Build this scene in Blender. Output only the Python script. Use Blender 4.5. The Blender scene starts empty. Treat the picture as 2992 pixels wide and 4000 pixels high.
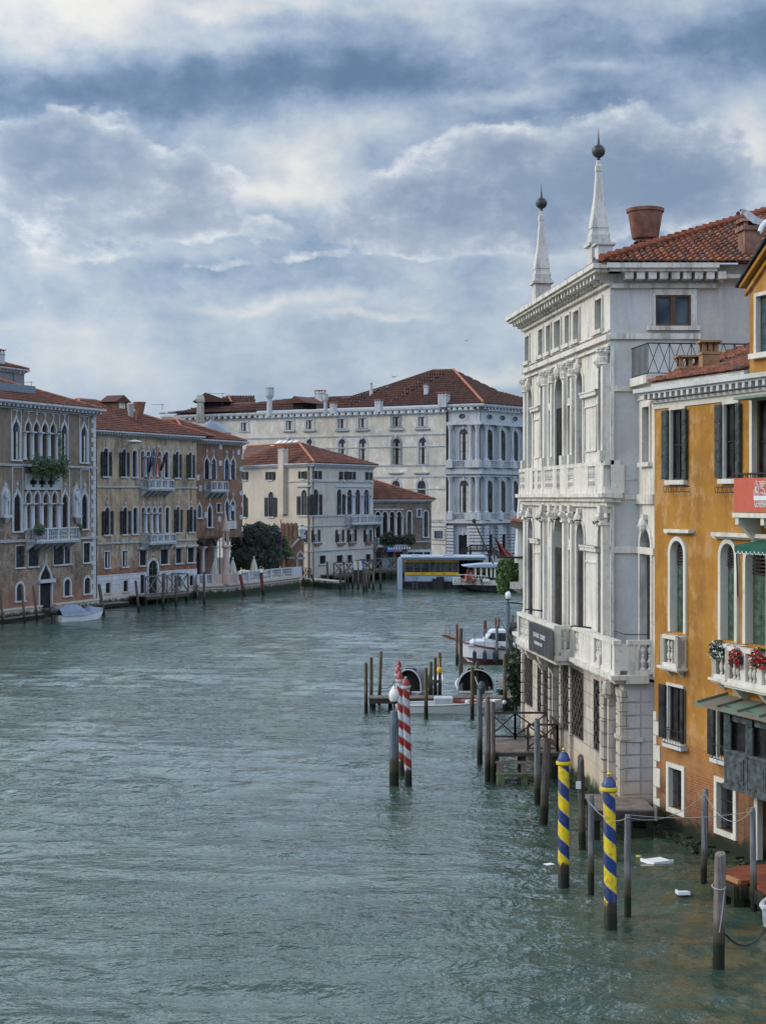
import bpy, bmesh, math, random
from mathutils import Vector, Matrix
R = math.radians
random.seed(7)
# ---------------------------------------------------------------- camera
H = 10.5; F = 6000.0; CX = 1496.0; HY = 1945.0       # eye height above the water, focal length and horizon in photo pixels
scene = bpy.context.scene
cam_d = bpy.data.cameras.new('camera'); cam = bpy.data.objects.new('camera', cam_d)
scene.collection.objects.link(cam); scene.camera = cam
cam.location = (0, 0, H); cam.rotation_euler = (R(90), 0, 0)
cam_d.sensor_fit = 'VERTICAL'; cam_d.sensor_height = 36; cam_d.lens = 36 * F / 4000
cam_d.shift_y = -(2000 - HY) / 4000
cam_d.clip_start = 0.5; cam_d.clip_end = 5000
# ---------------------------------------------------------------- sky
SUN_AZ, SUN_EL = -86.0, 24.0       # compass from +Y (the view), negative = left
world = bpy.data.worlds.new('World'); scene.world = world; world.use_nodes = True
WT = world.node_tree; WT.nodes.clear()
def wn(t, **k):
    n = WT.nodes.new(t)
    for a, b in k.items(): setattr(n, a, b)
    return n
def wm(op, a, b=None, c=None, clamp=False):
    n = WT.nodes.new('ShaderNodeMath'); n.operation = op; n.use_clamp = clamp
    for i, v in enumerate((a, b, c)):
        if v is None: continue
        if isinstance(v, (int, float)): n.inputs[i].default_value = v
        else: WT.links.new(v, n.inputs[i])
    return n.outputs[0]
def wmix(f, a, b):
    n = WT.nodes.new('ShaderNodeMix'); n.data_type = 'RGBA'; n.clamp_factor = True
    for i, v in ((0, f), (6, a), (7, b)):
        if isinstance(v, (int, float)): n.inputs[i].default_value = v
        elif isinstance(v, tuple): n.inputs[i].default_value = (*v, 1)
        else: WT.links.new(v, n.inputs[i])
    return n.outputs[2]
tc = wn('ShaderNodeTexCoord'); sep = wn('ShaderNodeSeparateXYZ'); WT.links.new(tc.outputs['Generated'], sep.inputs[0])
dx, dy, dz = sep.outputs
az = wm('ARCTAN2', dx, dy)
hor = wm('SQRT', wm('ADD', wm('MULTIPLY', dx, dx), wm('MULTIPLY', dy, dy)))
el = wm('ARCTAN2', dz, hor)
def noise(vec, sc, det=6, rough=.55, lac=2.0):
    n = wn('ShaderNodeTexNoise'); n.inputs['Scale'].default_value = sc; n.inputs['Detail'].default_value = det
    n.inputs['Roughness'].default_value = rough; n.inputs['Lacunarity'].default_value = lac
    WT.links.new(vec, n.inputs['Vector']); return n
comb = wn('ShaderNodeCombineXYZ')
WT.links.new(az, comb.inputs[0]); WT.links.new(wm('MULTIPLY', el, 1.45), comb.inputs[1])
cvec = comb.outputs[0]
# warp the sky coordinates so nothing has a clean outline
nw = noise(cvec, 12, 7, .58); ws = wn('ShaderNodeSeparateColor'); WT.links.new(nw.outputs['Color'], ws.inputs[0])
waz = wm('ADD', az, wm('MULTIPLY', wm('SUBTRACT', ws.outputs[0], .5), .07))
wel = wm('ADD', el, wm('MULTIPLY', wm('SUBTRACT', ws.outputs[1], .5), .05))
def blob(px, py, sx, sy, amp):     # soft cloud mass at an azimuth / elevation
    a = math.atan((px - CX) / F); e = math.atan((HY - py) / F * math.cos(a)); sa = sx / F; se = sy / F
    u = wm('MULTIPLY', wm('SUBTRACT', waz, a), 1 / sa); v = wm('MULTIPLY', wm('SUBTRACT', wel, e), 1 / se)
    d = wm('ADD', wm('MULTIPLY', u, u), wm('MULTIPLY', v, v))
    return wm('MULTIPLY', wm('POWER', 2.718, wm('MULTIPLY', d, -1)), amp)
def field(bl):
    acc = None
    for b in bl:
        o = blob(*b); acc = o if acc is None else wm('ADD', acc, o)
    return acc
def colramp(v, cols):
    ramp = wn('ShaderNodeValToRGB'); WT.links.new(v, ramp.inputs[0]); cr = ramp.color_ramp; cr.interpolation = 'B_SPLINE'
    while len(cr.elements) < len(cols): cr.elements.new(.5)
    for e, (p, c) in zip(cr.elements, cols): e.position = p; e.color = (*c, 1)
    return ramp.outputs[0]
n1 = noise(cvec, 13, 9, .6); n2 = noise(cvec, 30, 7, .62); n3 = noise(cvec, 4.5, 3, .5)
N1 = wm('SUBTRACT', n1.outputs[0], .5); N2 = wm('SUBTRACT', n2.outputs[0], .5); N3 = wm('SUBTRACT', n3.outputs[0], .5)
shv = wn('ShaderNodeVectorMath'); shv.operation = 'ADD'; shv.inputs[1].default_value = (-.004, .013, 0); WT.links.new(cvec, shv.inputs[0])
n1s = noise(shv.outputs[0], 13, 9, .6); n2s = noise(shv.outputs[0], 30, 7, .62)
rel = wm('ADD', wm('MULTIPLY', wm('SUBTRACT', n1.outputs[0], n1s.outputs[0]), 1.7), wm('MULTIPLY', wm('SUBTRACT', n2.outputs[0], n2s.outputs[0]), .7))
# high layer: bright gaps and dark bands
BG = [(120, 60, 760, 170, .60), (1000, 20, 500, 50, .25), (2000, 20, 600, 50, .22), (950, 85, 420, 40, -.22),
      (150, 330, 620, 95, -.40), (1000, 260, 620, 85, -.42), (1600, 330, 620, 75, -.42), (2650, 180, 620, 90, -.42), (2200, 400, 500, 60, -.25), (800, 420, 500, 60, -.18),
      (1980, 360, 320, 50, .55), (2300, 250, 330, 35, .35), (1150, 590, 260, 130, .50), (850, 470, 260, 50, .25), (2880, 560, 130, 190, .5), (700, 720, 260, 70, .42), (1100, 740, 340, 45, .35), (60, 450, 130, 50, .2),
      (250, 980, 420, 70, .18), (800, 1040, 350, 45, -.25), (1700, 960, 380, 40, .22), (1150, 1190, 420, 30, .30), (1450, 1245, 260, 18, .30), (1100, 1110, 450, 35, -.16), (300, 1270, 600, 50, .10), (1500, 1400, 2600, 210, .13), (1500, 1110, 2600, 60, .05), (1980, 1475, 260, 40, .40)]
calm = wm('SUBTRACT', 1.0, wm('MULTIPLY', wm('POWER', 2.718, wm('MULTIPLY', wm('MULTIPLY', el, el), -130)), .75))
tb = wm('ADD', wm('ADD', wm('MULTIPLY', field(BG), .85), .47), wm('MULTIPLY', wm('ADD', wm('SUBTRACT', wm('ADD', wm('MULTIPLY', N1, 1.15), wm('MULTIPLY', N2, .55)), wm('MULTIPLY', rel, .6)), wm('MULTIPLY', N3, .45)), calm))
high = colramp(tb, [(0.0, (.12, .195, .335)), (.20, (.185, .28, .44)), (.40, (.335, .435, .59)), (.58, (.47, .56, .675)), (.80, (.66, .70, .74)), (1.0, (.86, .85, .82))])
# low cumulus: billowed masses, bright rims and grey-blue bodies
CU = [(330, 560, 330, 170, .95), (70, 640, 260, 200, .7), (800, 660, 220, 130, .75), (560, 760, 300, 120, .5), (200, 880, 420, 100, .5), (2400, 640, 430, 230, 1.0), (1850, 620, 330, 150, .8), (2750, 720, 330, 200, .8), (1600, 800, 420, 110, .75), (1000, 880, 480, 70, .6), (2100, 850, 600, 120, .6), (1250, 990, 300, 45, .55), (380, 985, 240, 45, .5), (850, 1030, 220, 35, .45), (1750, 960, 300, 55, .5), (700, 1175, 280, 32, .5), (1380, 1120, 280, 34, .5), (1950, 1120, 300, 38, .45), (180, 1170, 260, 40, .45)]
bil = wm('ABSOLUTE', wm('MULTIPLY', N1, 2.0)); bil2 = wm('ABSOLUTE', wm('MULTIPLY', N2, 2.0))
cf = wm('ADD', wm('MULTIPLY', field(CU), .92), wm('ADD', wm('MULTIPLY', N1, 1.5), wm('ADD', wm('MULTIPLY', bil2, -.22), wm('MULTIPLY', N2, .22))))
mask = wm('MULTIPLY', wm('SUBTRACT', cf, .46), 6.0, clamp=True)
body = wm('ADD', wm('MULTIPLY', wm('SUBTRACT', cf, .46), 1.15), wm('MULTIPLY', N3, -.5))
body = wm('SUBTRACT', wm('ADD', body, wm('ADD', wm('MULTIPLY', bil, .45), wm('MULTIPLY', N2, -.45))), rel)
cum = colramp(body, [(0.0, (.80, .83, .86)), (.16, (.60, .66, .74)), (.38, (.42, .49, .61)), (.68, (.29, .37, .51)), (1.0, (.21, .29, .43))])
cl_mix = wmix(wm('MULTIPLY', mask, .9), high, cum)
# brighter western (left, sunset side) and upper sky, outside the picture
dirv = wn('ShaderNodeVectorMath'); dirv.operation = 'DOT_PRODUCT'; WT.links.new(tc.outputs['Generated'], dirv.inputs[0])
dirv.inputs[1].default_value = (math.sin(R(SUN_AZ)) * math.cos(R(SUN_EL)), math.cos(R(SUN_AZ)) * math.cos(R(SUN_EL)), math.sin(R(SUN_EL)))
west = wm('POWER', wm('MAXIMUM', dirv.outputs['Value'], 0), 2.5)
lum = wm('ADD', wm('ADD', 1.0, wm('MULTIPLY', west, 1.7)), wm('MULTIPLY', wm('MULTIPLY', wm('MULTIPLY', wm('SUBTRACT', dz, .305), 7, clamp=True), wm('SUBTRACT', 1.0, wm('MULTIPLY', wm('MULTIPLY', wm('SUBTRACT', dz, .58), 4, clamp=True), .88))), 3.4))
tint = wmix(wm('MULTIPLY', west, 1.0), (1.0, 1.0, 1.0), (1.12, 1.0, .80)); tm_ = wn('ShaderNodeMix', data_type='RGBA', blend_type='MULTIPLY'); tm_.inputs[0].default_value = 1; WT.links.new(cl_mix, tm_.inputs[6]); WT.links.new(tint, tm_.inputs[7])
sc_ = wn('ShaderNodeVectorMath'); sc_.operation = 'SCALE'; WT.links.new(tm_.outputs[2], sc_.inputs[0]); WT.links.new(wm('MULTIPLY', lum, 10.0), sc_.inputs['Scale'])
sky = wn('ShaderNodeTexSky'); sky.sky_type = 'NISHITA'; sky.sun_disc = False
sky.sun_elevation = R(SUN_EL); sky.sun_rotation = R(SUN_AZ)
# clouds nearly close the sky; a little clear Nishita sky shows through, more towards the horizon
cover = wm('ADD', .9, wm('MULTIPLY', N1, .3), clamp=True)
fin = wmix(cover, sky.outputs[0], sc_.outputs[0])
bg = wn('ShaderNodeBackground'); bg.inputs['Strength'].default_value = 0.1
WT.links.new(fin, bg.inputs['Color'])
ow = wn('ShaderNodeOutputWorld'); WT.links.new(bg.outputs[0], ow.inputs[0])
# ---------------------------------------------------------------- sun (veiled by cloud, low in the west)
sd = bpy.data.lights.new('sun', 'SUN'); so = bpy.data.objects.new('sun', sd); scene.collection.objects.link(so)
sd.energy = 1.35; sd.angle = R(14); sd.color = (1, .88, .74)
sv = Vector((math.sin(R(SUN_AZ)) * math.cos(R(SUN_EL)), math.cos(R(SUN_AZ)) * math.cos(R(SUN_EL)), math.sin(R(SUN_EL))))
so.rotation_euler = sv.to_track_quat('Z', 'Y').to_euler(); so.location = sv * 100
scene.view_settings.view_transform = 'Standard'; scene.view_settings.look = 'None'
scene.view_settings.exposure = 0.0; scene.view_settings.gamma = 1.0
scene.render.engine = 'CYCLES'
# ================================================================ helpers
CR = {'a': (0, 1300, .54230), 'b': (350, 1500, .42960), 'c': (900, 1400, .42945), 'd': (1400, 1400, .42945), 'e': (1950, 500, .62961),
      'f': (1950, 1400, .49730), 'g': (2450, 1200, .54250), 'h': (2450, 2300, .54250), 'A': (1350, 2300, .48338), 'B': (1800, 2600, .54381),
      'C': (2400, 3000, .40687), 'D': (700, 2000, .42296), 'E': (1250, 2050, .48338), 'G': (2000, 2350, .36254), 's': (0, 0, 1)}
def P(k, x, y):
    ox, oy, s = CR[k]; return ox + x * s, oy + y * s
def wy(py): return F * H / (py - HY)                       # distance of a point on the water
def at(px, py, D): return Vector(((px - CX) / F * D, D, H - (py - HY) / F * D))
def gnd(k, x, y):
    px, py = P(k, x, y); D = wy(py); return at(px, py, D)
def zat(k, x, y, D): return H - (P(k, x, y)[1] - HY) / F * D

def link(o, parent=None):
    scene.collection.objects.link(o)
    if parent is not None: o.parent = parent
    return o
def tag(o, label=None, cat=None, group=None, kind=None):
    if label: o['label'] = label
    if cat: o['category'] = cat
    if group: o['group'] = group
    if kind: o['kind'] = kind
    return o
def thing(name, label, cat, loc=(0, 0, 0), rz=0, group=None):
    o = bpy.data.objects.new(name, None); o.empty_display_size = .3
    link(o); o.location = loc; o.rotation_euler = (0, 0, rz)
    return tag(o, label, cat, group)

class MB:
    def __init__(s): s.v = []; s.f = []; s.m = []; s.uv = {}; s.mi = 0
    def face(s, pts, uv=None):
        n = len(s.v); s.v += [tuple(p) for p in pts]; s.f.append(tuple(range(n, n + len(pts)))); s.m.append(s.mi)
        if uv is not None: s.uv[len(s.f) - 1] = uv
    def box(s, x0, x1, y0, y1, z0, z1):
        n = len(s.v)
        s.v += [(x0, y0, z0), (x1, y0, z0), (x1, y1, z0), (x0, y1, z0), (x0, y0, z1), (x1, y0, z1), (x1, y1, z1), (x0, y1, z1)]
        for q in ((0, 3, 2, 1), (4, 5, 6, 7), (0, 1, 5, 4), (1, 2, 6, 5), (2, 3, 7, 6), (3, 0, 4, 7)):
            s.f.append(tuple(n + i for i in q)); s.m.append(s.mi)
        return s
    def lathe(s, c, prof, n=10, rot=0, sx=1, sy=1):
        b = len(s.v); k = len(prof)
        for (r, z) in prof:
            for i in range(n):
                a = rot + 2 * math.pi * i / n
                s.v.append((c[0] + r * sx * math.cos(a), c[1] + r * sy * math.sin(a), c[2] + z))
        for j in range(k - 1):
            for i in range(n):
                i2 = (i + 1) % n
                s.f.append((b + j * n + i, b + j * n + i2, b + (j + 1) * n + i2, b + (j + 1) * n + i)); s.m.append(s.mi)
        s.f.append(tuple(b + i for i in reversed(range(n)))); s.m.append(s.mi)
        s.f.append(tuple(b + (k - 1) * n + i for i in range(n))); s.m.append(s.mi)
        return s
    def ball(s, c, r, n=10, m=6, sx=1, sy=1, sz=1):
        return s.lathe((c[0], c[1], c[2]), [(r * math.sin(math.pi * j / m) + 1e-4, -r * sz * math.cos(math.pi * j / m)) for j in range(m + 1)], n, 0, sx, sy)
    def tube(s, pts, r, n=6, r2=None):
        pts = [Vector(p) for p in pts]; b = len(s.v); k = len(pts)
        for j, p in enumerate(pts):
            t = (pts[min(j + 1, k - 1)] - pts[max(j - 1, 0)]).normalized()
            a = t.cross(Vector((0, 0, 1)));
            if a.length < .05: a = t.cross(Vector((1, 0, 0)))
            a.normalize(); c = t.cross(a)
            rr = r if r2 is None else r + (r2 - r) * j / (k - 1)
            for i in range(n):
                w = 2 * math.pi * i / n
                s.v.append(tuple(p + a * rr * math.cos(w) + c * rr * math.sin(w)))
        for j in range(k - 1):
            for i in range(n):
                i2 = (i + 1) % n
                s.f.append((b + j * n + i, b + j * n + i2, b + (j + 1) * n + i2, b + (j + 1) * n + i)); s.m.append(s.mi)
        s.f.append(tuple(b + i for i in reversed(range(n)))); s.m.append(s.mi)
        s.f.append(tuple(b + (k - 1) * n + i for i in range(n))); s.m.append(s.mi)
        return s
    def prism(s, poly, y0, y1, ax='y'):          # poly in (x,z) extruded along y (or (y,z) along x, or (x,y) along z)
        def q(p, d): return (p[0], d, p[1]) if ax == 'y' else ((d, p[0], p[1]) if ax == 'x' else (p[0], p[1], d))
        n = len(poly); b = len(s.v)
        s.v += [q(p, y0) for p in poly] + [q(p, y1) for p in poly]
        s.f.append(tuple(b + i for i in range(n))); s.f.append(tuple(b + n + i for i in reversed(range(n)))); s.m += [s.mi] * 2
        for i in range(n):
            j = (i + 1) % n; s.f.append((b + i, b + n + i, b + n + j, b + j)); s.m.append(s.mi)
        return s
    def beam(s, p, q, w, h=None):
        h = h or w; p = Vector(p); q = Vector(q); t = (q - p).normalized(); a = t.cross(Vector((0, 0, 1)))
        if a.length < .05: a = Vector((1, 0, 0))
        a.normalize(); c = a.cross(t); n = len(s.v)
        for e in (p, q):
            for (i, j) in ((-1, -1), (1, -1), (1, 1), (-1, 1)): s.v.append(tuple(e + a * i * w / 2 + c * j * h / 2))
        for qd in ((0, 3, 2, 1), (4, 5, 6, 7), (0, 1, 5, 4), (1, 2, 6, 5), (2, 3, 7, 6), (3, 0, 4, 7)):
            s.f.append(tuple(n + i for i in qd)); s.m.append(s.mi)
        return s
    def build(s, name, mats, parent=None, smooth=False, rec=True, loc=None):
        me = bpy.data.meshes.new(name); me.from_pydata(s.v, [], s.f)
        if not isinstance(mats, (list, tuple)): mats = [mats]
        for m in mats: me.materials.append(m)
        if len(mats) > 1: me.polygons.foreach_set('material_index', s.m)
        if s.uv:
            uvl = me.uv_layers.new(name='tile')
            for fi, uv in s.uv.items():
                for li in me.polygons[fi].loop_indices: uvl.data[li].uv = uv
        if smooth: me.polygons.foreach_set('use_smooth', [True] * len(me.polygons))
        me.validate(); me.update()
        if rec:
            bm = bmesh.new(); bm.from_mesh(me); bmesh.ops.recalc_face_normals(bm, faces=bm.faces); bm.to_mesh(me); bm.free()
        if smooth:
            try: me.set_sharp_from_angle(angle=R(40))
            except Exception: pass
        o = bpy.data.objects.new(name, me); link(o, parent)
        if loc: o.location = loc
        return o

# ---------------------------------------------------------------- materials
def lerp3(a, b, t): return tuple(a[i] + (b[i] - a[i]) * t for i in range(3))
class NT:
    def __init__(s, name, rough=.8, spec=.3, metal=0):
        s.m = bpy.data.materials.new(name); s.m.use_nodes = True; s.t = s.m.node_tree; s.b = s.t.nodes['Principled BSDF']
        s.b.inputs['Roughness'].default_value = rough; s.b.inputs['Specular IOR Level'].default_value = spec; s.b.inputs['Metallic'].default_value = metal
        s.tc = s.t.nodes.new('ShaderNodeTexCoord')
    def n(s, t, **k):
        n = s.t.nodes.new(t)
        for a, b in k.items(): setattr(n, a, b)
        return n
    def l(s, a, b): s.t.links.new(a, b)
    def math(s, op, a, b=None, clamp=False):
        n = s.n('ShaderNodeMath', operation=op, use_clamp=clamp)
        for i, v in enumerate((a, b)):
            if v is None: continue
            if isinstance(v, (int, float)): n.inputs[i].default_value = v
            else: s.l(v, n.inputs[i])
        return n.outputs[0]
    def map(s, scale=(1, 1, 1), src=None):
        m = s.n('ShaderNodeMapping'); m.inputs['Scale'].default_value = scale; s.l(src or s.tc.outputs['Object'], m.inputs[0]); return m.outputs[0]
    def noise(s, sc, det=5, rough=.6, vec=None, dist=0):
        n = s.n('ShaderNodeTexNoise'); n.inputs['Scale'].default_value = sc; n.inputs['Detail'].default_value = det; n.inputs['Roughness'].default_value = rough
        n.inputs['Distortion'].default_value = dist
        s.l(vec or s.tc.outputs['Object'], n.inputs['Vector']); return n.outputs[0]
    def step(s, v, a, b):        # smooth 0..1 between a and b
        n = s.n('ShaderNodeMapRange', interpolation_type='SMOOTHSTEP'); n.inputs[1].default_value = a; n.inputs[2].default_value = b; s.l(v, n.inputs[0]); return n.outputs[0]
    def mix(s, f, a, b, mode='MIX'):
        n = s.n('ShaderNodeMix', data_type='RGBA', blend_type=mode)
        for i, v in ((0, f), (6, a), (7, b)):
            if isinstance(v, (int, float)): n.inputs[i].default_value = v
            elif isinstance(v, tuple): n.inputs[i].default_value = (*v, 1)
            else: s.l(v, n.inputs[i])
        return n.outputs[2]
    def z(s, src=None):
        p = s.n('ShaderNodeSeparateXYZ'); s.l(src or s.tc.outputs['Object'], p.inputs[0]); return p.outputs
    def bump(s, h, st=.3, d=.02):
        n = s.n('ShaderNodeBump'); n.inputs['Strength'].default_value = st; n.inputs['Distance'].default_value = d; s.l(h, n.inputs['Height']); s.l(n.outputs[0], s.b.inputs['Normal']); return n
    def done(s, col=None):
        if col is not None:
            if isinstance(col, tuple): s.b.inputs['Base Color'].default_value = (*col, 1)
            else: s.l(col, s.b.inputs['Base Color'])
        return s.m
def plain(name, c, rough=.7, spec=.3, metal=0, var=.25, sc=3.0, bump=0):
    t = NT(name, rough, spec, metal); n = t.noise(sc); n2 = t.noise(sc * 9)
    k = t.math('ADD', t.math('MULTIPLY', n, .7), t.math('MULTIPLY', n2, .3))
    col = t.mix(t.step(k, .3, .7), lerp3(c, (0, 0, 0), var), lerp3(c, (1, 1, 1), var * .12))
    if bump: t.bump(n2, bump)
    return t.done(col)
def plaster(name, c, c2, c3=None, streak=(.05, .05, .05), sa=.5, brick=None, zb=(0, 0), low=None, zl=(0, 0), algae=True, sc=.35):
    """weathered render: patches of c / c2 / c3, vertical rain streaks, optional exposed brick between heights zb and stone/low colour below zl"""
    t = NT(name, .85, .2); xyz = t.z()
    vec = t.tc.outputs['Object']
    col = t.mix(t.step(t.noise(sc, 6, .65), .42, .6), c, c2)
    if c3: col = t.mix(t.step(t.noise(sc * 2.3, 7, .7, t.map((1, 1, .7))), .5, .6), col, c3)
    st = t.noise(1.0, 7, .72, t.map((1.7, 1.7, .2)), .5)
    col = t.mix(t.math('MULTIPLY', t.math('MULTIPLY', t.step(st, .44, .64), t.step(t.noise(.5, 5, .7), .38, .6)), sa), col, streak)
    fine = t.noise(9, 5, .7)
    col = t.mix(t.math('MULTIPLY', t.step(fine, .45, .75), .22), col, lerp3(c2, (0, 0, 0), .55))
    if brick:
        bt = t.n('ShaderNodeTexBrick'); bt.inputs['Scale'].default_value = 1; bt.inputs['Brick Width'].default_value = .26; bt.inputs['Row Height'].default_value = .075
        bt.inputs['Mortar Size'].default_value = .01; bt.inputs['Color1'].default_value = (*brick, 1); bt.inputs['Color2'].default_value = (*lerp3(brick, (0, 0, 0), .35), 1); bt.inputs['Mortar'].default_value = (*lerp3(brick, (.4, .35, .3), .45), 1)
        cv = t.n('ShaderNodeCombineXYZ'); t.l(t.math('ADD', xyz[0], xyz[1]), cv.inputs[0]); t.l(xyz[2], cv.inputs[1]); t.l(cv.outputs[0], bt.inputs['Vector'])
        zz = t.math('ADD', xyz[2], t.math('MULTIPLY', t.math('SUBTRACT', t.noise(.7, 6, .65), .5), 5.0))
        f = t.math('SUBTRACT', 1.0, t.step(zz, zb[0], zb[1]))
        bc = t.mix(t.step(t.noise(1.3, 6), .4, .65), bt.outputs[0], lerp3(brick, (.05, .04, .035), .55))
        col = t.mix(f, col, bc)
    if low:
        f = t.math('SUBTRACT', 1.0, t.step(xyz[2], zl[0], zl[1])); col = t.mix(f, col, low)
    if algae:
        zz = t.math('ADD', xyz[2], t.math('MULTIPLY', t.math('SUBTRACT', t.noise(2.5, 5), .5), .9))
        col = t.mix(t.math('SUBTRACT', 1.0, t.step(zz, .45, .95)), col, (.018, .024, .014))
    t.bump(t.math('ADD', fine, t.noise(2, 4)), .25, .03)
    return t.done(col)
def brickm(name, c, c2, mort, stain=(.04, .035, .03), sa=.5, w=.26, h=.075, algae=True, up=None, zu=(0, 1), low=None):
    t = NT(name, .88, .2); xyz = t.z()
    bt = t.n('ShaderNodeTexBrick'); bt.inputs['Scale'].default_value = 1; bt.inputs['Brick Width'].default_value = w; bt.inputs['Row Height'].default_value = h
    bt.inputs['Mortar Size'].default_value = h * .14; bt.inputs['Color1'].default_value = (*c, 1); bt.inputs['Color2'].default_value = (*c2, 1); bt.inputs['Mortar'].default_value = (*mort, 1); bt.inputs['Bias'].default_value = .1
    cv = t.n('ShaderNodeCombineXYZ'); t.l(t.math('ADD', xyz[0], xyz[1]), cv.inputs[0]); t.l(xyz[2], cv.inputs[1]); t.l(cv.outputs[0], bt.inputs['Vector'])
    col = t.mix(t.math('MULTIPLY', t.step(t.noise(.4, 7, .7), .44, .56), sa), bt.outputs[0], stain)
    col = t.mix(t.math('MULTIPLY', t.step(t.noise(1, 6, .7, t.map((2.2, 2.2, .2))), .48, .64), sa), col, stain)
    col = t.mix(t.math('MULTIPLY', t.step(t.noise(1.1, 7, .7), .5, .6), .55), col, mort)
    if low:
        zz = t.math('ADD', xyz[2], t.math('MULTIPLY', t.math('SUBTRACT', t.noise(.5, 6, .65), .5), 4.0))
        col = t.mix(t.math('MULTIPLY', t.math('SUBTRACT', 1.0, t.step(zz, low[1], low[2])), .65), col, low[0])
    if up:
        zz = t.math('ADD', xyz[2], t.math('MULTIPLY', t.math('SUBTRACT', t.noise(.6, 6, .65), .5), 3.0))
        col = t.mix(t.math('MULTIPLY', t.step(zz, *zu), .65), col, up)
    if algae:
        zz = t.math('ADD', xyz[2], t.math('MULTIPLY', t.math('SUBTRACT', t.noise(2.5, 5), .5), .9))
        col = t.mix(t.math('SUBTRACT', 1.0, t.step(zz, .45, .95)), col, (.018, .024, .014))
    t.bump(bt.outputs['Fac'], -.3, .02)
    return t.done(col)
def stone(name, c=(.62, .62, .60), dirt=(.16, .16, .165), da=.45, blocks=None, algae=True, warm=(.52, .44, .34)):
    t = NT(name, .75, .3); xyz = t.z()
    col = t.mix(t.step(t.noise(.8, 6, .65), .4, .65), c, lerp3(c, warm, .35))
    col = t.mix(t.math('MULTIPLY', t.step(t.noise(1.0, 7, .72, t.map((3.0, 3.0, .35))), .47, .66), da), col, dirt)
    col = t.mix(t.math('MULTIPLY', t.step(t.noise(7, 5, .7), .5, .72), da * .6), col, dirt)
    if blocks:
        bt = t.n('ShaderNodeTexBrick'); bt.inputs['Scale'].default_value = 1; bt.inputs['Brick Width'].default_value = blocks[0]; bt.inputs['Row Height'].default_value = blocks[1]
        bt.inputs['Mortar Size'].default_value = .018; bt.inputs['Color1'].default_value = (1, 1, 1, 1); bt.inputs['Color2'].default_value = (.80, .80, .82, 1); bt.inputs['Mortar'].default_value = (.42, .42, .44, 1)
        cv = t.n('ShaderNodeCombineXYZ'); t.l(t.math('ADD', xyz[0], xyz[1]), cv.inputs[0]); t.l(xyz[2], cv.inputs[1]); t.l(cv.outputs[0], bt.inputs['Vector'])
        col = t.mix(1.0, col, bt.outputs[0], 'MULTIPLY'); t.bump(bt.outputs['Fac'], -.4, .03)
    else: t.bump(t.noise(14, 4), .2, .01)
    if algae:
        zz = t.math('ADD', xyz[2], t.math('MULTIPLY', t.math('SUBTRACT', t.noise(2.2, 5), .5), 1.0))
        col = t.mix(t.math('SUBTRACT', 1.0, t.step(zz, 1.0, 2.0)), col, lerp3(c, (.42, .30, .17), .55))
        col = t.mix(t.math('SUBTRACT', 1.0, t.step(zz, .5, .95)), col, (.02, .03, .014))
    return t.done(col)
def tilemat(name, cols, dark=.5):
    t = NT(name, .85, .15)
    uvn = t.n('ShaderNodeUVMap', uv_map='tile'); w = t.n('ShaderNodeTexWhiteNoise', noise_dimensions='2D'); t.l(uvn.outputs[0], w.inputs['Vector'])
    r = t.n('ShaderNodeValToRGB'); t.l(w.outputs['Value'], r.inputs[0]); r.color_ramp.interpolation = 'CONSTANT'
    while len(r.color_ramp.elements) < len(cols): r.color_ramp.elements.new(.5)
    for i, (e, c) in enumerate(zip(r.color_ramp.elements, cols)): e.position = i / len(cols); e.color = (*c, 1)
    col = t.mix(t.math('MULTIPLY', t.step(t.noise(.45, 6, .7), .42, .64), dark), r.outputs[0], (.06, .045, .04))
    col = t.mix(t.math('MULTIPLY', t.step(t.noise(8, 4, .7), .45, .7), .35), col, (.05, .035, .03))
    return t.done(col)
def bandpole(name, base, top=None, zt=.75, grain=True):
    """timber with a black-green tide band near the water"""
    t = NT(name, .8, .25); z = t.z()[2]
    g = t.noise(1, 6, .7, t.map((22, 22, 1.3)))
    col = t.mix(t.step(g, .35, .68), lerp3(base, (0, 0, 0), .55), lerp3(base, (1, 1, 1), .06))
    col = t.mix(t.math('MULTIPLY', t.step(t.noise(1.6, 4), .5, .7), .5), col, lerp3(base, (0, 0, 0), .6))
    zz = t.math('ADD', z, t.math('MULTIPLY', t.math('SUBTRACT', t.noise(3, 4), .5), .7))
    col = t.mix(t.math('SUBTRACT', 1.0, t.step(zz, zt, zt + .5)), col, (.06, .05, .03))
    col = t.mix(t.math('SUBTRACT', 1.0, t.step(zz, zt * .5, zt)), col, (.012, .016, .010))
    t.bump(g, .5, .02); return t.done(col)
def glassm(name, c=(.015, .02, .028), rough=.12):
    t = NT(name, rough, .5); oi = t.n('ShaderNodeObjectInfo'); col = t.mix(t.step(t.noise(.9, 3), .4, .65), c, lerp3(c, (1, 1, 1), .06)); col = t.mix(t.math('MULTIPLY', t.step(oi.outputs['Random'], .6, .95), .6), col, (.085, .09, .095)); t.bump(t.noise(1.5, 2), .06, .02); return t.done(col)
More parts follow.
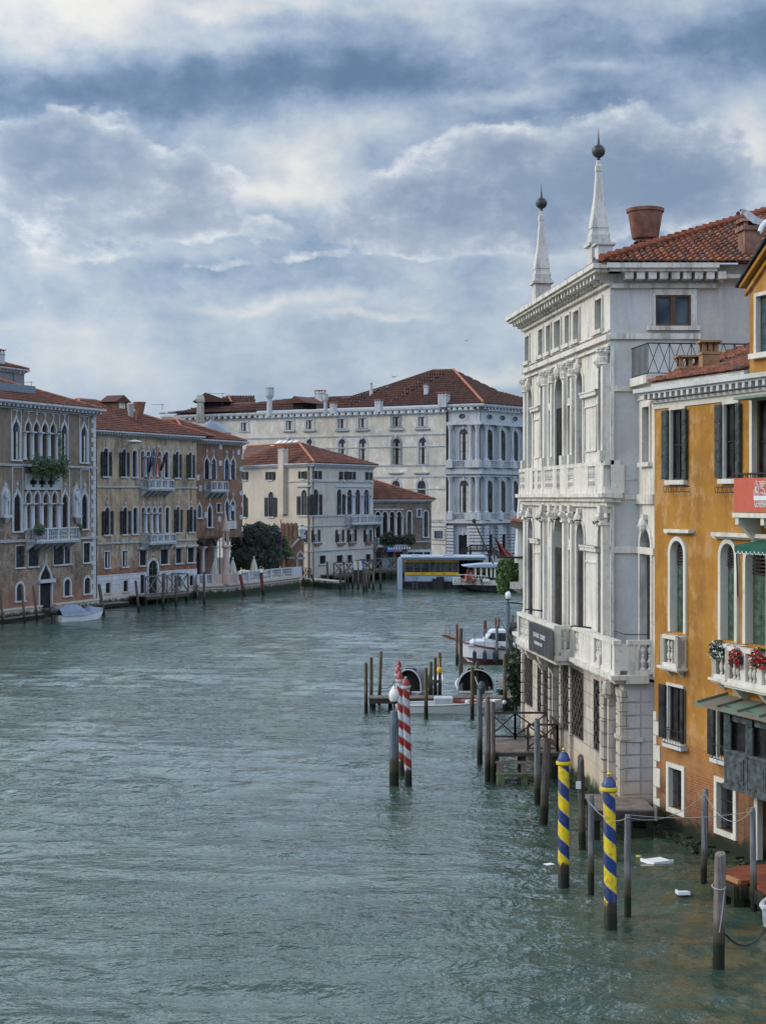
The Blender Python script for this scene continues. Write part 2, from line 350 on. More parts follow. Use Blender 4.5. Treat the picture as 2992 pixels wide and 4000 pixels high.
def spiral(name, c1, c2, edge, pitch=.95, zt=.6, phase=0, hand=1):
    t = NT(name, .42, .45); xyz = t.z()
    a = t.math('DIVIDE', t.math('ARCTAN2', xyz[1], xyz[0]), 2 * math.pi)
    v = t.math('FRACT', t.math('ADD', t.math('ADD', t.math('DIVIDE', xyz[2], pitch), t.math('MULTIPLY', a, hand)), 5 + phase))
    f = t.step(v, .485, .515); ed = t.math('MAXIMUM', t.math('MULTIPLY', t.math('LESS_THAN', t.math('ABSOLUTE', t.math('SUBTRACT', v, .5)), .02), 1.0), t.math('LESS_THAN', v, .02))
    col = t.mix(f, c1, c2); col = t.mix(ed, col, edge)
    w = t.noise(6, 5, .7)
    col = t.mix(t.math('MULTIPLY', t.step(w, .50, .62), .45), col, (.10, .08, .06)); col = t.mix(t.math('MULTIPLY', t.step(t.noise(1.5, 6, .7, t.map((3, 3, .5))), .5, .62), .4), col, (.16, .15, .13))
    zz = t.math('ADD', xyz[2], t.math('MULTIPLY', t.math('SUBTRACT', t.noise(4, 4), .5), .5))
    col = t.mix(t.math('SUBTRACT', 1.0, t.step(zz, zt - .05, zt + .05)), col, (.035, .026, .018))
    col = t.mix(t.math('SUBTRACT', 1.0, t.step(zz, zt * .4, zt * .7)), col, (.010, .014, .010))
    return t.done(col)
M = {}
M['paint'] = plain('white_paint', (.70, .71, .72), .5, .3, var=.12); M['glass'] = glassm('window_glass', (.012, .014, .018), .25); M['glass_blue'] = glassm('window_glass_blue', (.03, .045, .07), .1)
M['dark'] = plain('dark_interior', (.012, .011, .012), .9, .1)
M['shut'] = plain('shutter_black_green', (.007, .011, .013), .75, .15, var=.4)
M['shut2'] = plain('shutter_dark_teal', (.022, .042, .046), .7, .2, var=.5, sc=6)
M['shutg'] = plain('shutter_old_green', (.045, .09, .055), .8, .2, var=.55, sc=5)
M['brownwood'] = plain('brown_joinery', (.10, .045, .025), .55, .35)
M['doorbrown'] = plain('door_black_brown', (.020, .013, .013), .7, .2)
M['iron'] = plain('black_iron', (.012, .012, .013), .6, .3)
M['ironrust'] = plain('rusty_iron_grille', (.035, .018, .015), .8, .2, var=.5)
M['white'] = stone('istrian_stone_white', (.66, .66, .65), da=.40, algae=True)
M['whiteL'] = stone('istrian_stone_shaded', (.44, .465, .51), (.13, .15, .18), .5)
M['whiteblk'] = stone('istrian_stone_blocks', (.55, .58, .62), (.17, .18, .20), .35, blocks=(1.1, .42))
M['lolin'] = stone('palace_white_stone', (.66, .63, .58), (.20, .185, .17), .65, algae=True)
M['lolinb'] = stone('palace_stone_blocks', (.54, .49, .43), (.19, .16, .14), .7, blocks=(1.15, .46), algae=True)
M['lolind'] = stone('palace_white_stone_dry', (.58, .56, .53), (.22, .21, .20), .7, algae=False); M['whiteD'] = stone('istrian_stone_dry', (.34, .34, .35), (.13, .14, .16), .5, algae=False)
M['lolinside'] = plaster('palace_side_render', (.54, .54, .54), (.47, .47, .475), (.50, .47, .43), (.32, .31, .31), .5, algae=False)
M['lolinpink'] = plaster('palace_attic_render', (.52, .48, .46), (.45, .42, .41), (.53, .47, .40), (.34, .31, .30), .5, algae=False)
M['orange'] = plaster('ochre_orange_render', (.38, .185, .036), (.31, .142, .030), (.43, .24, .10), (.20, .10, .035), .4, brick=(.36, .13, .05), zb=(1.6, 3.6), algae=True, sc=.5)
M['orange_brick'] = brickm('ochre_brick', (.30, .10, .04), (.20, .06, .028), (.30, .19, .10), sa=.45, up=(.40, .18, .045), zu=(1.3, 2.9), algae=True)
M['terracotta'] = plain('terracotta', (.24, .095, .06), .8, .2, var=.45, sc=2, bump=.3)
M['tile_near'] = tilemat('roof_tiles_near', [(.34, .12, .065), (.27, .10, .06), (.40, .18, .11), (.22, .10, .07), (.33, .15, .10), (.20, .13, .10), (.30, .09, .05), (.12, .08, .07)], .35)
M['tile_red'] = tilemat('roof_tiles_red', [(.17, .06, .042), (.21, .075, .05), (.13, .055, .04), (.24, .095, .06), (.14, .065, .05), (.10, .05, .04)], .6)
M['tile_dark'] = tilemat('roof_tiles_dark', [(.115, .054, .042), (.095, .045, .036), (.14, .064, .046), (.08, .044, .04), (.12, .052, .04)], .5)
M['ridge'] = plain('ridge_tiles', (.42, .14, .07), .8, .2, var=.35, sc=4)
M['lead'] = plain('lead_sheet', (.15, .19, .25), .5, .4, var=.3, sc=4)
M['darkmetal'] = plain('dark_bronze', (.02, .022, .027), .45, .5, var=.3)
M['leafdark'] = plain('dark_foliage', (.020, .040, .016), .7, .2, var=.5, sc=2)
M['leaf'] = plain('green_foliage', (.055, .12, .028), .65, .25, var=.5, sc=5)
M['ivy'] = plain('ivy_foliage', (.10, .20, .045), .6, .3, var=.6, sc=4)
M['weed'] = plain('water_weed', (.028, .05, .014), .8, .15, var=.6, sc=3); M['bark'] = plain('tree_bark', (.06, .045, .035), .9, .1)
M['wood'] = plain('weathered_planks', (.22, .17, .14), .8, .2, var=.45, sc=2.2, bump=.3)
M['wooddark'] = plain('dark_timber', (.035, .022, .020), .8, .2, var=.4)
M['cloth'] = plain('cream_canvas', (.55, .52, .46), .9, .1, var=.15)
# ================================================================ architecture kit
class Fac:
    """vertical facade plane: anchor (photo px, distance) and vanishing point; local x runs left to right, y into the building. p = how far something stands proud of the plane"""
    def __init__(s, px, D, vpx, px0):
        d = Vector((1, 0, 0)) if vpx is None else Vector(((vpx - CX) / F, 1, 0)).normalized()
        a = Vector(((px - CX) / F * D, D, 0)); b = a + d * .1
        if b.x / b.y < a.x / a.y: d = -d
        s.d = d; s.o = a; s.n = Vector((-d.y, d.x, 0)); u = s.u(px0); s.o = a + d * u
        s.rz = math.atan2(d.y, d.x)
    def u(s, px, p=0):
        t = (px - CX) / F; o = s.o - s.n * p; return (t * o.y - o.x) / (s.d.x - t * s.d.y)
    def D(s, px, p=0): return (s.o - s.n * p).y + s.u(px, p) * s.d.y
    def z(s, px, py, p=0): return H - (py - HY) / F * s.D(px, p)
    def uk(s, k, x, p=0): return s.u(P(k, x, 0)[0], p)
    def zk(s, k, x, y, p=0): return s.z(*P(k, x, y), p)
    def loc(s, w):              # world point -> local
        r = Vector(w) - s.o; return Vector((r.x * s.d.x + r.y * s.d.y, r.x * s.n.x + r.y * s.n.y, r.z))
OG = [(0, 0), (.01, .16), (.05, .32), (.12, .46), (.22, .58), (.33, .69), (.42, .82), (.47, .96), (.5, 1.12)]
def prof(t, w):
    if t == 'round': return [(w / 2 - w / 2 * math.cos(math.pi * i / 12), w / 2 * math.sin(math.pi * i / 12)) for i in range(13)]
    if t == 'seg': return [(w / 2 - w / 2 * math.cos(math.pi * i / 8), w * .22 * math.sin(math.pi * i / 8)) for i in range(9)]
    if t == 'ogee': return [(x * w, z * w) for x, z in OG] + [((1 - x) * w, z * w) for x, z in reversed(OG[:-1])]
    if t == 'oval': return [(w / 2 - w / 2 * math.cos(math.pi * i / 12), w * .36 * math.sin(math.pi * i / 12)) for i in range(13)]
    return [(0, 0), (w, 0)]
def ah(t, w): return max(z for x, z in prof(t, w))
def wallsheet(mb, u0, u1, z0, z1, ops, depth=.3, y=0.0):
    us = sorted(set([u0, u1] + [v for o in ops for v in (o[0], o[1]) if u0 < v < u1])); zs = sorted(set([z0, z1] + [v for o in ops for v in (o[2], o[3]) if z0 < v < z1]))
    for i in range(len(us) - 1):
        for j in range(len(zs) - 1):
            cu, cz = (us[i] + us[i + 1]) / 2, (zs[j] + zs[j + 1]) / 2
            if any(o[0] < cu < o[1] and o[2] < cz < o[3] for o in ops): continue
            mb.face([(us[i], y, zs[j]), (us[i + 1], y, zs[j]), (us[i + 1], y, zs[j + 1]), (us[i], y, zs[j + 1])])
    for (a, b, c, d, t) in ops:
        w = b - a; p = prof(t, w); hh = ah(t, w); zs_ = d - hh
        pts = [(a, c)] + [(a + x, zs_ + z) for x, z in p] + [(b, c)]
        if t == 'oval':
            zm = (c + d) / 2; rz = (d - c) / 2; n = 20
            ring = [((a + b) / 2 - w / 2 * math.cos(2 * math.pi * i / n), zm + rz * math.sin(2 * math.pi * i / n)) for i in range(n)]
            cor = [(a, d), (b, d), (b, c), (a, c)]
            for q in range(4):
                seg = [ring[(q * n // 4 + i) % n] for i in range(n // 4 + 1)]
                mid = cor[q]
                for i in range(len(seg) - 1): mb.face([(mid[0], y, mid[1]), (seg[i][0], y, seg[i][1]), (seg[i + 1][0], y, seg[i + 1][1])])
            for i in range(n):
                p0, p1 = ring[i], ring[(i + 1) % n]; mb.face([(p0[0], y, p0[1]), (p1[0], y, p1[1]), (p1[0], y + depth, p1[1]), (p0[0], y + depth, p0[1])])
            continue
        for i in range(len(pts) - 1):
            p0, p1 = pts[i], pts[i + 1]
            mb.face([(p0[0], y, p0[1]), (p1[0], y, p1[1]), (p1[0], y + depth, p1[1]), (p0[0], y + depth, p0[1])])
            if hh > 0 and 0 < i < len(pts) - 2 and abs(p1[0] - p0[0]) > 1e-6:
                mb.face([(p0[0], y, p0[1]), (p1[0], y, p1[1]), (p1[0], y, d), (p0[0], y, d)])
        mb.face([(a, y, c), (b, y, c), (b, y + depth, c), (a, y + depth, c)])
def ring(mb, a, b, c, d, t, fw, y0, y1, dp=.1):
    """frame round an opening (arched or straight head)"""
    a += .004; b -= .004; d -= .004; fw += .004
    w = b - a; p = prof(t, w); zs = d - ah(t, w)
    if t == 'rect': inn = [(a, c), (a, d), (b, d), (b, c)]; out = [(a - fw, c), (a - fw, d + fw), (b + fw, d + fw), (b + fw, c)]
    elif t == 'oval':
        n = 20; zm = (c + d) / 2; rz = (d - c) / 2
        inn = [((a + b) / 2 - w / 2 * math.cos(2 * math.pi * i / n), zm + rz * math.sin(2 * math.pi * i / n)) for i in range(n + 1)]
        out = [((a + b) / 2 - (w / 2 + fw) * math.cos(2 * math.pi * i / n), zm + (rz + fw) * math.sin(2 * math.pi * i / n)) for i in range(n + 1)]
    else:
        po = prof(t, w + 2 * fw)
        inn = [(a, c)] + [(a + x, zs + z) for x, z in p] + [(b, c)]; out = [(a - fw, c)] + [(a - fw + x, zs + z) for x, z in po] + [(b + fw, c)]
    for i in range(len(inn) - 1):
        A, B, C, D_ = inn[i], inn[i + 1], out[i + 1], out[i]
        mb.face([(A[0], y0, A[1]), (B[0], y0, B[1]), (C[0], y0, C[1]), (D_[0], y0, D_[1])])
        mb.face([(D_[0], y0, D_[1]), (C[0], y0, C[1]), (C[0], y1, C[1]), (D_[0], y1, D_[1])])
        mb.face([(A[0], y0, A[1]), (B[0], y0, B[1]), (B[0], y1 + dp, B[1]), (A[0], y1 + dp, A[1])])
    if t != 'oval':
        for s0, s1 in ((a - fw, a), (b, b + fw)): mb.face([(s0, y0, c), (s1, y0, c), (s1, y1, c), (s0, y1, c)])
    return mb
class Bld:
    def __init__(s, name, label, fac, k='s', cat='palace', group=None):
        s.fac = fac; s.k = k; s.ops = []; s.root = thing(name, label, cat, fac.o, fac.rz, group)
    def u(s, x, k=None, p=0): return s.fac.uk(k or s.k, x, p)
    def z(s, x, y, k=None, p=0): return s.fac.zk(k or s.k, x, y, p)
    def part(s, mb, name, mat, smooth=False): return mb.build(name, mat, s.root, smooth)
    def win(s, x0, x1, zt, zb, t='rect', k=None, fw=.14, fm=None, pane='glass', depth=.14, sash=True, sash_m='doorbrown', shut=None, shm='shut', sill=True, hood=0, finial=False,
            key=False, proud=.06, u=None, y=0, name='window', blind=0, grille=False, nb=1, curtain=False, dp=.1):
        u0, u1 = u if u else (s.u(x0, k), s.u(x1, k))
        fm = fm or M['white']; s.ops.append((u0, u1, zb, zt, t)); w = u1 - u0; cu = (u0 + u1) / 2; zs = zt - ah(t, w)
        mb = ring(MB(), u0, u1, zb, zt, t, fw, y - proud, y + .02, dp)
        if sill: mb.box(u0 - fw - .1, u1 + fw + .1, y - proud - .1, y + .05, zb - .14, zb)
        if hood: mb.box(u0 - fw - .28, u1 + fw + .28, y - .34, y + .02, zt + hood, zt + hood + .16).box(u0 - fw - .14, u1 + fw + .14, y - .2, y + .02, zt + hood - .12, zt + hood)
        if finial:
            zz = zt + fw * 1.1; mb.lathe((cu, y - proud / 2, zz), [(.05, -.1), (.06, .1), (.13, .2), (.10, .32), (.03, .5), (.01, .62)], 6)
        if key: mb.ball((cu, y - proud - .06, zt + .12), .2, 8, 6, 1, .8, 1.3).ball((cu, y - proud - .16, zt + .08), .1, 6, 4).box(cu - .16, cu + .16, y - proud - .1, y, zt + .3, zt + .46)
        o = mb.build(name, fm, s.root)
        g = MB(); g.face([(u0 - .02, y + depth, zb - .02), (u1 + .02, y + depth, zb - .02), (u1 + .02, y + depth, zt + .02), (u0 - .02, y + depth, zt + .02)]); g.build('pane', M[pane], o)
        if sash:
            f = MB(); yy = y + depth - .06; b_ = .06
            f.box(u0, u0 + b_, yy, yy + .05, zb, zs); f.box(u1 - b_, u1, yy, yy + .05, zb, zs)
            for i in range(nb): c = u0 + w * (i + 1) / (nb + 1); f.box(c - b_ / 2, c + b_ / 2, yy - .003, yy + .05, zb, zt - .02)
            f.box(u0 + b_, u1 - b_, yy, yy + .047, zs - b_, zs); f.box(u0 + b_, u1 - b_, yy, yy + .047, zb, zb + b_)
            n = max(1, int((zs - zb) / 1.0))
            for i in range(1, n): zz = zb + (zs - zb) * i / n; f.box(u0 + b_, u1 - b_, yy + .01, yy + .04, zz - .02, zz + .02)
            f.build('sash', M[sash_m], o)
        if curtain:
            c = MB(); c.box(u0 + .08, u0 + w * .3, y + depth - .035, y + depth - .02, zb, zs); c.box(u1 - w * .3, u1 - .08, y + depth - .035, y + depth - .02, zb, zs); c.build('curtain', M['cloth'], o)
        if blind: MB().box(u0 + .02, u1 - .02, y + depth - .12, y + depth - .08, zs - (zs - zb) * blind, zt).build('blind', M['cloth'], o)
        if shut:
            for sg, on in ((-1, 'l' in shut), (1, 'r' in shut)):
                if not on: continue
                pw = w / 2 * (.95 if 'w' not in shut else 1.1)
                a = u0 - fw * .6 - pw if sg < 0 else u1 + fw * .6
                if 'c' in shut: a = u0 - fw * .3 if sg < 0 else cu + .03; pw = w / 2 + fw * .3 - .03
                ztp = (zs if t != 'rect' else zt) + (.05 if 'c' in shut else .0)
                m = MB(); m.box(a, a + pw, y - proud - .07, y - proud - .02, zb + .03, ztp)
                nn = max(2, int((ztp - zb) / .45))
                for q in range(nn): z0 = zb + .03 + (ztp - zb - .03) * q / nn; m.box(a + .04, a + pw - .04, y - proud - .085, y - proud - .07, z0 + .03, z0 + (ztp - zb) / nn - .04)
                m.build('shutter', M[shm], o)
        if grille:
            m = MB(); yy = y + .03; n = max(2, int(w / .16)); nz = max(2, int((zs - zb) / .3))
            for i in range(1, n): c = u0 + w * i / n; m.box(c - .015, c + .015, yy, yy + .03, zb, zt - .03)
            for i in range(1, nz): c = zb + (zs - zb) * i / nz; m.box(u0, u1, yy - .015, yy, c - .015, c + .015)
            m.build('grille', M['iron'], o)
        return o
    def walls(s, u0, u1, z0, z1, depth, mat, rev=.36, name='wall', side_l=True, side_r=True, top=True, back=True):
        mb = MB(); wallsheet(mb, u0, u1, z0, z1, s.ops, rev)
        if side_l: mb.face([(u0, 0, z0), (u0, depth, z0), (u0, depth, z1), (u0, 0, z1)])
        if side_r: mb.face([(u1, 0, z0), (u1, depth, z0), (u1, depth, z1), (u1, 0, z1)])
        if back: mb.face([(u0, depth, z0), (u1, depth, z0), (u1, depth, z1), (u0, depth, z1)])
        # dark room wall behind the openings keeps light from leaking through
        mb.face([(u0 + .02, rev + .12, z0), (u1 - .02, rev + .12, z0), (u1 - .02, rev + .12, z1), (u0 + .02, rev + .12, z1)])
        if top: mb.face([(u0, 0, z1), (u1, 0, z1), (u1, depth, z1), (u0, depth, z1)])
        return mb.build(name, mat, s.root, rec=False)
    def band(s, u0, u1, z, h=.14, p=.1, mat=None, name='string_course', y=0):
        return MB().box(u0, u1, y - p, y + .02, z - h / 2, z + h / 2).box(u0, u1, y - p - .05, y - p + .01, z + h / 2 - .05, z + h / 2 + .02).build(name, mat or M['white'], s.root)
    def cornice(s, u0, u1, z0, z1, proj=.6, sp=.5, dw=.2, mat=None, endl=True, endr=True, dmat=None, y=0, depth=.0):
        h = z1 - z0; m = MB(); m.mi = 0
        a, b = u0 - (proj if endl else 0), u1 + (proj if endr else 0)
        m.box(a, b, y - proj, y + .15, z1 - h * .28, z1); m.box(a + .08, b - .08, y - proj + .1, y + .15, z1 - h * .42, z1 - h * .28)
        m.box(u0 - .05, u1 + .05, y - .12, y + .02, z0, z0 + h * .2)
        n = max(1, int((u1 - u0) / sp))
        for i in range(n + 1):
            c = u0 + (u1 - u0) * i / n; m.box(c - dw / 2, c + dw / 2, y - proj * .8, y, z0 + h * .25, z1 - h * .42)
        if endr and depth:
            m.box(b - proj + .15, b, y + .15, y + depth, z1 - h * .28, z1); m.box(u1, b - .1, y + .15, y + depth, z1 - h * .42, z1 - h * .28)
            k = int(depth / sp)
            for i in range(k): c = y + (i + .5) * sp; m.box(u1, u1 + proj * .8, c - dw / 2, c + dw / 2, z0 + h * .25, z1 - h * .42)
        return m.build('cornice', mat or M['white'], s.root)
def balus(mb, p, q, z0, z1, sp=.24, r=.07, piers=2, pw=.24, seg=8):
    """stone balustrade from p to q (x,y), rails between z0 and z1"""
    p = Vector((p[0], p[1], 0)); q = Vector((q[0], q[1], 0)); L = (q - p).length; d = (q - p) / L; Z = Vector((0, 0, 1))
    mb.beam(p + Z * (z1 - .06), q + Z * (z1 - .06), .26, .12); mb.beam(p + Z * (z0 + .06), q + Z * (z0 + .06), .24, .12)
    for i in range(piers + 1):
        c = p + d * (L * i / piers); a = math.atan2(d.y, d.x)
        mb.lathe((c.x, c.y, 0), [(pw * .707, z0 + .02), (pw * .707, z1 - .03)], 4, a + math.pi / 4)
    hh = z1 - z0 - .24
    for i in range(piers):
        s0 = L * i / piers + pw / 2; s1 = L * (i + 1) / piers - pw / 2; n = max(1, int((s1 - s0) / sp))
        for j in range(n):
            c = p + d * (s0 + (s1 - s0) * (j + .5) / n)
            pr = [(.75, 0), (.75, .06), (.4, .1), (.8, .2), (1, .3), (.7, .4), (.35, .47), (.75, .52), (.35, .57), (.7, .66), (.95, .76), (.7, .87), (.4, .93), (.75, .96), (.75, 1)]
            if seg < 8: pr = [(.7, 0), (.4, .1), (1, .3), (.4, .5), (.9, .72), (.4, .93), (.7, 1)]
            mb.lathe((c.x, c.y, z0 + .12), [(r * a, hh * b) for a, b in pr], seg)
    return mb
def balcony(s, u0, u1, zf, zt, proj=.9, mat=None, brackets=3, y=0, seg=6, piers=3, name='balcony', sp=.24, r=.07, slab=.2):
    kb = min(1, proj / .8); m = MB(); m.box(u0 - .06, u1 + .06, y - proj - .06, y, zf - slab, zf).box(u0 - .12, u1 + .12, y - proj - .12, y, zf - .07, zf + .002)
    for i in range(brackets):
        c = u0 + .15 + (u1 - u0 - .3) * i / max(1, brackets - 1)
        m.prism([(y, zf - slab), (y - proj * .85, zf - slab), (y - proj * .6, zf - slab - .25 * kb), (y - .12 * kb, zf - slab - .6 * kb), (y, zf - slab - .65 * kb)], c - .12 * kb, c + .12 * kb, 'x')
    o = m.build(name, mat or M['white'], s.root)
    b = MB(); yy = y - proj + .08
    balus(b, (u0 + .08, yy), (u1 - .08, yy), zf, zt, sp, r, piers, seg=seg)
    balus(b, (u0 + .08, y), (u0 + .08, yy), zf, zt, sp, r, 1, seg=seg); balus(b, (u1 - .08, y), (u1 - .08, yy), zf, zt, sp, r, 1, seg=seg)
    b.build('balustrade', mat or M['white'], o)
    return o
def column(s, u, z0, z1, r=.13, y=-.05, mat=None, name='column', cap=.35, seg=10):
    m = MB(); h = z1 - z0
    m.lathe((u, y, z0), [(r * 1.5, 0), (r * 1.5, .1), (r * 1.2, .18), (r, .24), (r * .88, h - cap), (r * 1.15, h - cap + .04), (r * .95, h - cap + .08), (r * 1.6, h - .1)], seg)
    m.box(u - r * 1.7, u + r * 1.7, y - r * 1.7, y + r * 1.7, z1 - .1, z1)
    return m.build(name, mat or M['white'], s.root, True)
def pieces(mb, name, mat, parent):
    """every box collected in mb becomes a part of its own"""
    for i in range(0, len(mb.v), 8):
        m = MB(); m.v = mb.v[i:i + 8]; m.f = [tuple(q - i for q in f) for f in mb.f if i <= f[0] < i + 8]; m.m = [0] * len(m.f); m.build(name, mat, parent)
def inpoly(x, y, P_):
    c = False; n = len(P_)
    for i in range(n):
        x1, y1 = P_[i]; x2, y2 = P_[(i + 1) % n]
        if (y1 > y) != (y2 > y) and x < (x2 - x1) * (y - y1) / (y2 - y1) + x1: c = not c
    return c
def tileplane(mb, pts, tw=.26, tl=.42, rnd=0):
    """cover a planar 3d polygon (first edge = eave) with overlapping half-round tiles"""
    pts = [Vector(p) for p in pts]; n = (pts[1] - pts[0]).cross(pts[2] - pts[0]).normalized()
    if n.z < 0: n = -n
    eu = Vector((0, 0, 1)).cross(n).normalized()
    ev = n.cross(eu).normalized()
    if ev.z < 0: ev = -ev
    o = pts[0]; Q = [((p - o).dot(eu), (p - o).dot(ev)) for p in pts]
    mb.face([p - n * .03 for p in pts], (.5, .5))
    x0, x1 = min(q[0] for q in Q), max(q[0] for q in Q); y0, y1 = min(q[1] for q in Q), max(q[1] for q in Q)
    r = tw * .5; rr = random.Random(rnd + int(x1 * 10)); sd = rr.random() * 500
    for i in range(int((x1 - x0) / tw) + 1):
        cx = x0 + (i + .5) * tw
        for j in range(int((y1 - y0) / tl) + 1):
            cy = y0 + j * tl
            if not inpoly(cx, cy + tl * .5, Q): continue
            uv = (i + sd + .5, j + .5); jx = (rr.random() - .5) * tw * .12; lo = .05 + rr.random() * .02
            a = []; b = []
            for (k, hgt) in ((-.98, 0), (-.62, .62), (0, .86), (.62, .62), (.98, 0)):
                a.append(o + eu * (cx + jx + k * r * .95) + ev * (cy - .03) + n * (hgt * r + lo)); b.append(o + eu * (cx + jx * .5 + k * r * .8) + ev * (cy + tl) + n * (hgt * r * .8 + .0))
            for k in range(4): mb.face([a[k], a[k + 1], b[k + 1], b[k]], uv)
            mb.face(a, uv)
def hiproof(s, u0, u1, y0, y1, z, slope, mat, ov=.5, tw=.3, tl=.5, parent=None, ridge=True, name='roof', zoff=0):
    u0 -= ov; u1 += ov; y0 -= ov; y1 += ov; W = u1 - u0; Dp = y1 - y0; hf = min(W, Dp) / 2; zr = z + hf * slope
    if W >= Dp: A, B = (u0 + hf, y0 + hf, zr), (u1 - hf, y0 + hf, zr)
    else: A, B = (u0 + hf, y0 + hf, zr), (u0 + hf, y1 - hf, zr)
    c = [(u0, y0, z), (u1, y0, z), (u1, y1, z), (u0, y1, z)]; mb = MB()
    if W >= Dp: pl = [[c[0], c[1], B, A], [c[1], c[2], B], [c[3], c[0], A], [c[2], c[3], A, B]]
    else: pl = [[c[0], c[1], A], [c[1], c[2], B, A], [c[3], c[0], A, B], [c[2], c[3], B]]
    for i, p in enumerate(pl[:3]): tileplane(mb, p, tw, tl, i)
    mb.face(pl[3], (.5, .5)); mb.face([tuple(Vector(q) - Vector((0, 0, .12))) for q in c], (.5, .5))
    o = mb.build(name, mat, parent or s.root, rec=False)
    if ridge:
        rb = MB(); ends = [(c[0], A), (c[1], B if W >= Dp else A), (A, B)] + ([(c[2], B), (c[3], A)] if W >= Dp else [(c[2], B), (c[3], B)])
        for p, q in ends:
            if (Vector(p) - Vector(q)).length < .3: continue
            rb.tube([Vector(p) + Vector((0, 0, .1)), Vector(q) + Vector((0, 0, .12))], .13, 6)
        rb.build('ridge_cap', M['ridge'], o)
    return o, A, B
def chimney(s, u, y, z0, z1, w=.8, style='box', mat=None, d=None, parent=None, capm=None):
    d = d or w; m = MB(); mat = mat or M['whiteD']
    if style == 'box':
        m.box(u - w / 2, u + w / 2, y - d / 2, y + d / 2, z0, z1 - .35); m.box(u - w / 2 - .06, u + w / 2 + .06, y - d / 2 - .06, y + d / 2 + .06, z1 - .55, z1 - .45)
        for a, b in ((-.42, -.42), (.42, -.42), (.42, .42), (-.42, .42), (0, -.42)): m.box(u + a * w - .07, u + a * w + .07, y + b * d - .07, y + b * d + .07, z1 - .35, z1 - .1)
    elif style == 'pot':
        h = z1 - z0; m.lathe((u, y, z0), [(w * .32, 0), (w * .32, h * .3), (w * .5, h * .95), (w * .54, h * .95), (w * .54, h), (w * .42, h), (w * .36, h * .8)], 14)
    elif style == 'tall':
        h = z1 - z0; m.lathe((u, y, z0), [(w * .34, 0), (w * .30, h * .6), (w * .52, h * .72), (w * .52, h * .97), (w * .58, h * .97), (w * .58, h)], 8, math.pi / 8)
    elif style == 'obelisk':
        h = z1 - z0; m.lathe((u, y, z0), [(w * .6, 0), (w * .4, h * .2), (w * .28, h * .8), (w * .45, h * .84), (w * .05, h)], 8, math.pi / 8)
    o = m.build('chimney', mat, parent or s.root, style in ('pot',))
    if style == 'box': MB().box(u - w / 2 - .12, u + w / 2 + .12, y - d / 2 - .12, y + d / 2 + .12, z1 - .1, z1).build('chimney_cap', capm or M['ridge'], o)
    return o
def leaves(mb, blobs, n, size, seed=1, shell=.55):
    r = random.Random(seed); tot = sum(b[3] * b[4] * b[5] for b in blobs)
    for b in blobs:
        k = int(n * b[3] * b[4] * b[5] / tot) + 1
        for _ in range(k):
            while True:
                v = Vector((r.uniform(-1, 1), r.uniform(-1, 1), r.uniform(-1, 1)))
                if shell * r.random() < v.length <= 1: break
            v = v * (1 + .12 * math.sin(v.x * 9 + b[0]) * math.cos(v.z * 8 + b[2]))
            c = Vector((b[0] + v.x * b[3], b[1] + v.y * b[4], b[2] + v.z * b[5]))
            a = Vector((r.gauss(0, 1), r.gauss(0, 1), r.gauss(0, 1))).normalized(); e = a.orthogonal().normalized(); s = size * r.uniform(.6, 1.3)
            mb.face([c - a * s, c + e * s * .45, c + a * s, c - e * s * .45])
    return mb
def text_mesh(body, size, mat, parent, mtx, name='lettering', depth=.01, sx=1, align='CENTER'):
    cu = bpy.data.curves.new(name, 'FONT'); cu.body = body; cu.size = size; cu.extrude = depth; cu.align_x = align; cu.resolution_u = 2
    tmp = bpy.data.objects.new('tmp', cu); scene.collection.objects.link(tmp); dg = bpy.context.evaluated_depsgraph_get(); dg.update()
    me = bpy.data.meshes.new_from_object(tmp.evaluated_get(dg)); scene.collection.objects.unlink(tmp); bpy.data.objects.remove(tmp)
    for v in me.vertices: v.co.x *= sx
    me.materials.clear(); me.materials.append(mat); me.name = name
    me.transform(mtx); o = bpy.data.objects.new(name, me); link(o, parent); return o
# local front face of a facade: text in the x-z plane at depth y
def front(u, y, z): return Matrix.Translation((u, y, z)) @ Matrix.Rotation(R(90), 4, 'X')
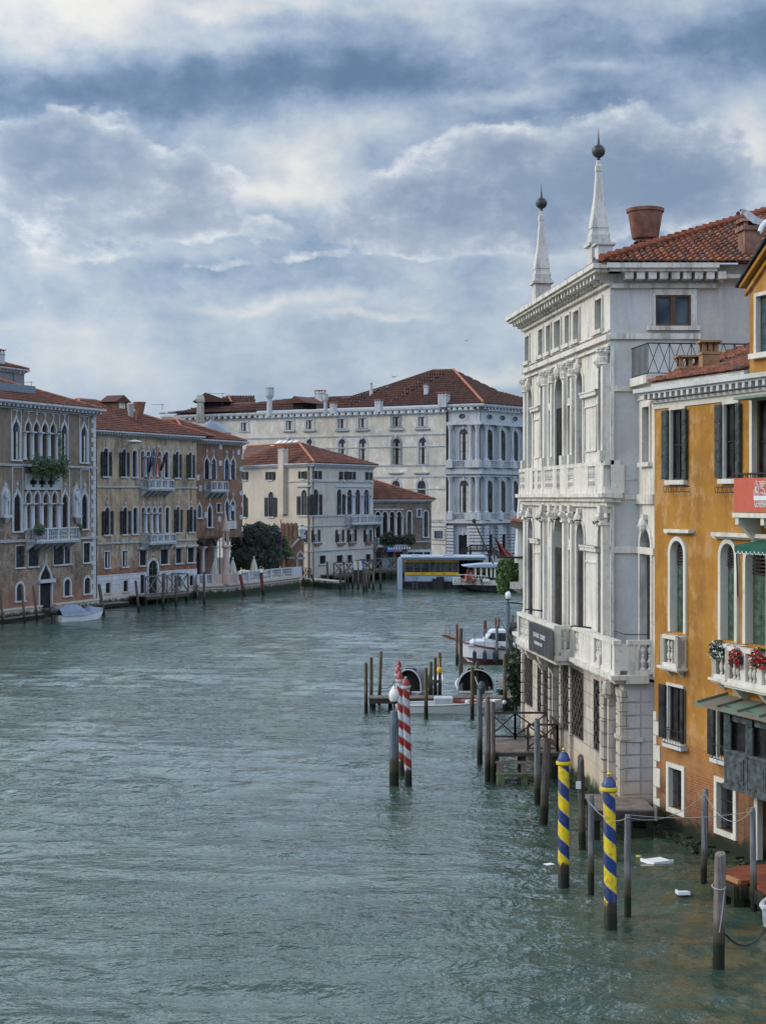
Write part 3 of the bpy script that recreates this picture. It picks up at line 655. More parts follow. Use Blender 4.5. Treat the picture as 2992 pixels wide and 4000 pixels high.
# ================================================================ water: one sheet with real wave relief, fine ripples in the shader
import numpy as np
def make_water():
    t = NT('canal_water', .03, .5); t.b.inputs['IOR'].default_value = 1.5; xyz = t.z()
    v2 = t.map((1.1, 1.7, 1)); v3 = t.map((3.0, 4.6, 1)); v4 = t.map((8, 11, 1))
    b = t.noise(1, 3, .55, v2, .3); c = t.noise(1, 3, .6, v3, .2); d = t.noise(1, 2, .6, v4, .3)
    def crest(v, k): return t.math('POWER', t.math('SUBTRACT', 1.0, t.math('ABSOLUTE', t.math('MULTIPLY', t.math('SUBTRACT', v, .5), 2.0))), k)
    g = t.noise(.05, 4, .6)            # calmer and rougher patches
    amp = t.math('ADD', .6, t.math('MULTIPLY', t.step(g, .38, .62), .8))
    h = t.math('ADD', t.math('MULTIPLY', b, .13), t.math('ADD', t.math('MULTIPLY', c, .062), t.math('MULTIPLY', d, .012)))
    h = t.math('MULTIPLY', h, amp)
    bp = t.n('ShaderNodeBump'); bp.inputs['Strength'].default_value = 1.0; bp.inputs['Distance'].default_value = 1.0
    t.l(h, bp.inputs['Height']); t.l(bp.outputs[0], t.b.inputs['Normal'])
    murk = t.mix(t.step(t.noise(.22, 4, .6), .4, .62), (.030, .057, .043), (.045, .075, .056))
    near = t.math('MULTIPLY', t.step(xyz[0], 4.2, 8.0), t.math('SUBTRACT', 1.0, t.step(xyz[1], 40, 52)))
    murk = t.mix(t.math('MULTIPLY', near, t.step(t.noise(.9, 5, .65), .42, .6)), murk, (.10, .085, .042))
    m = t.done(murk)
    rs = np.random.RandomState(3)
    D = 25 * np.exp(np.arange(0, 640) * .0037); A = np.linspace(-.36, .33, 420)
    DD, AA = np.meshgrid(D, A, indexing='ij'); X = DD * np.tan(AA); Y = DD
    Z = np.zeros_like(X); row = (DD * .0037)
    pm = np.zeros_like(X)
    for i in range(10):
        k = 2 * np.pi / rs.uniform(9, 45); a = rs.uniform(0, 2 * np.pi); pm += np.sin(k * (X * np.cos(a) + Y * np.sin(a)) + rs.uniform(0, 6.3))
    pm = np.clip(1.0 + .14 * pm, .6, 1.5)
    for i in range(118):
        lam = .7 * (4.6 ** rs.rand()) if i < 90 else rs.uniform(1.3, 3.2); k = 2 * np.pi / lam; a = np.pi / 2 + (rs.normal(-.08, .35) if i < 90 else rs.normal(-.12, .12)); ph = rs.uniform(0, 6.3)
        st = .018 if lam < 2.2 or i >= 90 else .011
        w = np.clip((lam / row - 2.2) / 2.5, 0, 1)             # drop waves the sheet cannot resolve
        s = np.sin(k * (X * np.cos(a) + Y * np.sin(a)) + ph + .6 * np.sin(X * .13 + i))
        Z += w * st / k * (s + .25 * (2 * s * s - 1))
    Z *= pm; Z -= .01
    n, q = X.shape; V = np.stack([X, Y, Z], -1).reshape(-1, 3)
    idx = np.arange(n * q).reshape(n, q); Fc = np.stack([idx[:-1, :-1], idx[:-1, 1:], idx[1:, 1:], idx[1:, :-1]], -1).reshape(-1, 4)
    base = len(V); V = np.concatenate([V, np.array([(-500, -80, -.3), (500, -80, -.3), (500, 900, -.3), (-500, 900, -.3)])]); Fc = np.concatenate([Fc, np.array([[base, base + 1, base + 2, base + 3]])])
    me = bpy.data.meshes.new('canal_water'); me.vertices.add(len(V)); me.vertices.foreach_set('co', V.astype('f4').ravel())
    me.loops.add(Fc.size); me.loops.foreach_set('vertex_index', Fc.astype('i4').ravel()); me.polygons.add(len(Fc)); me.polygons.foreach_set('loop_start', np.arange(0, Fc.size, 4, dtype='i4')); me.polygons.foreach_set('loop_total', np.full(len(Fc), 4, dtype='i4'))
    me.update(calc_edges=True); me.polygons.foreach_set('use_smooth', [True] * len(Fc)); me.materials.append(m)
    o = bpy.data.objects.new('canal_water', me); link(o); tag(o, kind='structure')
make_water()
land = plain('land', (.09, .085, .08), .95, .1)
# ================================================================ left bank
M['A_up'] = brickm('palace_brick_weathered', (.18, .135, .11), (.13, .10, .09), (.22, .19, .16), sa=.4, up=(.15, .12, .10), zu=(15.5, 18), algae=True)
def palace_plaster(name, *a, **k): return plaster(name, *a, **k)
M['A'] = brickm('palace_brick', (.28, .195, .14), (.20, .14, .105), (.36, .29, .23), sa=.5, w=.5, h=.15, low=((.25, .11, .07), 1.4, 4.0), up=(.17, .13, .10), zu=(9.5, 14))
M['B'] = plaster('ochre_wall_weathered', (.44, .35, .25), (.34, .24, .16), (.21, .18, .15), (.12, .085, .06), .85, brick=(.26, .10, .06), zb=(3.4, 5.2), sc=.28)
M['C'] = brickm('red_brick_house', (.23, .115, .07), (.17, .085, .055), (.27, .19, .14), sa=.4, algae=False)
M['E'] = plaster('pale_render', (.46, .43, .385), (.38, .36, .33), (.50, .47, .42), (.26, .25, .23), .35, algae=True)
M['Es'] = plaster('cream_render_plain', (.50, .45, .38), (.45, .40, .34), None, (.30, .27, .24), .2, algae=False)
M['F'] = brickm('grey_brown_brick', (.20, .14, .11), (.15, .11, .09), (.22, .18, .15), sa=.4)
M['G'] = plaster('cream_render_patchy', (.60, .55, .48), (.52, .47, .41), (.66, .63, .58), (.30, .27, .24), .3, algae=True)
M['salmon'] = plaster('salmon_render', (.42, .17, .10), (.38, .15, .09), None, (.22, .10, .07), .3, algae=False)
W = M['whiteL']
# ---- A : brick Gothic palace at the far left
fa = Fac(374, 143.5, 3800, -260)
A = Bld('gothic_palace', 'brown brick gothic palace with pointed windows and statue niches, farthest left on the canal', fa, 'a')
uA1 = A.u(690); zc1 = A.z(690, 550); zc0 = A.z(660, 590)
zu1, zu0 = A.z(600, 648), A.z(600, 932)              # upper windows
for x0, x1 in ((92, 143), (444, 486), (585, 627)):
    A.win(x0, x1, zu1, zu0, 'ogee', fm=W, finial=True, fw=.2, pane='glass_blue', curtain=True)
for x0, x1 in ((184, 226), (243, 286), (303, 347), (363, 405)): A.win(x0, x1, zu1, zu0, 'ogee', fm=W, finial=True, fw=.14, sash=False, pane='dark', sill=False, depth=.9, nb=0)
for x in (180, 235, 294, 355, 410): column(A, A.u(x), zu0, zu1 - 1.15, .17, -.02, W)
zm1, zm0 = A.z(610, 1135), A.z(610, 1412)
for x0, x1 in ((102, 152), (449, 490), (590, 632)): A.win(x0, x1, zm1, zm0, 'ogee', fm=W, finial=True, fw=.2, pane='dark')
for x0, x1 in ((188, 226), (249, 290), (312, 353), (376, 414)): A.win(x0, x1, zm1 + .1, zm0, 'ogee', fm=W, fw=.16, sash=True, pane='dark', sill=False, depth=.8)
for x in (183, 238, 302, 364, 424): column(A, A.u(x), zm0, zm1 - 1.15, .2, -.02, W)
# tracery panel with quatrefoils above the middle group
q0, q1 = A.u(178), A.u(440); zq0, zq1 = zm1 - .1, zm1 + 1.4
mb = MB(); cs = [A.u(x) for x in (235, 298, 362)]; zq = zm1 + .66; qs = .36
ops = []
mb.box(q0, q1, -.16, -.02, zq0 + .1, zq0 + .34).box(q0, q1, -.16, -.02, zq1 - .3, zq1)
xs = [q0] + [c for c in cs] + [q1]
for i, c in enumerate([None] + cs + [None]): pass
edges = [q0] + [e for c in cs for e in (c - .55, c + .55)] + [q1]
for i in range(0, len(edges), 2): mb.box(edges[i], edges[i + 1], -.158, -.022, zq0 + .34, zq1 - .3)
for c in cs:
    for sx in (-1, 1):
        for sz in (-1, 1): mb.prism([(c + sx * .56, zq + sz * .45), (c + sx * .56, zq + sz * .2), (c + sx * .3, zq + sz * .17), (c + sx * .2, zq + sz * .24), (c + sx * .24, zq + sz * .45)], -.155, -.03)
tq = A.part(mb, 'tracery', W); MB().box(q0 + .02, q1 - .02, -.02, -.004, zq0, zq1).build('tracery_void', M['dark'], tq)
for xx in (35, 545):                                   # statue niches
    uc = A.u(xx); z0, z1 = A.z(xx, 1310), A.z(xx, 1100)
    nm = ring(MB(), uc - .42, uc + .42, z0, z1, 'ogee', .14, -.2, .02).box(uc - .6, uc + .6, -.4, 0, z0 - .25, z0).lathe((uc, -.18, z0 - .75), [(.05, 0), (.22, .25), (.4, .5)], 8)
    n = A.part(nm, 'statue_niche', W); MB().box(uc - .42, uc + .42, -.03, -.005, z0, z1 - .45).build('niche_back', M['whiteblk'], n)
    st = MB(); st.lathe((uc, -.14, z0), [(.26, 0), (.24, .5), (.2, 1.0), (.24, 1.45), (.29, 1.85), (.24, 2.1), (.09, 2.2), (.08, 2.28), (.14, 2.4), (.15, 2.52), (.1, 2.64), (.01, 2.68)], 10, 0, 1, .75)
    st.tube([(uc - .24, -.18, z0 + 2.0), (uc - .3, -.25, z0 + 1.6), (uc - .05, -.32, z0 + 1.35)], .08, 6); st.tube([(uc + .24, -.16, z0 + 2.0), (uc + .3, -.2, z0 + 1.5), (uc + .22, -.28, z0 + 1.1)], .08, 6)
    st.build('statue', W, n, True)
zz1 = A.z(600, 1515)
for x0, x1, s in ((118, 168, 'lrc'), (208, 270, 'lrc'), (388, 448, 'lrc'), (466, 508, None), (602, 650, None)): A.win(x0, x1, zz1, A.z(600, 1655), 'rect', fm=W, fw=.12, shut=s)
A.win(288, 372, A.z(330, 1640), .75, 'ogee', fm=W, fw=.18, name='water_door', pane='dark', depth=.1, sash=False, sill=False, finial=True)
MB().box(A.u(275), A.u(385), -.3, -.02, A.z(330, 1800), A.z(330, 1775)).build('door_lintel', W, A.root)
for x0, x1 in ((120, 172), (464, 508), (609, 653)): A.win(x0, x1, A.z(630, 1762), A.z(630, 1878), 'round', fm=W, fw=.2, grille=True, sash=False)
A.walls(0, uA1, 0, zc0 + .2, 18, M['A'])
A.band(0, uA1, A.z(600, 970), .16, .14, W); A.band(0, uA1, A.z(600, 1478), .2, .14, W)
zp = A.z(690, 1925); MB().box(0, A.u(285) - .1, -.35, 0, .25, zp).box(A.u(378), uA1 + .1, -.35, 0, .25, zp).box(0, A.u(285) - .1, -.45, 0, zp, zp + .14).box(A.u(378), uA1 + .15, -.45, 0, zp, zp + .14).build('plinth', M['whiteblk'], A.root)
# stone framed panels and alternating quoins
mb = MB()
zq_ = zc0 - .25
for x0, x1, za, zb in ((80, 155, zu0 - .2, zq_), (172, 420, zu1 + .4, zq_), (428, 495, zu0 - .2, zq_), (572, 640, zu0 - .2, zq_), (88, 168, zm0 - .2, zm1 + 1.9), (440, 502, zm0 - .2, zm1 + 1.9), (580, 645, zm0 - .2, zm1 + 1.9)):
    a, b = A.u(x0), A.u(x1); mb.box(a, a + .09, -.06, 0, za, zb).box(b - .09, b, -.06, 0, za, zb).box(a, b, -.062, 0, zb, zb + .09)
A.part(mb, 'panel_moulding', W)
mb = MB(); z = zp + .2; i = 0
while z < zc0 - .3: wdt = .75 if i % 2 else .45; mb.box(uA1 - wdt, uA1 + .04, -.05, .5, z, z + .42); z += .44; i += 1
A.part(mb, 'quoins', W)
A.cornice(0, uA1, zc0 - .1, zc1, .75, .62, .22, W, depth=18)
balcony(A, A.u(186), A.u(498), A.z(340, 1495), A.z(340, 1402), 1.1, W, 7, sp=.27, r=.085, piers=4)
hiproof(A, 0, uA1, .2, 18, zc1 + .02, .36, M['tile_red'], ov=.5, tw=.34, tl=.6)
MB().box(A.u(120), A.u(410), 2.2, 4.6, zc1 + .9, zc1 + 1.75).build('skylight', M['lead'], A.root)
lv = leaves(MB(), [(A.u(x), -1.0, A.z(300, 968), .75, .3, .75 + .25 * (x % 3)) for x in (200, 235, 262, 295, 330, 366, 398)] + [(A.u(330), -.95, A.z(330, 1010), .9, .25, .9), (A.u(420), -.25, A.z(420, 850), .3, .25, 2.2)], 5000, .10, 3)
o = lv.build('hanging_ivy', M['leaf'], None); o.location = fa.o; o.rotation_euler = (0, 0, fa.rz); tag(o, 'ivy spilling over the balcony above the quatrefoils', 'ivy')
MB().box(A.u(190), A.u(412), -.95, -.05, A.z(300, 950) - .2, A.z(300, 950)).box(A.u(190), A.u(412), -.98, -.92, A.z(300, 950), A.z(300, 925)).build('upper_balcony', W, A.root)
lv = leaves(MB(), [(A.u(205), -1.15, A.z(205, 1415), .75, .4, .55)], 900, .08, 4); o = lv.build('balcony_bush', M['leaf']); o.location = fa.o; o.rotation_euler = (0, 0, fa.rz); tag(o, 'green bush on the left end of the long stone balcony', 'shrub')
lv = leaves(MB(), [(A.u(505), -1.0, A.z(505, 1400), .35, .3, .4)], 160, .11, 5); o = lv.build('balcony_bush', M['leaf']); o.location = fa.o; o.rotation_euler = (0, 0, fa.rz); tag(o, 'small plant on the right end of the long stone balcony', 'shrub')
# rooftop house behind A
ft = Fac(*P('a', 180, 0)[:1], 170, 3800, -200); T = Bld('rooftop_house', 'grey rendered tower house with white eaves behind the brick gothic palace', ft, 'a', 'house')
T.walls(0, T.u(178), 14, T.z(178, 295), 9, plaster('grey_render', (.22, .22, .23), (.18, .18, .19), None, (.10, .10, .11), .4, algae=False))
T.cornice(0, T.u(178), T.z(178, 298), T.z(185, 268), .5, .6, .15, W, depth=9); hiproof(T, 0, T.u(178), 0, 9, T.z(185, 268) + .02, .3, M['tile_red'], ov=.4, tw=.34, tl=.6)
chimney(T, T.u(28), .8, T.z(28, 262), T.z(28, 118), 1.15, 'box', W)
MB().tube([(T.u(100), -.05, 14), (T.u(100), -.05, T.z(100, 290))], .07).build('drainpipe', M['lead'], T.root)
def antenna(k, x, yt, yb, D, w, label):
    p = at(*P(k, x, yb), D); h = zat(k, x, yt, D) - p.z; m = MB(); m.tube([(0, 0, 0), (0, 0, h)], .03, 5)
    m.tube([(-w, 0, h - .1), (w * .2, 0, h - .1)], .02, 4)
    for i in range(5): m.tube([(-w + i * w * .25, -.3, h - .1), (-w + i * w * .25, .3, h - .1)], .012, 4)
    o = m.build('television_antenna', M['iron'], None, loc=p); tag(o, label, 'antenna'); return o
antenna('a', 228, 350, 420, 168, .9, 'thin aerial standing behind the roof of the brick gothic palace')
# ---- B : ochre palace
fb = Fac(377, 146.5, 4655, 366)
B = Bld('ochre_palace', 'peeling yellow ochre palace with two rows of arched windows and two stone balconies', fb, 'b')
uB1 = B.u(975); zc1 = B.z(500, 447); zc0 = B.z(500, 488)
def rowB(xs, xr, yt, yb, t, **k):
    for x0, x1 in xs: B.win(x0, x1, B.z(xr, yt), B.z(xr, yb), t, fm=W, **k)
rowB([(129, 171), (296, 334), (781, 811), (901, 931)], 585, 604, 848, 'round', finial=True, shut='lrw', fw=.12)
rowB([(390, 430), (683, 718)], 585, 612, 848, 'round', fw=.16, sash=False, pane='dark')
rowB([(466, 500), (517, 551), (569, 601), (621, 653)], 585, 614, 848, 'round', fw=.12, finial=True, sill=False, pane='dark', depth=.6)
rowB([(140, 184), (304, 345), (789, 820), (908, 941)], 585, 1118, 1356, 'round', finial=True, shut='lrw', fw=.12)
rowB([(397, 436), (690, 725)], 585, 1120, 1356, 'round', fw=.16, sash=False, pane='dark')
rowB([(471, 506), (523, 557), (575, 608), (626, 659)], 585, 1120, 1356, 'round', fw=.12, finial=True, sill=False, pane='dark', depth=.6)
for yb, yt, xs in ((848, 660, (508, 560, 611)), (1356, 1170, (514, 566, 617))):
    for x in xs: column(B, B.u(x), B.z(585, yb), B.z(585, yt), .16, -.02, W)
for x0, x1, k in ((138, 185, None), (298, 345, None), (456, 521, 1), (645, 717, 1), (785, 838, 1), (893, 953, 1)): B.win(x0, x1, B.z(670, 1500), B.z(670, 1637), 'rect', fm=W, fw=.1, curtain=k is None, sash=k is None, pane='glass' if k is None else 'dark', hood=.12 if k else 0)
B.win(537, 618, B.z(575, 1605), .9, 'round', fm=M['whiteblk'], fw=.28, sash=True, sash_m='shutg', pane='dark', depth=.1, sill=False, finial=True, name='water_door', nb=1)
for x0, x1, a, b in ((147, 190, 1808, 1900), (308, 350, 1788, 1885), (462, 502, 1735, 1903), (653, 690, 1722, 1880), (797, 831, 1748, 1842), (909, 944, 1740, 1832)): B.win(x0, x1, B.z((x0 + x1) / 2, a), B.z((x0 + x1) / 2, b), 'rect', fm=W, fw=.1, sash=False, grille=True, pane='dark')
B.walls(0, uB1, 0, zc0 + .1, 17, M['B'])
zp = B.z(500, 1712); mb = MB(); dops = [(o[0] - .12, o[1] + .12, 0, o[3], o[4]) for o in B.ops if o[2] < zp]
mb2 = MB(); wallsheet(mb2, 0, uB1, .25, zp, [(a, b, max(c, .25), min(d + .12, zp), 'rect') for a, b, c, d, t in [(o[0] - .1, o[1] + .1, o[2] - .1, o[3], 'rect') for o in B.ops] if c < zp], .06, -.06)
mb2.face([(0, -.06, zp), (uB1, -.06, zp), (uB1, 0, zp), (0, 0, zp)]); mb2.face([(uB1, -.06, 0), (uB1, 4, 0), (uB1, 4, zp), (uB1, -.06, zp)])
B.part(mb2, 'stone_dado', M['whiteblk'])
B.band(0, uB1, B.z(585, 941), .14, .12, W); B.band(0, uB1, B.z(585, 1432), .14, .12, W)
B.cornice(.1, uB1, zc0, zc1, .7, .42, .16, W, depth=17)
balcony(B, B.u(462), B.u(697), B.z(575, 950), B.z(575, 868), 1.0, W, 6, sp=.3, r=.085, piers=4)
balcony(B, B.u(478), B.u(715), B.z(595, 1438), B.z(595, 1362), 1.0, W, 6, sp=.3, r=.085, piers=4)
o, ra, rb_ = hiproof(B, 0, uB1 + 2.5, .2, 17, zc1 + .02, .40, M['tile_red'], ov=.5, tw=.34, tl=.6)
for x, w, yt, yb, D, mm in ((377, 75, 182, 275, 158, M['whiteD']), (455, 112, 165, 290, 156, M['terracotta'])): c = fb.loc(at(*P('b', x, yb), D)); chimney(B, c.x, c.y, c.z - .3, zat('b', 0, yt, D), w * .4296 / F * D, 'pot', mm)
c = fb.loc(at(*P('b', 295, 240), 160)); d0 = c.x; zr = c.z - .3
m = MB().box(d0 - 1.0, d0 + 1.0, c.y, c.y + 1.5, zr, zr + 1.3); dm = m.build('dormer', plaster('dormer_render', (.22, .12, .08), (.18, .10, .07), None, algae=False), B.root)
mr = MB(); mr.prism([(d0 - 1.35, zr + 1.15), (d0 + 1.35, zr + 1.15), (d0, zr + 1.9)], c.y - .3, c.y + 1.9); mr.build('dormer_roof', M['tile_red'], dm)
MB().box(d0 - .5, d0 + .5, c.y - .05, c.y, zr + .5, zr + 1.3).build('dormer_window', M['cloth'], dm)
m = MB(); m.tube([(B.u(300), 0, B.z(300, 515)), (B.u(300), -1.0, B.z(300, 515))], .05).lathe((B.u(330), -1.1, B.z(330, 528)), [(.1, -.22), (.45, -.1), (.7, .02), (.6, .1), (.1, .2)], 12); B.part(m, 'wall_lamp', M['white'], True)
for x in (30,): MB().tube([(.25, -.12, .5), (.25, -.12, zc0)], .1).build('drainpipe', M['iron'], B.root)
antenna('b', 663, 180, 235, 170, 1.2, 'bent roof aerial behind the ochre palace, right of the terracotta chimney pot')
# flags on the upper balcony
def flag(x, yt, yb, xt, cols, label, pole=True):
    t = thing('flag', label, 'flag', (0, 0, 0), 0, 'flags on the upper balcony of the ochre palace'); D = fb.D(P('b', x, 0)[0]) - 1.2
    p0 = at(*P('b', x, 900), D + .4); p1 = at(*P('b', xt, 565), D - .9); t.location = p0; m = MB(); m.tube([(0, 0, 0), tuple(p1 - p0)], .035, 5); m.build('flag_pole', M['paint'], t)
    q = at(*P('b', x, yb), D) - p0; top = (p1 - p0) * ((P('b', 0, yb)[1] - P('b', 0, yt)[1]) / (P('b', 0, yb)[1] - P('b', 0, 565)[1])) if 0 else at(*P('b', xt, yt), D - .7) - p0
    m = MB(); n = 8; wd = .42
    rows = []
    for j in range(n + 1):
        f = j / n; c = top.lerp(q, f); row = []
        for i in range(7): a = (i / 6 - .5) * wd * (.55 + .45 * f); row.append(c + Vector((a, .16 * math.sin(i * 2.1 + j * .3), 0)))
        rows.append(row)
    for j in range(n):
        for i in range(6): m.mi = (i // 2) % len(cols); m.face([rows[j][i], rows[j][i + 1], rows[j + 1][i + 1], rows[j + 1][i]])
    m.build('flag_cloth', [plain('flag_cloth_' + str(i) + label[:4], c, .85, .1) for i, c in enumerate(cols)], t, True)
flag(545, 590, 800, 585, [(.015, .03, .16)], 'limp deep blue flag hanging from the upper balcony')
flag(590, 575, 830, 628, [(.02, .30, .08), (.7, .7, .7), (.55, .03, .03)], 'green white and red flag on the upper balcony of the ochre palace')
flag(650, 640, 790, 690, [(.20, .03, .04)], 'dark red furled flag at the right of the upper balcony')
# ---- C : brick house with loggia
fc = Fac(765, 164.5, 4655, 762)
C_ = Bld('brick_gothic_house', 'small red brick gothic house with paired pointed windows over a dark loggia', fc, 'b', 'house')
uC1 = C_.u(1392); zcc = C_.z(1200, 532)
for yt, yb, xs in ((655, 868, ((1044, 1088), (1107, 1150), (1228, 1268), (1285, 1324))), (1040, 1240, ((1233, 1268), (1284, 1319)))):
    for x0, x1 in xs: C_.win(x0, x1, C_.z(1200, yt), C_.z(1200, yb), 'ogee', fm=W, fw=.15, finial=True, sill=False, pane='glass_blue' if x0 > 1100 else 'dark')
C_.win(1074, 1112, C_.z(1092, 1085), C_.z(1092, 1300), 'ogee', fm=W, fw=.15, finial=True, pane='dark')
C_.win(1158, 1192, C_.z(1175, 1088), C_.z(1175, 1165), 'rect', fm=W, fw=.1, pane='dark', grille=True, sash=False)
for x in (1097, 1276): column(C_, C_.u(x), C_.z(1200, 868), C_.z(1200, 720), .12, -.04, W)
column(C_, C_.u(1276), C_.z(1200, 1240), C_.z(1200, 1100), .12, -.04, W)
C_.win(978, 1016, C_.z(997, 1075), C_.z(997, 1215), 'ogee', fm=W, fw=.14, name='shrine_niche', pane='glass_blue', sash=False, depth=.12)
balcony(C_, C_.u(1040), C_.u(1200), C_.z(1120, 968), C_.z(1120, 885), .9, W, 4, sp=.28, piers=3)
MB().box(C_.u(1222), C_.u(1330), -.12, 0, C_.z(1275, 1318), C_.z(1275, 1245)).build('stone_apron', W, C_.root)
zl = C_.z(1200, 1372)
C_.walls(0, uC1, zl, zcc, 14, M['C'])
C_.cornice(0, uC1, zcc - .25, C_.z(1200, 512), .6, .55, .15, W, depth=14)
mb = MB()
for x, y in ((1187, 720), (1005, 948), (985, 850), (1352, 620), (1190, 570), (1057, 1190), (1180, 1230), (1303, 1130)): u = C_.u(x); z = C_.z(x, y); mb.box(u - .25, u + .25, -.07, 0, z - .3, z + .3)
z = zl + .3; i = 0
while z < zcc - .5: mb.box(uC1 - (.6 if i % 2 else .3), uC1 + .03, -.06, .5, z, z + .5); z += 1.35; i += 1
pieces(mb, 'stone_inset', W, C_.root)
lg = MB(); lg.box(0, uC1, -.08, 14, zl - .3, zl).box(0, uC1, -.14, 0, zl - .1, zl + .05); C_.part(lg, 'loggia_beam', M['C'])
lg = MB(); lg.box(0, uC1, 3.4, 3.6, 1.2, zl - .3).box(-.1, .2, 0, 3.6, 1.2, zl - .3); C_.part(lg, 'loggia_wall', plaster('loggia_render', (.20, .13, .11), (.15, .10, .08), None, algae=False))
sc = MB()
for a, b in ((0, 1042), (1042, 1155), (1155, 1268), (1268, 1390)):
    ua, ub = (C_.u(a) if a else 0), C_.u(b); w = ub - ua; p = prof('seg', w); zt = zl - .3
    sc.prism([(ua, zt)] + [(ua + x, zt - 1.0 + z * 1.9) for x, z in p] + [(ub, zt)], .02, .3)
C_.part(sc, 'loggia_arches', M['wooddark'])
for x in (1042, 1155, 1268): column(C_, C_.u(x), 1.4, zl - 1.2, .22, .16, W, cap=.5)
for x in (1100, 1210): MB().box(C_.u(x) - .5, C_.u(x) + .5, 3.35, 3.4, 1.4, zl - 2.0).build('loggia_window', M['dark'], C_.root)
hiproof(C_, -1, uC1, .2, 14, C_.z(1200, 512) + .02, .40, M['tile_red'], ov=.5, tw=.34, tl=.6)
# ---- garden terrace in front of C
tA = at(*P('D', 172, 0)[:1], 0, 160.5); tB = at(*P('D', 430, 0)[:1], 0, 162.5); tC = at(*P('D', 1120, 0)[:1], 0, 180.0); tA.z = tB.z = tC.z = 0
ter = thing('garden_terrace', 'white stone waterside terrace with balustrade in front of the brick gothic house', 'terrace')
tD = tC + Vector((-4, 9, 0)); tE = tA + Vector((-1, 14, 0)); zt_ = 1.35
mb = MB(); mb.prism([(p.x, p.y) for p in (tA, tB, tC, tD, tE)], -.5, zt_, 'z'); mb.build('quay_wall', M['whiteblk'], ter)
def off(p, q, d): n = (q - p).normalized(); return Vector((n.y, -n.x, 0)) * d
mb = MB()
for p, q in ((tA, tB), (tB, tC)): mb.beam(Vector((p.x, p.y, zt_ - .05)), Vector((q.x, q.y, zt_ - .05)), .5, .22); mb.beam(Vector((p.x, p.y, zt_ - .4)), Vector((q.x, q.y, zt_ - .4)), .3, .1)
mb.build('quay_moulding', W, ter)
mb = MB(); balus(mb, tA.xy, tA.lerp(tB, .52).xy, zt_ + .05, zt_ + 1.15, .3, .09, 2, .35, 6); balus(mb, tB.lerp(tC, .13).xy, tB.lerp(tC, .86).xy, zt_ + .05, zt_ + 1.15, .3, .09, 5, .35, 6); mb.build('balustrade', W, ter)
mb = MB(); mb.beam(tA.lerp(tB, .54) + Vector((0, 0, zt_ + .55)), tB + Vector((0, 0, zt_ + .55)), .3, 1.1); mb.beam(tB + Vector((0, 0, zt_ + .55)), tB.lerp(tC, .12) + Vector((0, 0, zt_ + .55)), .3, 1.1)
mb.build('pierced_panel', stone('pink_stone', (.42, .30, .27), (.2, .14, .13), .4, algae=False), ter); MB().beam(tB.lerp(tC, .87) + Vector((0, 0, zt_ + .55)), tC + Vector((0, 0, zt_ + .55)), .4, 1.1).build('end_panel', W, ter)
pk = stone('pink_marble', (.46, .32, .28), (.2, .14, .13), .4, algae=False)
mb = MB(); c = tB; mb.lathe((c.x, c.y, zt_), [(.5, 0), (.5, 1.2), (.34, 1.25), (.27, 3.8), (.46, 3.95), (.46, 4.1), (.34, 4.15)], 8, .4)
for i in range(6): a = i * math.pi / 3; mb.tube([(c.x + .32 * math.cos(a), c.y + .32 * math.sin(a), zt_ + 4.1), (c.x + .32 * math.cos(a), c.y + .32 * math.sin(a), zt_ + 5.6)], .06, 6)
mb.lathe((c.x, c.y, zt_ + 5.6), [(.45, 0), (.45, .25), (.38, .3), (.2, 1.2), (.03, 2.2)], 8, .4); o = mb.build('shrine_column', pk, None); tag(o, 'pink stone gothic shrine with spire at the corner of the garden terrace', 'shrine')
def parasol(x, yt, yb, D, label):
    t = thing('closed_parasol', label, 'parasol', at(*P('D', x, 0)[:1], 0, D), 0, 'folded cream parasols on the garden terrace'); t.location.z = zt_; z1 = zat('D', x, yt, D) - zt_
    MB().tube([(0, 0, 0), (0, 0, z1)], .04, 6).build('pole', M['iron'], t); m = MB(); pr = [(.5, z1 * .22), (.46, z1 * .4), (.33, z1 * .65), (.15, z1 * .88), (.03, z1 * .97)]
    n = 16; b = len(m.v)
    for r, z in pr:
        for i in range(n): a = 2 * math.pi * i / n; rr = r * (1 if i % 2 else .72); m.v.append((rr * math.cos(a), rr * math.sin(a), z))
    for j in range(len(pr) - 1):
        for i in range(n): m.f.append((j * n + i, j * n + (i + 1) % n, (j + 1) * n + (i + 1) % n, (j + 1) * n + i)); m.m.append(0)
    m.build('canopy', M['cloth'], t); MB().ball((0, 0, z1), .09).build('finial', M['paint'], t)
parasol(328, 438, 0, 166.5, 'folded cream parasol left of the pink stone shrine')
parasol(434, 440, 0, 168.5, 'folded parasol half hidden right behind the pink stone shrine')
parasol(497, 428, 0, 168, 'folded cream parasol just right of the pink stone shrine')
parasol(692, 415, 0, 173, 'folded cream parasol standing alone before the dark tree')
def thinpole(k, x0, yt, x1, yb, D, r, mat, label, cat='flagpole', zb=0):
    p = at(*P(k, x1, yb), D); q = at(*P(k, x0, yt), D); p.z = zb; return tag(MB().tube([(0, 0, 0), tuple(q - p)], r, 6, r * .6).build('flagpole', mat, None, loc=p), label, cat)
redp = plain('red_paint', (.22, .025, .03), .6, .3)
thinpole('D', 373, 90, 378, 570, 166, .07, redp, 'thin dark red flagpole left of the shrine', zb=zt_); thinpole('D', 434, 82, 455, 570, 167, .07, redp, 'thin dark red flagpole rising behind the shrine', zb=zt_)
fp = thinpole('D', 940, 70, 952, 540, 177.5, .09, redp, 'tall red flagpole with a drooping blue flag in front of the tree', zb=zt_)
m = MB(); zf = 5.2
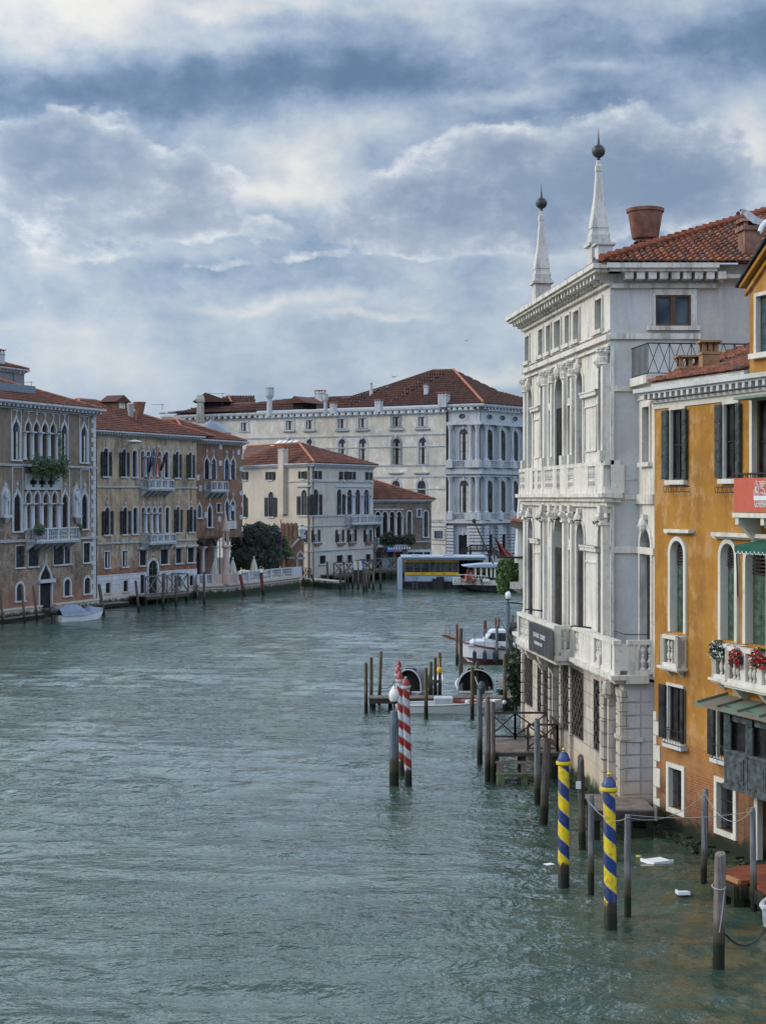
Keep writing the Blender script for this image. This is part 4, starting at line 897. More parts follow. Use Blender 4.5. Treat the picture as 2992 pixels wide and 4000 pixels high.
for j in range(6):
    for i in range(3): m.face([(-.08 - i * .13 - j * .02, .06 * (i % 2), zf - j * .85), (-.08 - (i + 1) * .13 - j * .02, .06 * ((i + 1) % 2), zf - j * .85), (-.1 - (i + 1) * .14 - j * .02, .06 * ((i + 1) % 2), zf - (j + 1) * .85), (-.1 - i * .14 - j * .02, .06 * (i % 2), zf - (j + 1) * .85)])
for v in range(len(m.v)): m.v[v] = (m.v[v][0] * 1.6, m.v[v][1], m.v[v][2])
m.build('flag_cloth', plain('blue_flag_cloth', (.02, .03, .16), .85, .1), fp)
# dark garden tree
def tree(name, k, blobs, D, n, size, mat, label, trunk=.3, zb=1.3, seed=1):
    bl = []
    for (x, y, rx, rz, dd) in blobs:
        p = at(*P(k, x, y), D + dd); s = CR[k][2] / F * (D + dd); bl.append((p.x, p.y, p.z, rx * s, (rx + rz) / 2 * s, rz * s))
    c = Vector((sum(b[0] for b in bl) / len(bl), D, zb)); t = thing(name, label, 'tree', c)
    m = MB(); m.tube([(0, 0, 0), (.1, 0, 1.5), (0, .1, 3)], trunk, 8, trunk * .6)
    for b in bl: m.tube([(0, 0, 1.2), ((b[0] - c.x) * .5, (b[1] - c.y) * .5, (b[2] - c.z) * .7), (b[0] - c.x, b[1] - c.y, b[2] - c.z)], trunk * .4, 6, .04)
    m.build('trunk', M['bark'], t, True); leaves(MB(), [(b[0] - c.x, b[1] - c.y, b[2] - c.z, *b[3:]) for b in bl], n, size, seed).build('crown', mat, t, rec=False); return t
tree('garden_tree', 'D', [(700, 240, 190, 140, 0), (580, 300, 110, 130, 2), (820, 260, 120, 140, 1), (650, 420, 170, 120, -1), (850, 420, 120, 130, 0), (740, 160, 90, 70, 0), (540, 420, 70, 130, 1), (880, 180, 60, 70, 1)], 177, 26000, .15, M['leafdark'], 'large dark evergreen garden tree between the brick house and the pale palace', seed=2)
tree('garden_vine', 'D', [(965, 270, 50, 50, 0), (980, 350, 60, 40, 0), (1010, 380, 45, 30, -.4)], 179.5, 2200, .16, M['leaf'], 'light green climber on the crenellated brick wall', trunk=.08, seed=5)
# crenellated brick wall and gothic gate
cw = thing('crenellated_wall', 'red brick garden wall with rounded merlons behind the climber', 'wall'); pA = at(*P('D', 935, 0)[:1], 0, 183.5); pB = at(*P('D', 1085, 0)[:1], 0, 182.5); zt2 = zat('D', 1000, 245, 183); L = (pB - pA).length; cw.location = pA; cw.location.z = 0; cw.rotation_euler.z = math.atan2(pB.y - pA.y, pB.x - pA.x)
MB().box(0, L, 0, .5, 1, zt2).build('wall', M['C'], cw); m = MB()
for i in range(4): c = (i + .5) * L / 4; h = 1.3; w = L / 4 * .42; m.prism([(c - w, zt2), (c + w, zt2), (c + w, zt2 + h), (c + w * .5, zt2 + h * 1.35), (c, zt2 + h * 1.45), (c - w * .5, zt2 + h * 1.35), (c - w, zt2 + h)], .02, .48)
m.build('merlons', M['C'], cw)
g = thing('brick_gate_pier', 'red brick gothic gate pier with white stone urn at the terrace end', 'gate', at(*P('D', 1075, 0)[:1], 0, 180.5)); g.location.z = 0; s = .42296 / F * 180.5
zz = lambda y: zat('D', 1075, y, 180.5)
MB().box(-.95, .95, 0, 1.0, zt_, zz(350)).prism([(-.4, zz(350)), (.95, zz(350)), (.95, zz(240)), (.5, zz(240))], 0, 1.0).build('pier', M['C'], g)
MB().box(-1.1, 1.1, -.12, 1.1, zz(608), zz(590)).build('base_moulding', W, g); m = MB().prism([(-.75, zz(330)), (-.45, zz(330)), (.6, zz(245)), (.6, zz(225)), (.35, zz(235))], -.1, 1.1).box(.35, 1.15, -.1, 1.1, zz(245), zz(215))
MB().box(-1.1, -.1, -.1, 1.1, zz(430), zz(418)).build('string_course', W, g); MB().box(.1, 1.15, -.1, 1.1, zz(435), zz(420)).build('string_course', W, g)
m.lathe((.75, .4, zz(215)), [(.2, 0), (.35, .3), (.5, .7), (.3, .95), (.12, 1.05), (.3, 1.2), (.08, 1.4), (.02, 1.7)], 10); m.build('stone_trim', W, g)
ring(MB(), .25, .9, zz(530), zz(360), 'ogee', .12, -.1, .02).build('gate_window', W, g)
# ---- E : pale palace, two faces
fe1 = Fac(1216, 186, -2200, 940)
fe2 = Fac(1216, 186, CX + F * .53, 1215)
zE = H + (HY - P('c', 735, 962)[1]) / F * 186
E1 = Bld('pale_palace', 'pale cream canal palace with black shutters and a low red hipped roof', fe1, 'c')
uE = E1.u(735)
def e1(x0, x1, yt, yb, t, **k): E1.win(x0, x1, E1.z((x0 + x1) / 2, yt), E1.z((x0 + x1) / 2, yb), t, fm=W, **k)
for x0, x1 in ((130, 152), (349, 388)): e1(x0, x1, 1032, 1105, 'rect', shut='lrw', fw=.06, sash=False)
e1(645, 678, 1027, 1096, 'rect', shut='lrw', fw=.1)
e1(347, 397, 1212, 1440, 'round', shut='lrw', fw=.08, pane='glass'); e1(118, 146, 1235, 1442, 'round', shut='r', fw=.08)
e1(646, 703, 1195, 1425, 'round', shut='lrw', fw=.14)
e1(652, 688, 1562, 1672, 'rect', shut='rw', fw=.12)
e1(742, 788, 1790, 1860, 'rect', fw=.1, pane='dark') if False else None
E1.walls(0, uE, 0, zE, .4, M['Es'], rev=.3, side_r=False, top=False)
for y, h in ((1118, .14), (1437, .18), (1528, .14), (1757, .12)): E1.band(E1.u(520 if y < 1200 else 612), uE, E1.z(735, y), h, .1, W)
E1.cornice(0, uE, zE - .35, zE + .15, .5, .4, .14, W, endr=False)
E1.band(E1.u(612), uE, E1.z(735, 1160), .2, .22, W, 'window_hood')
chimney(E1, E1.u(495), -.25, 8.5, E1.z(495, 800), 1.35, 'box', M['Es'], d=.7)
MB().box(E1.u(535), E1.u(512) , -.02, 0, 5, zE - .4)
E2 = Bld('palace_front', 'x', fe2, 'c'); E2.root.parent = None
bpy.data.objects.remove(E2.root); E2.root = bpy.data.objects.new('canal_front', None); link(E2.root, E1.root)
loc = fe1.loc(fe2.o); E2.root.location = loc; E2.root.rotation_euler.z = fe2.rz - fe1.rz
def e2(x0, x1, yt, yb, t, **k): E2.win(x0, x1, E2.z((x0 + x1) / 2, yt), E2.z((x0 + x1) / 2, yb), t, fm=W, **k)
u2 = E2.u(1300)
e2(742, 795, 1023, 1098, 'rect', shut='rw', fw=.08); e2(1002, 1026, 1030, 1103, 'rect', shut='lw', fw=.06); e2(1062, 1108, 1030, 1103, 'rect', shut='lrw', fw=.06); e2(1222, 1262, 1035, 1106, 'rect', shut='rw', fw=.06)
e2(752, 800, 1190, 1425, 'round', shut='lrw', fw=.14); e2(965, 1010, 1190, 1422, 'round', shut='rw', fw=.14)
for x0, x1 in ((1060, 1105), (1133, 1180), (1210, 1260)): e2(x0, x1, 1192, 1420, 'round', fw=.12, pane='glass_blue' if x0 > 1200 else 'glass')
for x in (1050, 1118, 1195, 1272): column(E2, E2.u(x), E2.z(x, 1420), E2.z(x, 1245), .15, -.05, W)
for x0, x1 in ((756, 790), (975, 1008), (1084, 1120), (1230, 1260)): e2(x0, x1, 1560, 1670, 'rect', shut='lrw', fw=.14, blind=.35, curtain=True)
e2(810, 868, 1793, 1868, 'rect', fw=.12, pane='dark', grille=True, sash=False); e2(965, 1022, 1790, 1862, 'rect', fw=.12, pane='dark', grille=True, sash=False); e2(1063, 1107, 1788, 1860, 'rect', fw=.12, pane='dark', grille=True, sash=False); e2(1230, 1275, 1780, 1852, 'rect', fw=.12, pane='dark', grille=True, sash=False)
e2(1128, 1200, 1832, 2010, 'rect', fw=.14, pane='dark', sash=False, name='water_door', sill=False)
E2.walls(0, u2, 0, zE, 9, M['E'], side_l=False, top=False, back=False)
for y, h in ((1118, .14), (1437, .18), (1528, .14), (1757, .12)): E2.band(0, u2, E2.z(735, y), h, .1, W)
E2.cornice(0, u2, zE - .35, zE + .15, .5, .4, .14, W, endl=False, depth=9)
balcony(E2, E2.u(1048), u2 + .5, E2.z(1180, 1498), E2.z(1180, 1432), .9, W, 4, sp=.3, piers=4)
mb = MB(); b = E2.u(960), E2.u(1285); mb.box(b[0], b[1], -.12, 0, E2.z(1120, 1172), E2.z(1120, 1155)); E2.part(mb, 'window_hood', W)
for x, y in ((1000, 1690), (1100, 1685), (1252, 1680), (785, 1690)): MB().box(E2.u(x) - .8, E2.u(x) + .8, -.35, -.05, E2.z(x, y) - .1, E2.z(x, y) + .15).build('planter', M['terracotta'], E2.root)
# roof of E : explicit planes from the two eaves to a ridge
q0 = Vector((0, -.5, zE + .17)); q1 = Vector((uE, -.5, zE + .17)); e2b = Matrix.Translation(loc) @ Matrix.Rotation(fe2.rz - fe1.rz, 4, 'Z')
q1 = e2b @ Vector((-.1, -.5, zE + .17)); q2 = e2b @ Vector((u2 + .5, -.5, zE + .17)); q3 = e2b @ Vector((u2 + .5, 14, zE + .17))
r1 = fe1.loc(at(*P('c', 620, 768), 199)); r0 = fe1.loc(at(*P('c', 150, 770), 212)); r0.z = r1.z
q0 = fe1.loc(at(*P('c', 60, 978), 207)); q0.z = zE + .17
mb = MB(); tileplane(mb, [q0, q1, r1, r0], .34, .6, 1); tileplane(mb, [q1, q2, r1], .34, .6, 2); tileplane(mb, [q2, q3, r1], .34, .6, 3)
ro = mb.build('roof', M['tile_red'], E1.root, rec=False); MB().tube([q1 + Vector((0, 0, .1)), r1 + Vector((0, 0, .12))], .16).tube([r1, r0], .14).tube([q2, r1], .13).build('ridge_cap', M['ridge'], ro)
mb = MB()
for x in (375, 425, 470, 520): c = fe1.loc(at(*P('c', x, 797), 205)); mb.face([c + Vector((-.5, 0, 0)), c + Vector((.6, 0, 0)), c + Vector((.9, 1.2, .75)), c + Vector((-.2, 1.2, .75))])
mb.build('skylight', plain('skylight_glass', (.6, .64, .68), .2, .6), E1.root)
# ---- F : low brick house with arched loggia windows
ff = Fac(1458, 200.5, CX + F * 1.4, 1457)
Fb = Bld('low_brick_house', 'low grey brown brick house with tall white framed arches and ivy balcony', ff, 'd', 'house')
uF = Fb.u(662)
def wf(x0, x1, yt, yb, t, **k): Fb.win(x0, x1, Fb.z(400, yt), Fb.z(400, yb), t, fm=W, **k)
for x0, x1 in ((155, 198), (219, 262), (284, 327), (349, 390)): wf(x0, x1, 1393, 1622, 'round', fw=.12, pane='dark', sill=False)
for x0, x1 in ((442, 482), (592, 632)): wf(x0, x1, 1390, 1628, 'round', fw=.14, pane='glass', sash_m='shutg')
wf(533, 568, 1375, 1440, 'rect', fw=.12, name='stone_relief', pane='glass_blue', sash=False, depth=.1)
Fb.walls(0, uF, 0, Fb.z(400, 1300), 12, M['F'])
Fb.cornice(0, uF, Fb.z(400, 1310), Fb.z(400, 1285), .45, .4, .15, W, depth=12)
for x in (148, 209, 273, 338, 398): column(Fb, Fb.u(x), Fb.z(400, 1622), Fb.z(400, 1432), .13, -.06, W)
MB().box(Fb.u(140), Fb.u(405), -.1, 0, Fb.z(400, 1378), Fb.z(400, 1366)).build('window_hood', W, Fb.root)
balcony(Fb, .1, Fb.u(440), Fb.z(300, 1700), Fb.z(300, 1632), .9, W, 5, sp=.3, piers=5)
Fb.band(0, uF, Fb.z(600, 1668), .15, .1, W)
hiproof(Fb, -3, uF, .1, 12, Fb.z(400, 1285) + .02, .42, M['tile_red'], ov=.5, tw=.34, tl=.6)
mb = MB(); z0, z1 = Fb.z(550, 1800), Fb.z(550, 1745); mb.box(Fb.u(440), uF, -.12, -.02, z0, z1 + .1); Fb.part(mb, 'stone_lintel', W)
for x0, x1 in ((160, 200), (270, 310), (345, 395), (445, 495), (500, 580), (590, 645)): MB().box(Fb.u(x0), Fb.u(x1), -.14, -.121, .9 if x0 < 400 else 1.8, Fb.z(x0, 1762)).build('ground_door', M['dark'], Fb.root)
MB().box(Fb.u(205), Fb.u(270), -.35, -.3, .9, Fb.z(230, 1815)).build('grey_shutter', plain('grey_panel', (.20, .24, .28), .7, .2), Fb.root)
lv = leaves(MB(), [(Fb.u(x), -1.0, Fb.z(x, 1648), .95, .35, .6 + .3 * (x % 3)) for x in (205, 245, 285, 330, 375, 430)], 2200, .17, 6); o = lv.build('hanging_ivy', M['leafdark'], None); o.location = ff.o; o.rotation_euler = (0, 0, ff.rz); tag(o, 'dark ivy hanging over the balcony of the low brick house', 'ivy')
bn = MB().box(Fb.u(212), Fb.u(350), -1.15, -1.1, Fb.z(280, 1757), Fb.z(280, 1712)).build('blue_banner', plain('banner_blue', (.04, .12, .50), .7, .2), None); bn.location = ff.o; bn.rotation_euler.z = ff.rz; tag(bn, 'blue shop banner with pale lettering below the ivy balcony', 'banner')
for i in range(9): MB().box(Fb.u(224) + i * .42, Fb.u(224) + i * .42 + .25, -1.17, -1.152, Fb.z(280, 1735), Fb.z(280, 1718)).build('banner_letter', M['white'], bn)
MB().box(Fb.u(255), Fb.u(345), -1.17, -1.152, Fb.z(280, 1754), Fb.z(280, 1740)).build('banner_picture', plain('banner_picture', (.4, .12, .14), .7, .2), bn)
# ---- G : great white and cream palace at the bend
fg = Fac(P('d', 1112, 0)[0], 225, -8900, 640)
G = Bld('grand_palace', 'huge cream and white baroque palace with dark hipped roof closing the canal bend', fg, 'd')
uG = G.u(1112); uP = G.u(808)
def g4(x0, x1, yt, yb, t, k='d', **kw):
    if k == 'd' and x0 > 820: kw['y'] = -.25
    G.win(x0, x1, G.z((x0 + x1) / 2, yt, k), G.z((x0 + x1) / 2, yb, k), t, k=k, fm=W, **kw)
for k, xs in (('c', ((99, 157), (508, 568), (690, 750), (980, 1043), (1167, 1230), (1472, 1538))), ('d', ((311, 374), (546, 608)))):
    for x0, x1 in xs: xm = (x0 + x1) / 2; g4(x0, x1, 585 - (xm - 97) * .036 if k == 'c' else 534 + (0 if x0 < 500 else -2), 665 - (xm - 97) * .033 if k == 'c' else 618, 'rect', k, fw=.35, curtain=True, pane='glass_blue')
for k, xs in (('c', ((510, 560), (695, 747), (985, 1048), (1170, 1237), (1477, 1545))), ('d', ((312, 381), (550, 618)))):
    for x0, x1 in xs: xm = (x0 + x1) / 2; g4(x0, x1, 738 - (xm - 500) * .01 if k == 'c' else 722, 962, 'round', k, fw=.34, key=True, hood=1.25, curtain=True)
for x0, x1 in ((306, 378), (538, 612)): g4(x0, x1, 1112, 1340, 'round', 'd', fw=.34, key=True, hood=1.1)
zG1 = G.z(1112, 412); zG0 = G.z(1112, 478)
# corner pavilion, canal side wall
g4(925, 1004, 642, 925, 'round', fw=.3, key=True, curtain=True, nb=1); g4(928, 1008, 1110, 1402, 'round', fw=.3, key=True, curtain=True); g4(920, 985, 504, 552, 'oval', fw=.28, sash=False, sill=False, pane='glass_blue')
g4(918, 1000, 1605, 1785, 'rect', fw=.35, key=True, pane='dark', grille=True, sash=False, sill=False)
g4(690, 770, 1570, 1640, 'rect', fw=.3, name='stone_tablet', pane='glass_blue', sash=False, depth=.08)
ops_all = G.ops
G.ops = [o for o in ops_all if o[0] < uP]; G.walls(0, uP, 0, zG0, 20, M['G'], side_r=False)
G.ops = [o for o in ops_all if o[0] > uP]
mb = MB(); wallsheet(mb, uP, uG, 0, zG0, G.ops, .4, -.25); mb.face([(uP, -.25, 0), (uP, 0, 0), (uP, 0, zG0), (uP, -.25, zG0)]); mb.face([(uP + .02, .2, 0), (uG - .02, .2, 0), (uG - .02, .2, zG0), (uP + .02, .2, zG0)]); G.part(mb, 'pavilion_wall', W)
for y, h, p in ((690, .18, .08), (800, .15, .06), (972, .18, .08), (1078, .2, .08), (1190, .15, .06), (1478, .35, .12), (1530, .12, .08), (1690, .12, .05)): G.band(0, uP, G.z(800, y), h, p, W)
G.cornice(0, uP, G.z(700, 505), G.z(700, 440), .8, 1.15, .5, W, endr=False, endl=False)
MB().tube([(uP + .15, -.35, 2), (uP + .15, -.35, zG0)], .16).build('drainpipe', M['iron'], G.root)
# right (canal) front
fg2 = Fac(P('d', 1112, 0)[0], 225, 6000, P('d', 1112, 0)[0])
G2 = Bld('front', 'x', fg2, 'd'); bpy.data.objects.remove(G2.root); G2.root = bpy.data.objects.new('canal_front', None); link(G2.root, G.root)
G2.root.location = fg.loc(fg2.o); G2.root.rotation_euler.z = fg2.rz - fg.rz
LG = 24.0; bays = []; b0 = G2.u(1150)
bw = G2.u(1300) - G2.u(1182)
for i in range(5):
    uc = (G2.u(1182) + G2.u(1160)) / 2 + .55 + i * bw; bays.append(uc)
zr = lambda y: G.z(1112, y)
for i, uc in enumerate(bays):
    for yt, yb in ((642, 925), (1110, 1402)): G2.win(0, 0, zr(yt), zr(yb), 'round', u=(uc - .85, uc + .85), fm=W, fw=.3, key=True)
    G2.win(0, 0, zr(504), zr(552), 'oval', u=(uc - .8, uc + .8), fm=W, fw=.25, sash=False, sill=False, pane='glass_blue')
    G2.win(0, 0, zr(1605), zr(1800), 'rect', u=(uc - .95, uc + .95), fm=W, fw=.3, key=True, pane='dark', sash=False, sill=False, name='portal')
G2.walls(0, LG, 0, zG0, 20, W, side_l=False)
for S, a, b in ((G, uP, uG), (G2, 0, LG)):
    yy = -.25 if S is G else 0
    for y0, y1, p in ((600, 572, .5), (1052, 1002, .55), (1075, 1062, .25), (1500, 1472, .9)): MB().box(a - .1, b + (p if S is G else 0), yy - p, yy, zr(y0), zr(y1)).build('entablature', W, S.root)
    S.cornice(a, b, zG0, zG1, 1.0, .9, .3, W, endl=S is G, endr=S is G, y=yy)
def colpair(S, u, y=-.55, r=.3):
    for a, b in ((925, 600), (1402, 1072)): column(S, u, zr(a), zr(b), r, y, W, cap=.9, seg=12); MB().box(u - r * 1.8, u + r * 1.8, y - r * 1.7, y + .6, zr(a + 68), zr(a)).build('pedestal', W, S.root)
    m = MB(); z = zr(1785); n = 9
    for i in range(n): h = (zr(1520) - z) / n; m.box(u - .55, u + .55, y - .2, y + .6, z + i * h + .06, z + (i + 1) * h - .06)
    S.part(m, 'rusticated_pier', W)
for x in (858, 1042, 1100): colpair(G, G.u(x), -.75)
for uc in bays[:4]: colpair(G2, uc + bw / 2, -.6)
colpair(G2, .45, -.6)
for z0, z1 in ((zr(990), zr(925)), (zr(1470), zr(1405))):
    balus(MB(), (G.u(880), -.9), (G.u(1005), -.9), z0, z1, .3, .1, 1, .3, 6).build('balustrade', W, G.root); m = MB()
    for uc in bays: balus(m, (uc - 1.1, -.75), (uc + 1.1, -.75), z0, z1, .3, .1, 1, .3, 6)
    m.build('balustrade', W, G2.root)
# roof planes
def gl(x, y, D, k='d'): return fg.loc(at(*P(k, x, y), D))
ez = zG1 + .03; eL = Vector((-.5, -.9, G.z(0, 455) + .05)); eL.z = ez; eR = Vector((uG + 1.0, -1.2, ez)); m2 = Matrix.Translation(G2.root.location) @ Matrix.Rotation(G2.root.rotation_euler.z, 4, 'Z'); eF = m2 @ Vector((LG, -1.0, ez))
k1 = gl(680, 112, 238); k2 = gl(865, 108, 238); k0 = gl(270, 250, 240); kL = gl(-600, 385, 250); kL.z = gl(0, 345, 243).z; kB = m2 @ Vector((LG, 12, k2.z - 2.5))
km = Vector((G.u(270), -.9, ez)); kk = gl(-60, 352, 238); ke = Vector((G.u(-60), -.9, ez))
mb = MB(); tileplane(mb, [eL, ke, kk], .4, .75, 1); tileplane(mb, [eL, kk, kL], .4, .75, 11); tileplane(mb, [ke, km, k0], .4, .75, 5); tileplane(mb, [ke, k0, kk], .4, .75, 12); tileplane(mb, [km, eR, k2], .4, .75, 2); tileplane(mb, [km, k2, k1], .4, .75, 6); tileplane(mb, [km, k1, k0], .4, .75, 7); tileplane(mb, [eR, eF, kB], .4, .75, 3); tileplane(mb, [eR, kB, k2], .4, .75, 8)
ro = mb.build('roof', M['tile_dark'], G.root, rec=False); v = Vector((0, 0, .12))
MB().tube([eR + v, k2 + v], .2).tube([k1 + v, k2 + v], .15).build('ridge_cap', M['ridge'], ro); MB().tube([k0 + v, k1 + v], .12).tube([kk + v, k0 + v], .12).tube([kL + v, kk + v], .12).build('ridge_cap', M['tile_dark'], ro)
bk = MB(); bk.face([k1 + v * -2, k2 + v * -2, kB, Vector((kB.x - 8, kB.y + 10, ez)), Vector((k1.x, k1.y + 16, ez))]); bk.build('back_roof', M['tile_dark'], ro)
def gch(k, x, yt, yb, w, D, st, lab=None): 
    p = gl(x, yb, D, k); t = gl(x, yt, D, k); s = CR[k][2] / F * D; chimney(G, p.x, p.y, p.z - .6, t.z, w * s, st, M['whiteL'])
gch('c', 357, 265, 490, 78, 229, 'tall'); gch('c', 818, 290, 375, 75, 240, 'box'); gch('c', 865, 325, 470, 50, 229, 'tall'); gch('c', 938, 398, 465, 48, 228, 'box'); gch('c', 1281, 205, 325, 44, 238, 'obelisk'); gch('c', 1350, 372, 452, 56, 228, 'box')
gch('d', 616, 232, 303, 34, 232, 'box'); gch('d', 777, 308, 408, 82, 227, 'box')
p = gl(612, 440, 231, 'c'); t = p.z; dm = MB().box(p.x - .8, p.x + .8, p.y, p.y + 4, t - .2, t + .75).build('dormer', M['dark'], G.root); MB().prism([(p.x - 1.7, t + .55), (p.x + 2.0, t + .55), (p.x - .2, t + 1.6)], p.y - .6, p.y + 5).build('dormer_roof', M['tile_dark'], dm)
# rear wing seen over the ochre roof
fr = Fac(P('b', 1500, 0)[0], 262, -9000, P('b', 760, 0)[0])
p = at(*P('b', 765, 275), 255); Rw = thing('rear_wing_house', 'cream house with dark tiled hipped roof and small dormer behind the lead dome', 'house', (p.x, p.y, 0))
p = Vector((p.x, p.y, 0))
def rl(x, y, D): return at(*P('b', x, y), D) - p
mb = MB(); tileplane(mb, [rl(765, 285, 252), rl(1513, 275, 252), rl(1500, 110, 262), rl(1260, 103, 262)], .45, .8, 1); mb.build('roof', M['tile_dark'], Rw, rec=False)
MB().tube([rl(1262, 103, 262), rl(1300, 180, 256), ], .16).tube([rl(1300, 180, 256), rl(1500, 172, 256)], .14).build('ridge_cap', M['ridge'], Rw)
c = rl(1010, 270, 248); MB().lathe(c, [(.95, -1.5), (.75, 1.2), (.7, 1.8), (.95, 1.9), (.95, 2.3), (.6, 3.0)], 4, math.pi / 4).build('chimney', plaster('chimney_render', (.42, .40, .34), (.36, .33, .28), None, algae=False), Rw)
c = rl(1065, 175, 250); dm = MB().box(c.x - 1.5, c.x + 3.6, 0 + c.y, c.y + 3, c.z - 1.2, c.z + .6).build('dormer', M['dark'], Rw); MB().prism([(c.x - 2.2, c.z + .2), (c.x + 4.2, c.z + .2), (c.x - .1, c.z + 1.7)], c.y - .8, c.y + 3.5).build('dormer_roof', M['tile_dark'], dm)
MB().box(rl(765, 0, 252).x, rl(1513, 0, 252).x, c.y + 1.5, c.y + 4, 0, rl(765, 285, 252).z).build('wall', M['G'], Rw)
# lead dome
p = at(*P('b', 1110, 445), 200); s = .4296 / F * 200
mb = MB(); mb.lathe((0, 0, 0), [(180 * s, -2), (180 * s, 0), (128 * s, 40 * s), (92 * s, 70 * s), (60 * s, 88 * s), (30 * s, 103 * s), (9 * s, 125 * s), (12 * s, 135 * s), (3 * s, 165 * s)], 20); o = mb.build('lead_dome', M['lead'], None, True, loc=p); tag(o, 'grey lead covered dome with small finial behind the brick gothic house roof', 'dome')
antenna('b', 1210, 80, 330, 198, 2.0, 'tall aerial mast standing over the lead dome')
# salmon building beyond
p = at(2012, 2200, 246); s = 1 / F * 246; sb = thing('salmon_house', 'salmon pink house beyond the grand palace with white cornice', 'house', (p.x, p.y, 0))
za = lambda y: H - (y - HY) / F * 246
MB().box(0, 9, 0, 8, 0, za(1640)).build('wall', M['salmon'], sb); MB().box(-1.0, 9.3, -.8, .2, za(1648), za(1632)).box(-.1, 9.1, -.15, 0, za(1820), za(1812)).build('cornice', W, sb); MB().box(-1.2, 9.3, -1, 8.2, za(1632), za(1618)).build('roof_terrace', M['wooddark'], sb)
mb = MB(); tileplane(mb, [(.5, -.8, za(1618)), (9, -.8, za(1618)), (9, 5, za(1590)), (2, 5, za(1590))], .4, .7, 1); mb.build('roof', M['tile_red'], sb, rec=False)
# land
mb = MB(); g0 = at(1216, 0, 190); mb.prism([(-90, 120), (fa.o.x - 1, fa.o.y + 3), (-30, 158), (-24, 176), (-10, 196), (0, 210), (14, 222), (40, 262), (120, 300), (120, 700), (-300, 700), (-300, 120)], -1, .85, 'z'); tag(mb.build('land', land), kind='structure')
# ================================================================ right bank : white palace
LW = M['lolin']; LB = M['lolinb']
fl = Fac(2382, 50.7, 850, 2047); L_ = Bld('white_palace', 'tall narrow white stone palace with two obelisks on its cornice, beside the orange house', fl, 'f')
uC = fl.u(2382); uG_ = fl.u(2435); XF = lambda x: L_.u(x)
def lw(x0, x1, zt, zb, t, **k):
    k.setdefault('fm', LW); k.setdefault('sash', False); L_.win(x0, x1, zt, zb, t, **k)
# second piano nobile
for i, (x0, x1) in enumerate(((232, 262), (330, 362), (442, 507), (612, 660), (786, 824))):
    lw(x0, x1, 15.0 if i != 2 else 15.1, 11.72, 'round', fw=.16, key=True, proud=.05, pane='dark' if i == 2 else 'glass', depth=.75, sash=False, sill=False)
for x0, x1 in ((397, 418), (545, 568)): lw(x0, x1, 13.9, 11.72, 'rect', fw=.08, pane='glass', depth=.5, sash=False, sill=False); lw(x0, x1, 15.0, 14.2, 'rect', fw=.08, pane='glass', depth=.3, sash=False, sill=False)
# first piano nobile
for i, (x0, x1) in enumerate(((230, 270), (332, 364), (434, 513), (612, 670), (780, 832))):
    lw(x0, x1, 9.64 if i != 2 else 9.85, 4.95, 'round', fw=.16, key=True, proud=.05, pane='dark', depth=.5, sash=False, sill=False)
for x0, x1 in ((404, 424), (552, 575)): lw(x0, x1, 8.6, 4.95, 'rect', fw=.08, pane='dark', depth=.35, sash=False, sill=False); lw(x0, x1, 9.7, 9.0, 'rect', fw=.08, pane='glass', depth=.3, sash=False, sill=False)
# attic
for x0, x1 in ((165, 190), (248, 275), (297, 323), (347, 385), (413, 440), (465, 500), (600, 641)): lw(x0, x1, 17.24, 16.18, 'rect', k='e', fw=.09, pane='glass_blue', depth=.28, sash=False)
# ground
for x0, x1 in ((155, 220), (290, 345), (362, 425), (566, 636), (662, 770), (900, 992)): lw(x0, x1, 4.28, 1.95, 'rect', k='G', fw=.001, pane='dark', depth=.3, sash=False, sill=False, fm=LB)
lw(452, 532, 4.35, .5, 'round', k='G', fw=.12, pane='dark', depth=.6, sash=False, sill=False, key=True, fm=LB, name='water_portal')
L_.ops.append((L_.u(1082, 'G'), L_.u(1185, 'G'), .5, 4.25, 'round'))
up_ = L_.ops; zL = 4.75
L_.ops = [o for o in up_ if o[2] > 4.8]; mb = MB(); wallsheet(mb, 0, uC, zL, 17.55, L_.ops, .75); mb.face([(.02, .8, zL), (uC - .02, .8, zL), (uC - .02, .8, 17.5), (.02, .8, 17.5)]); mb.face([(0, 0, 0), (0, 14, 0), (0, 14, 17.55), (0, 0, 17.55)]); L_.part(mb, 'wall', LW)
L_.ops = [o for o in up_ if o[2] < 4.8]; mb = MB(); wallsheet(mb, 0, uG_, 0, zL, L_.ops, .6); mb.face([(.02, .65, 0), (uG_ - .9, .65, 0), (uG_ - .9, .65, zL), (.02, .65, zL)]); L_.part(mb, 'ground_wall', LB)
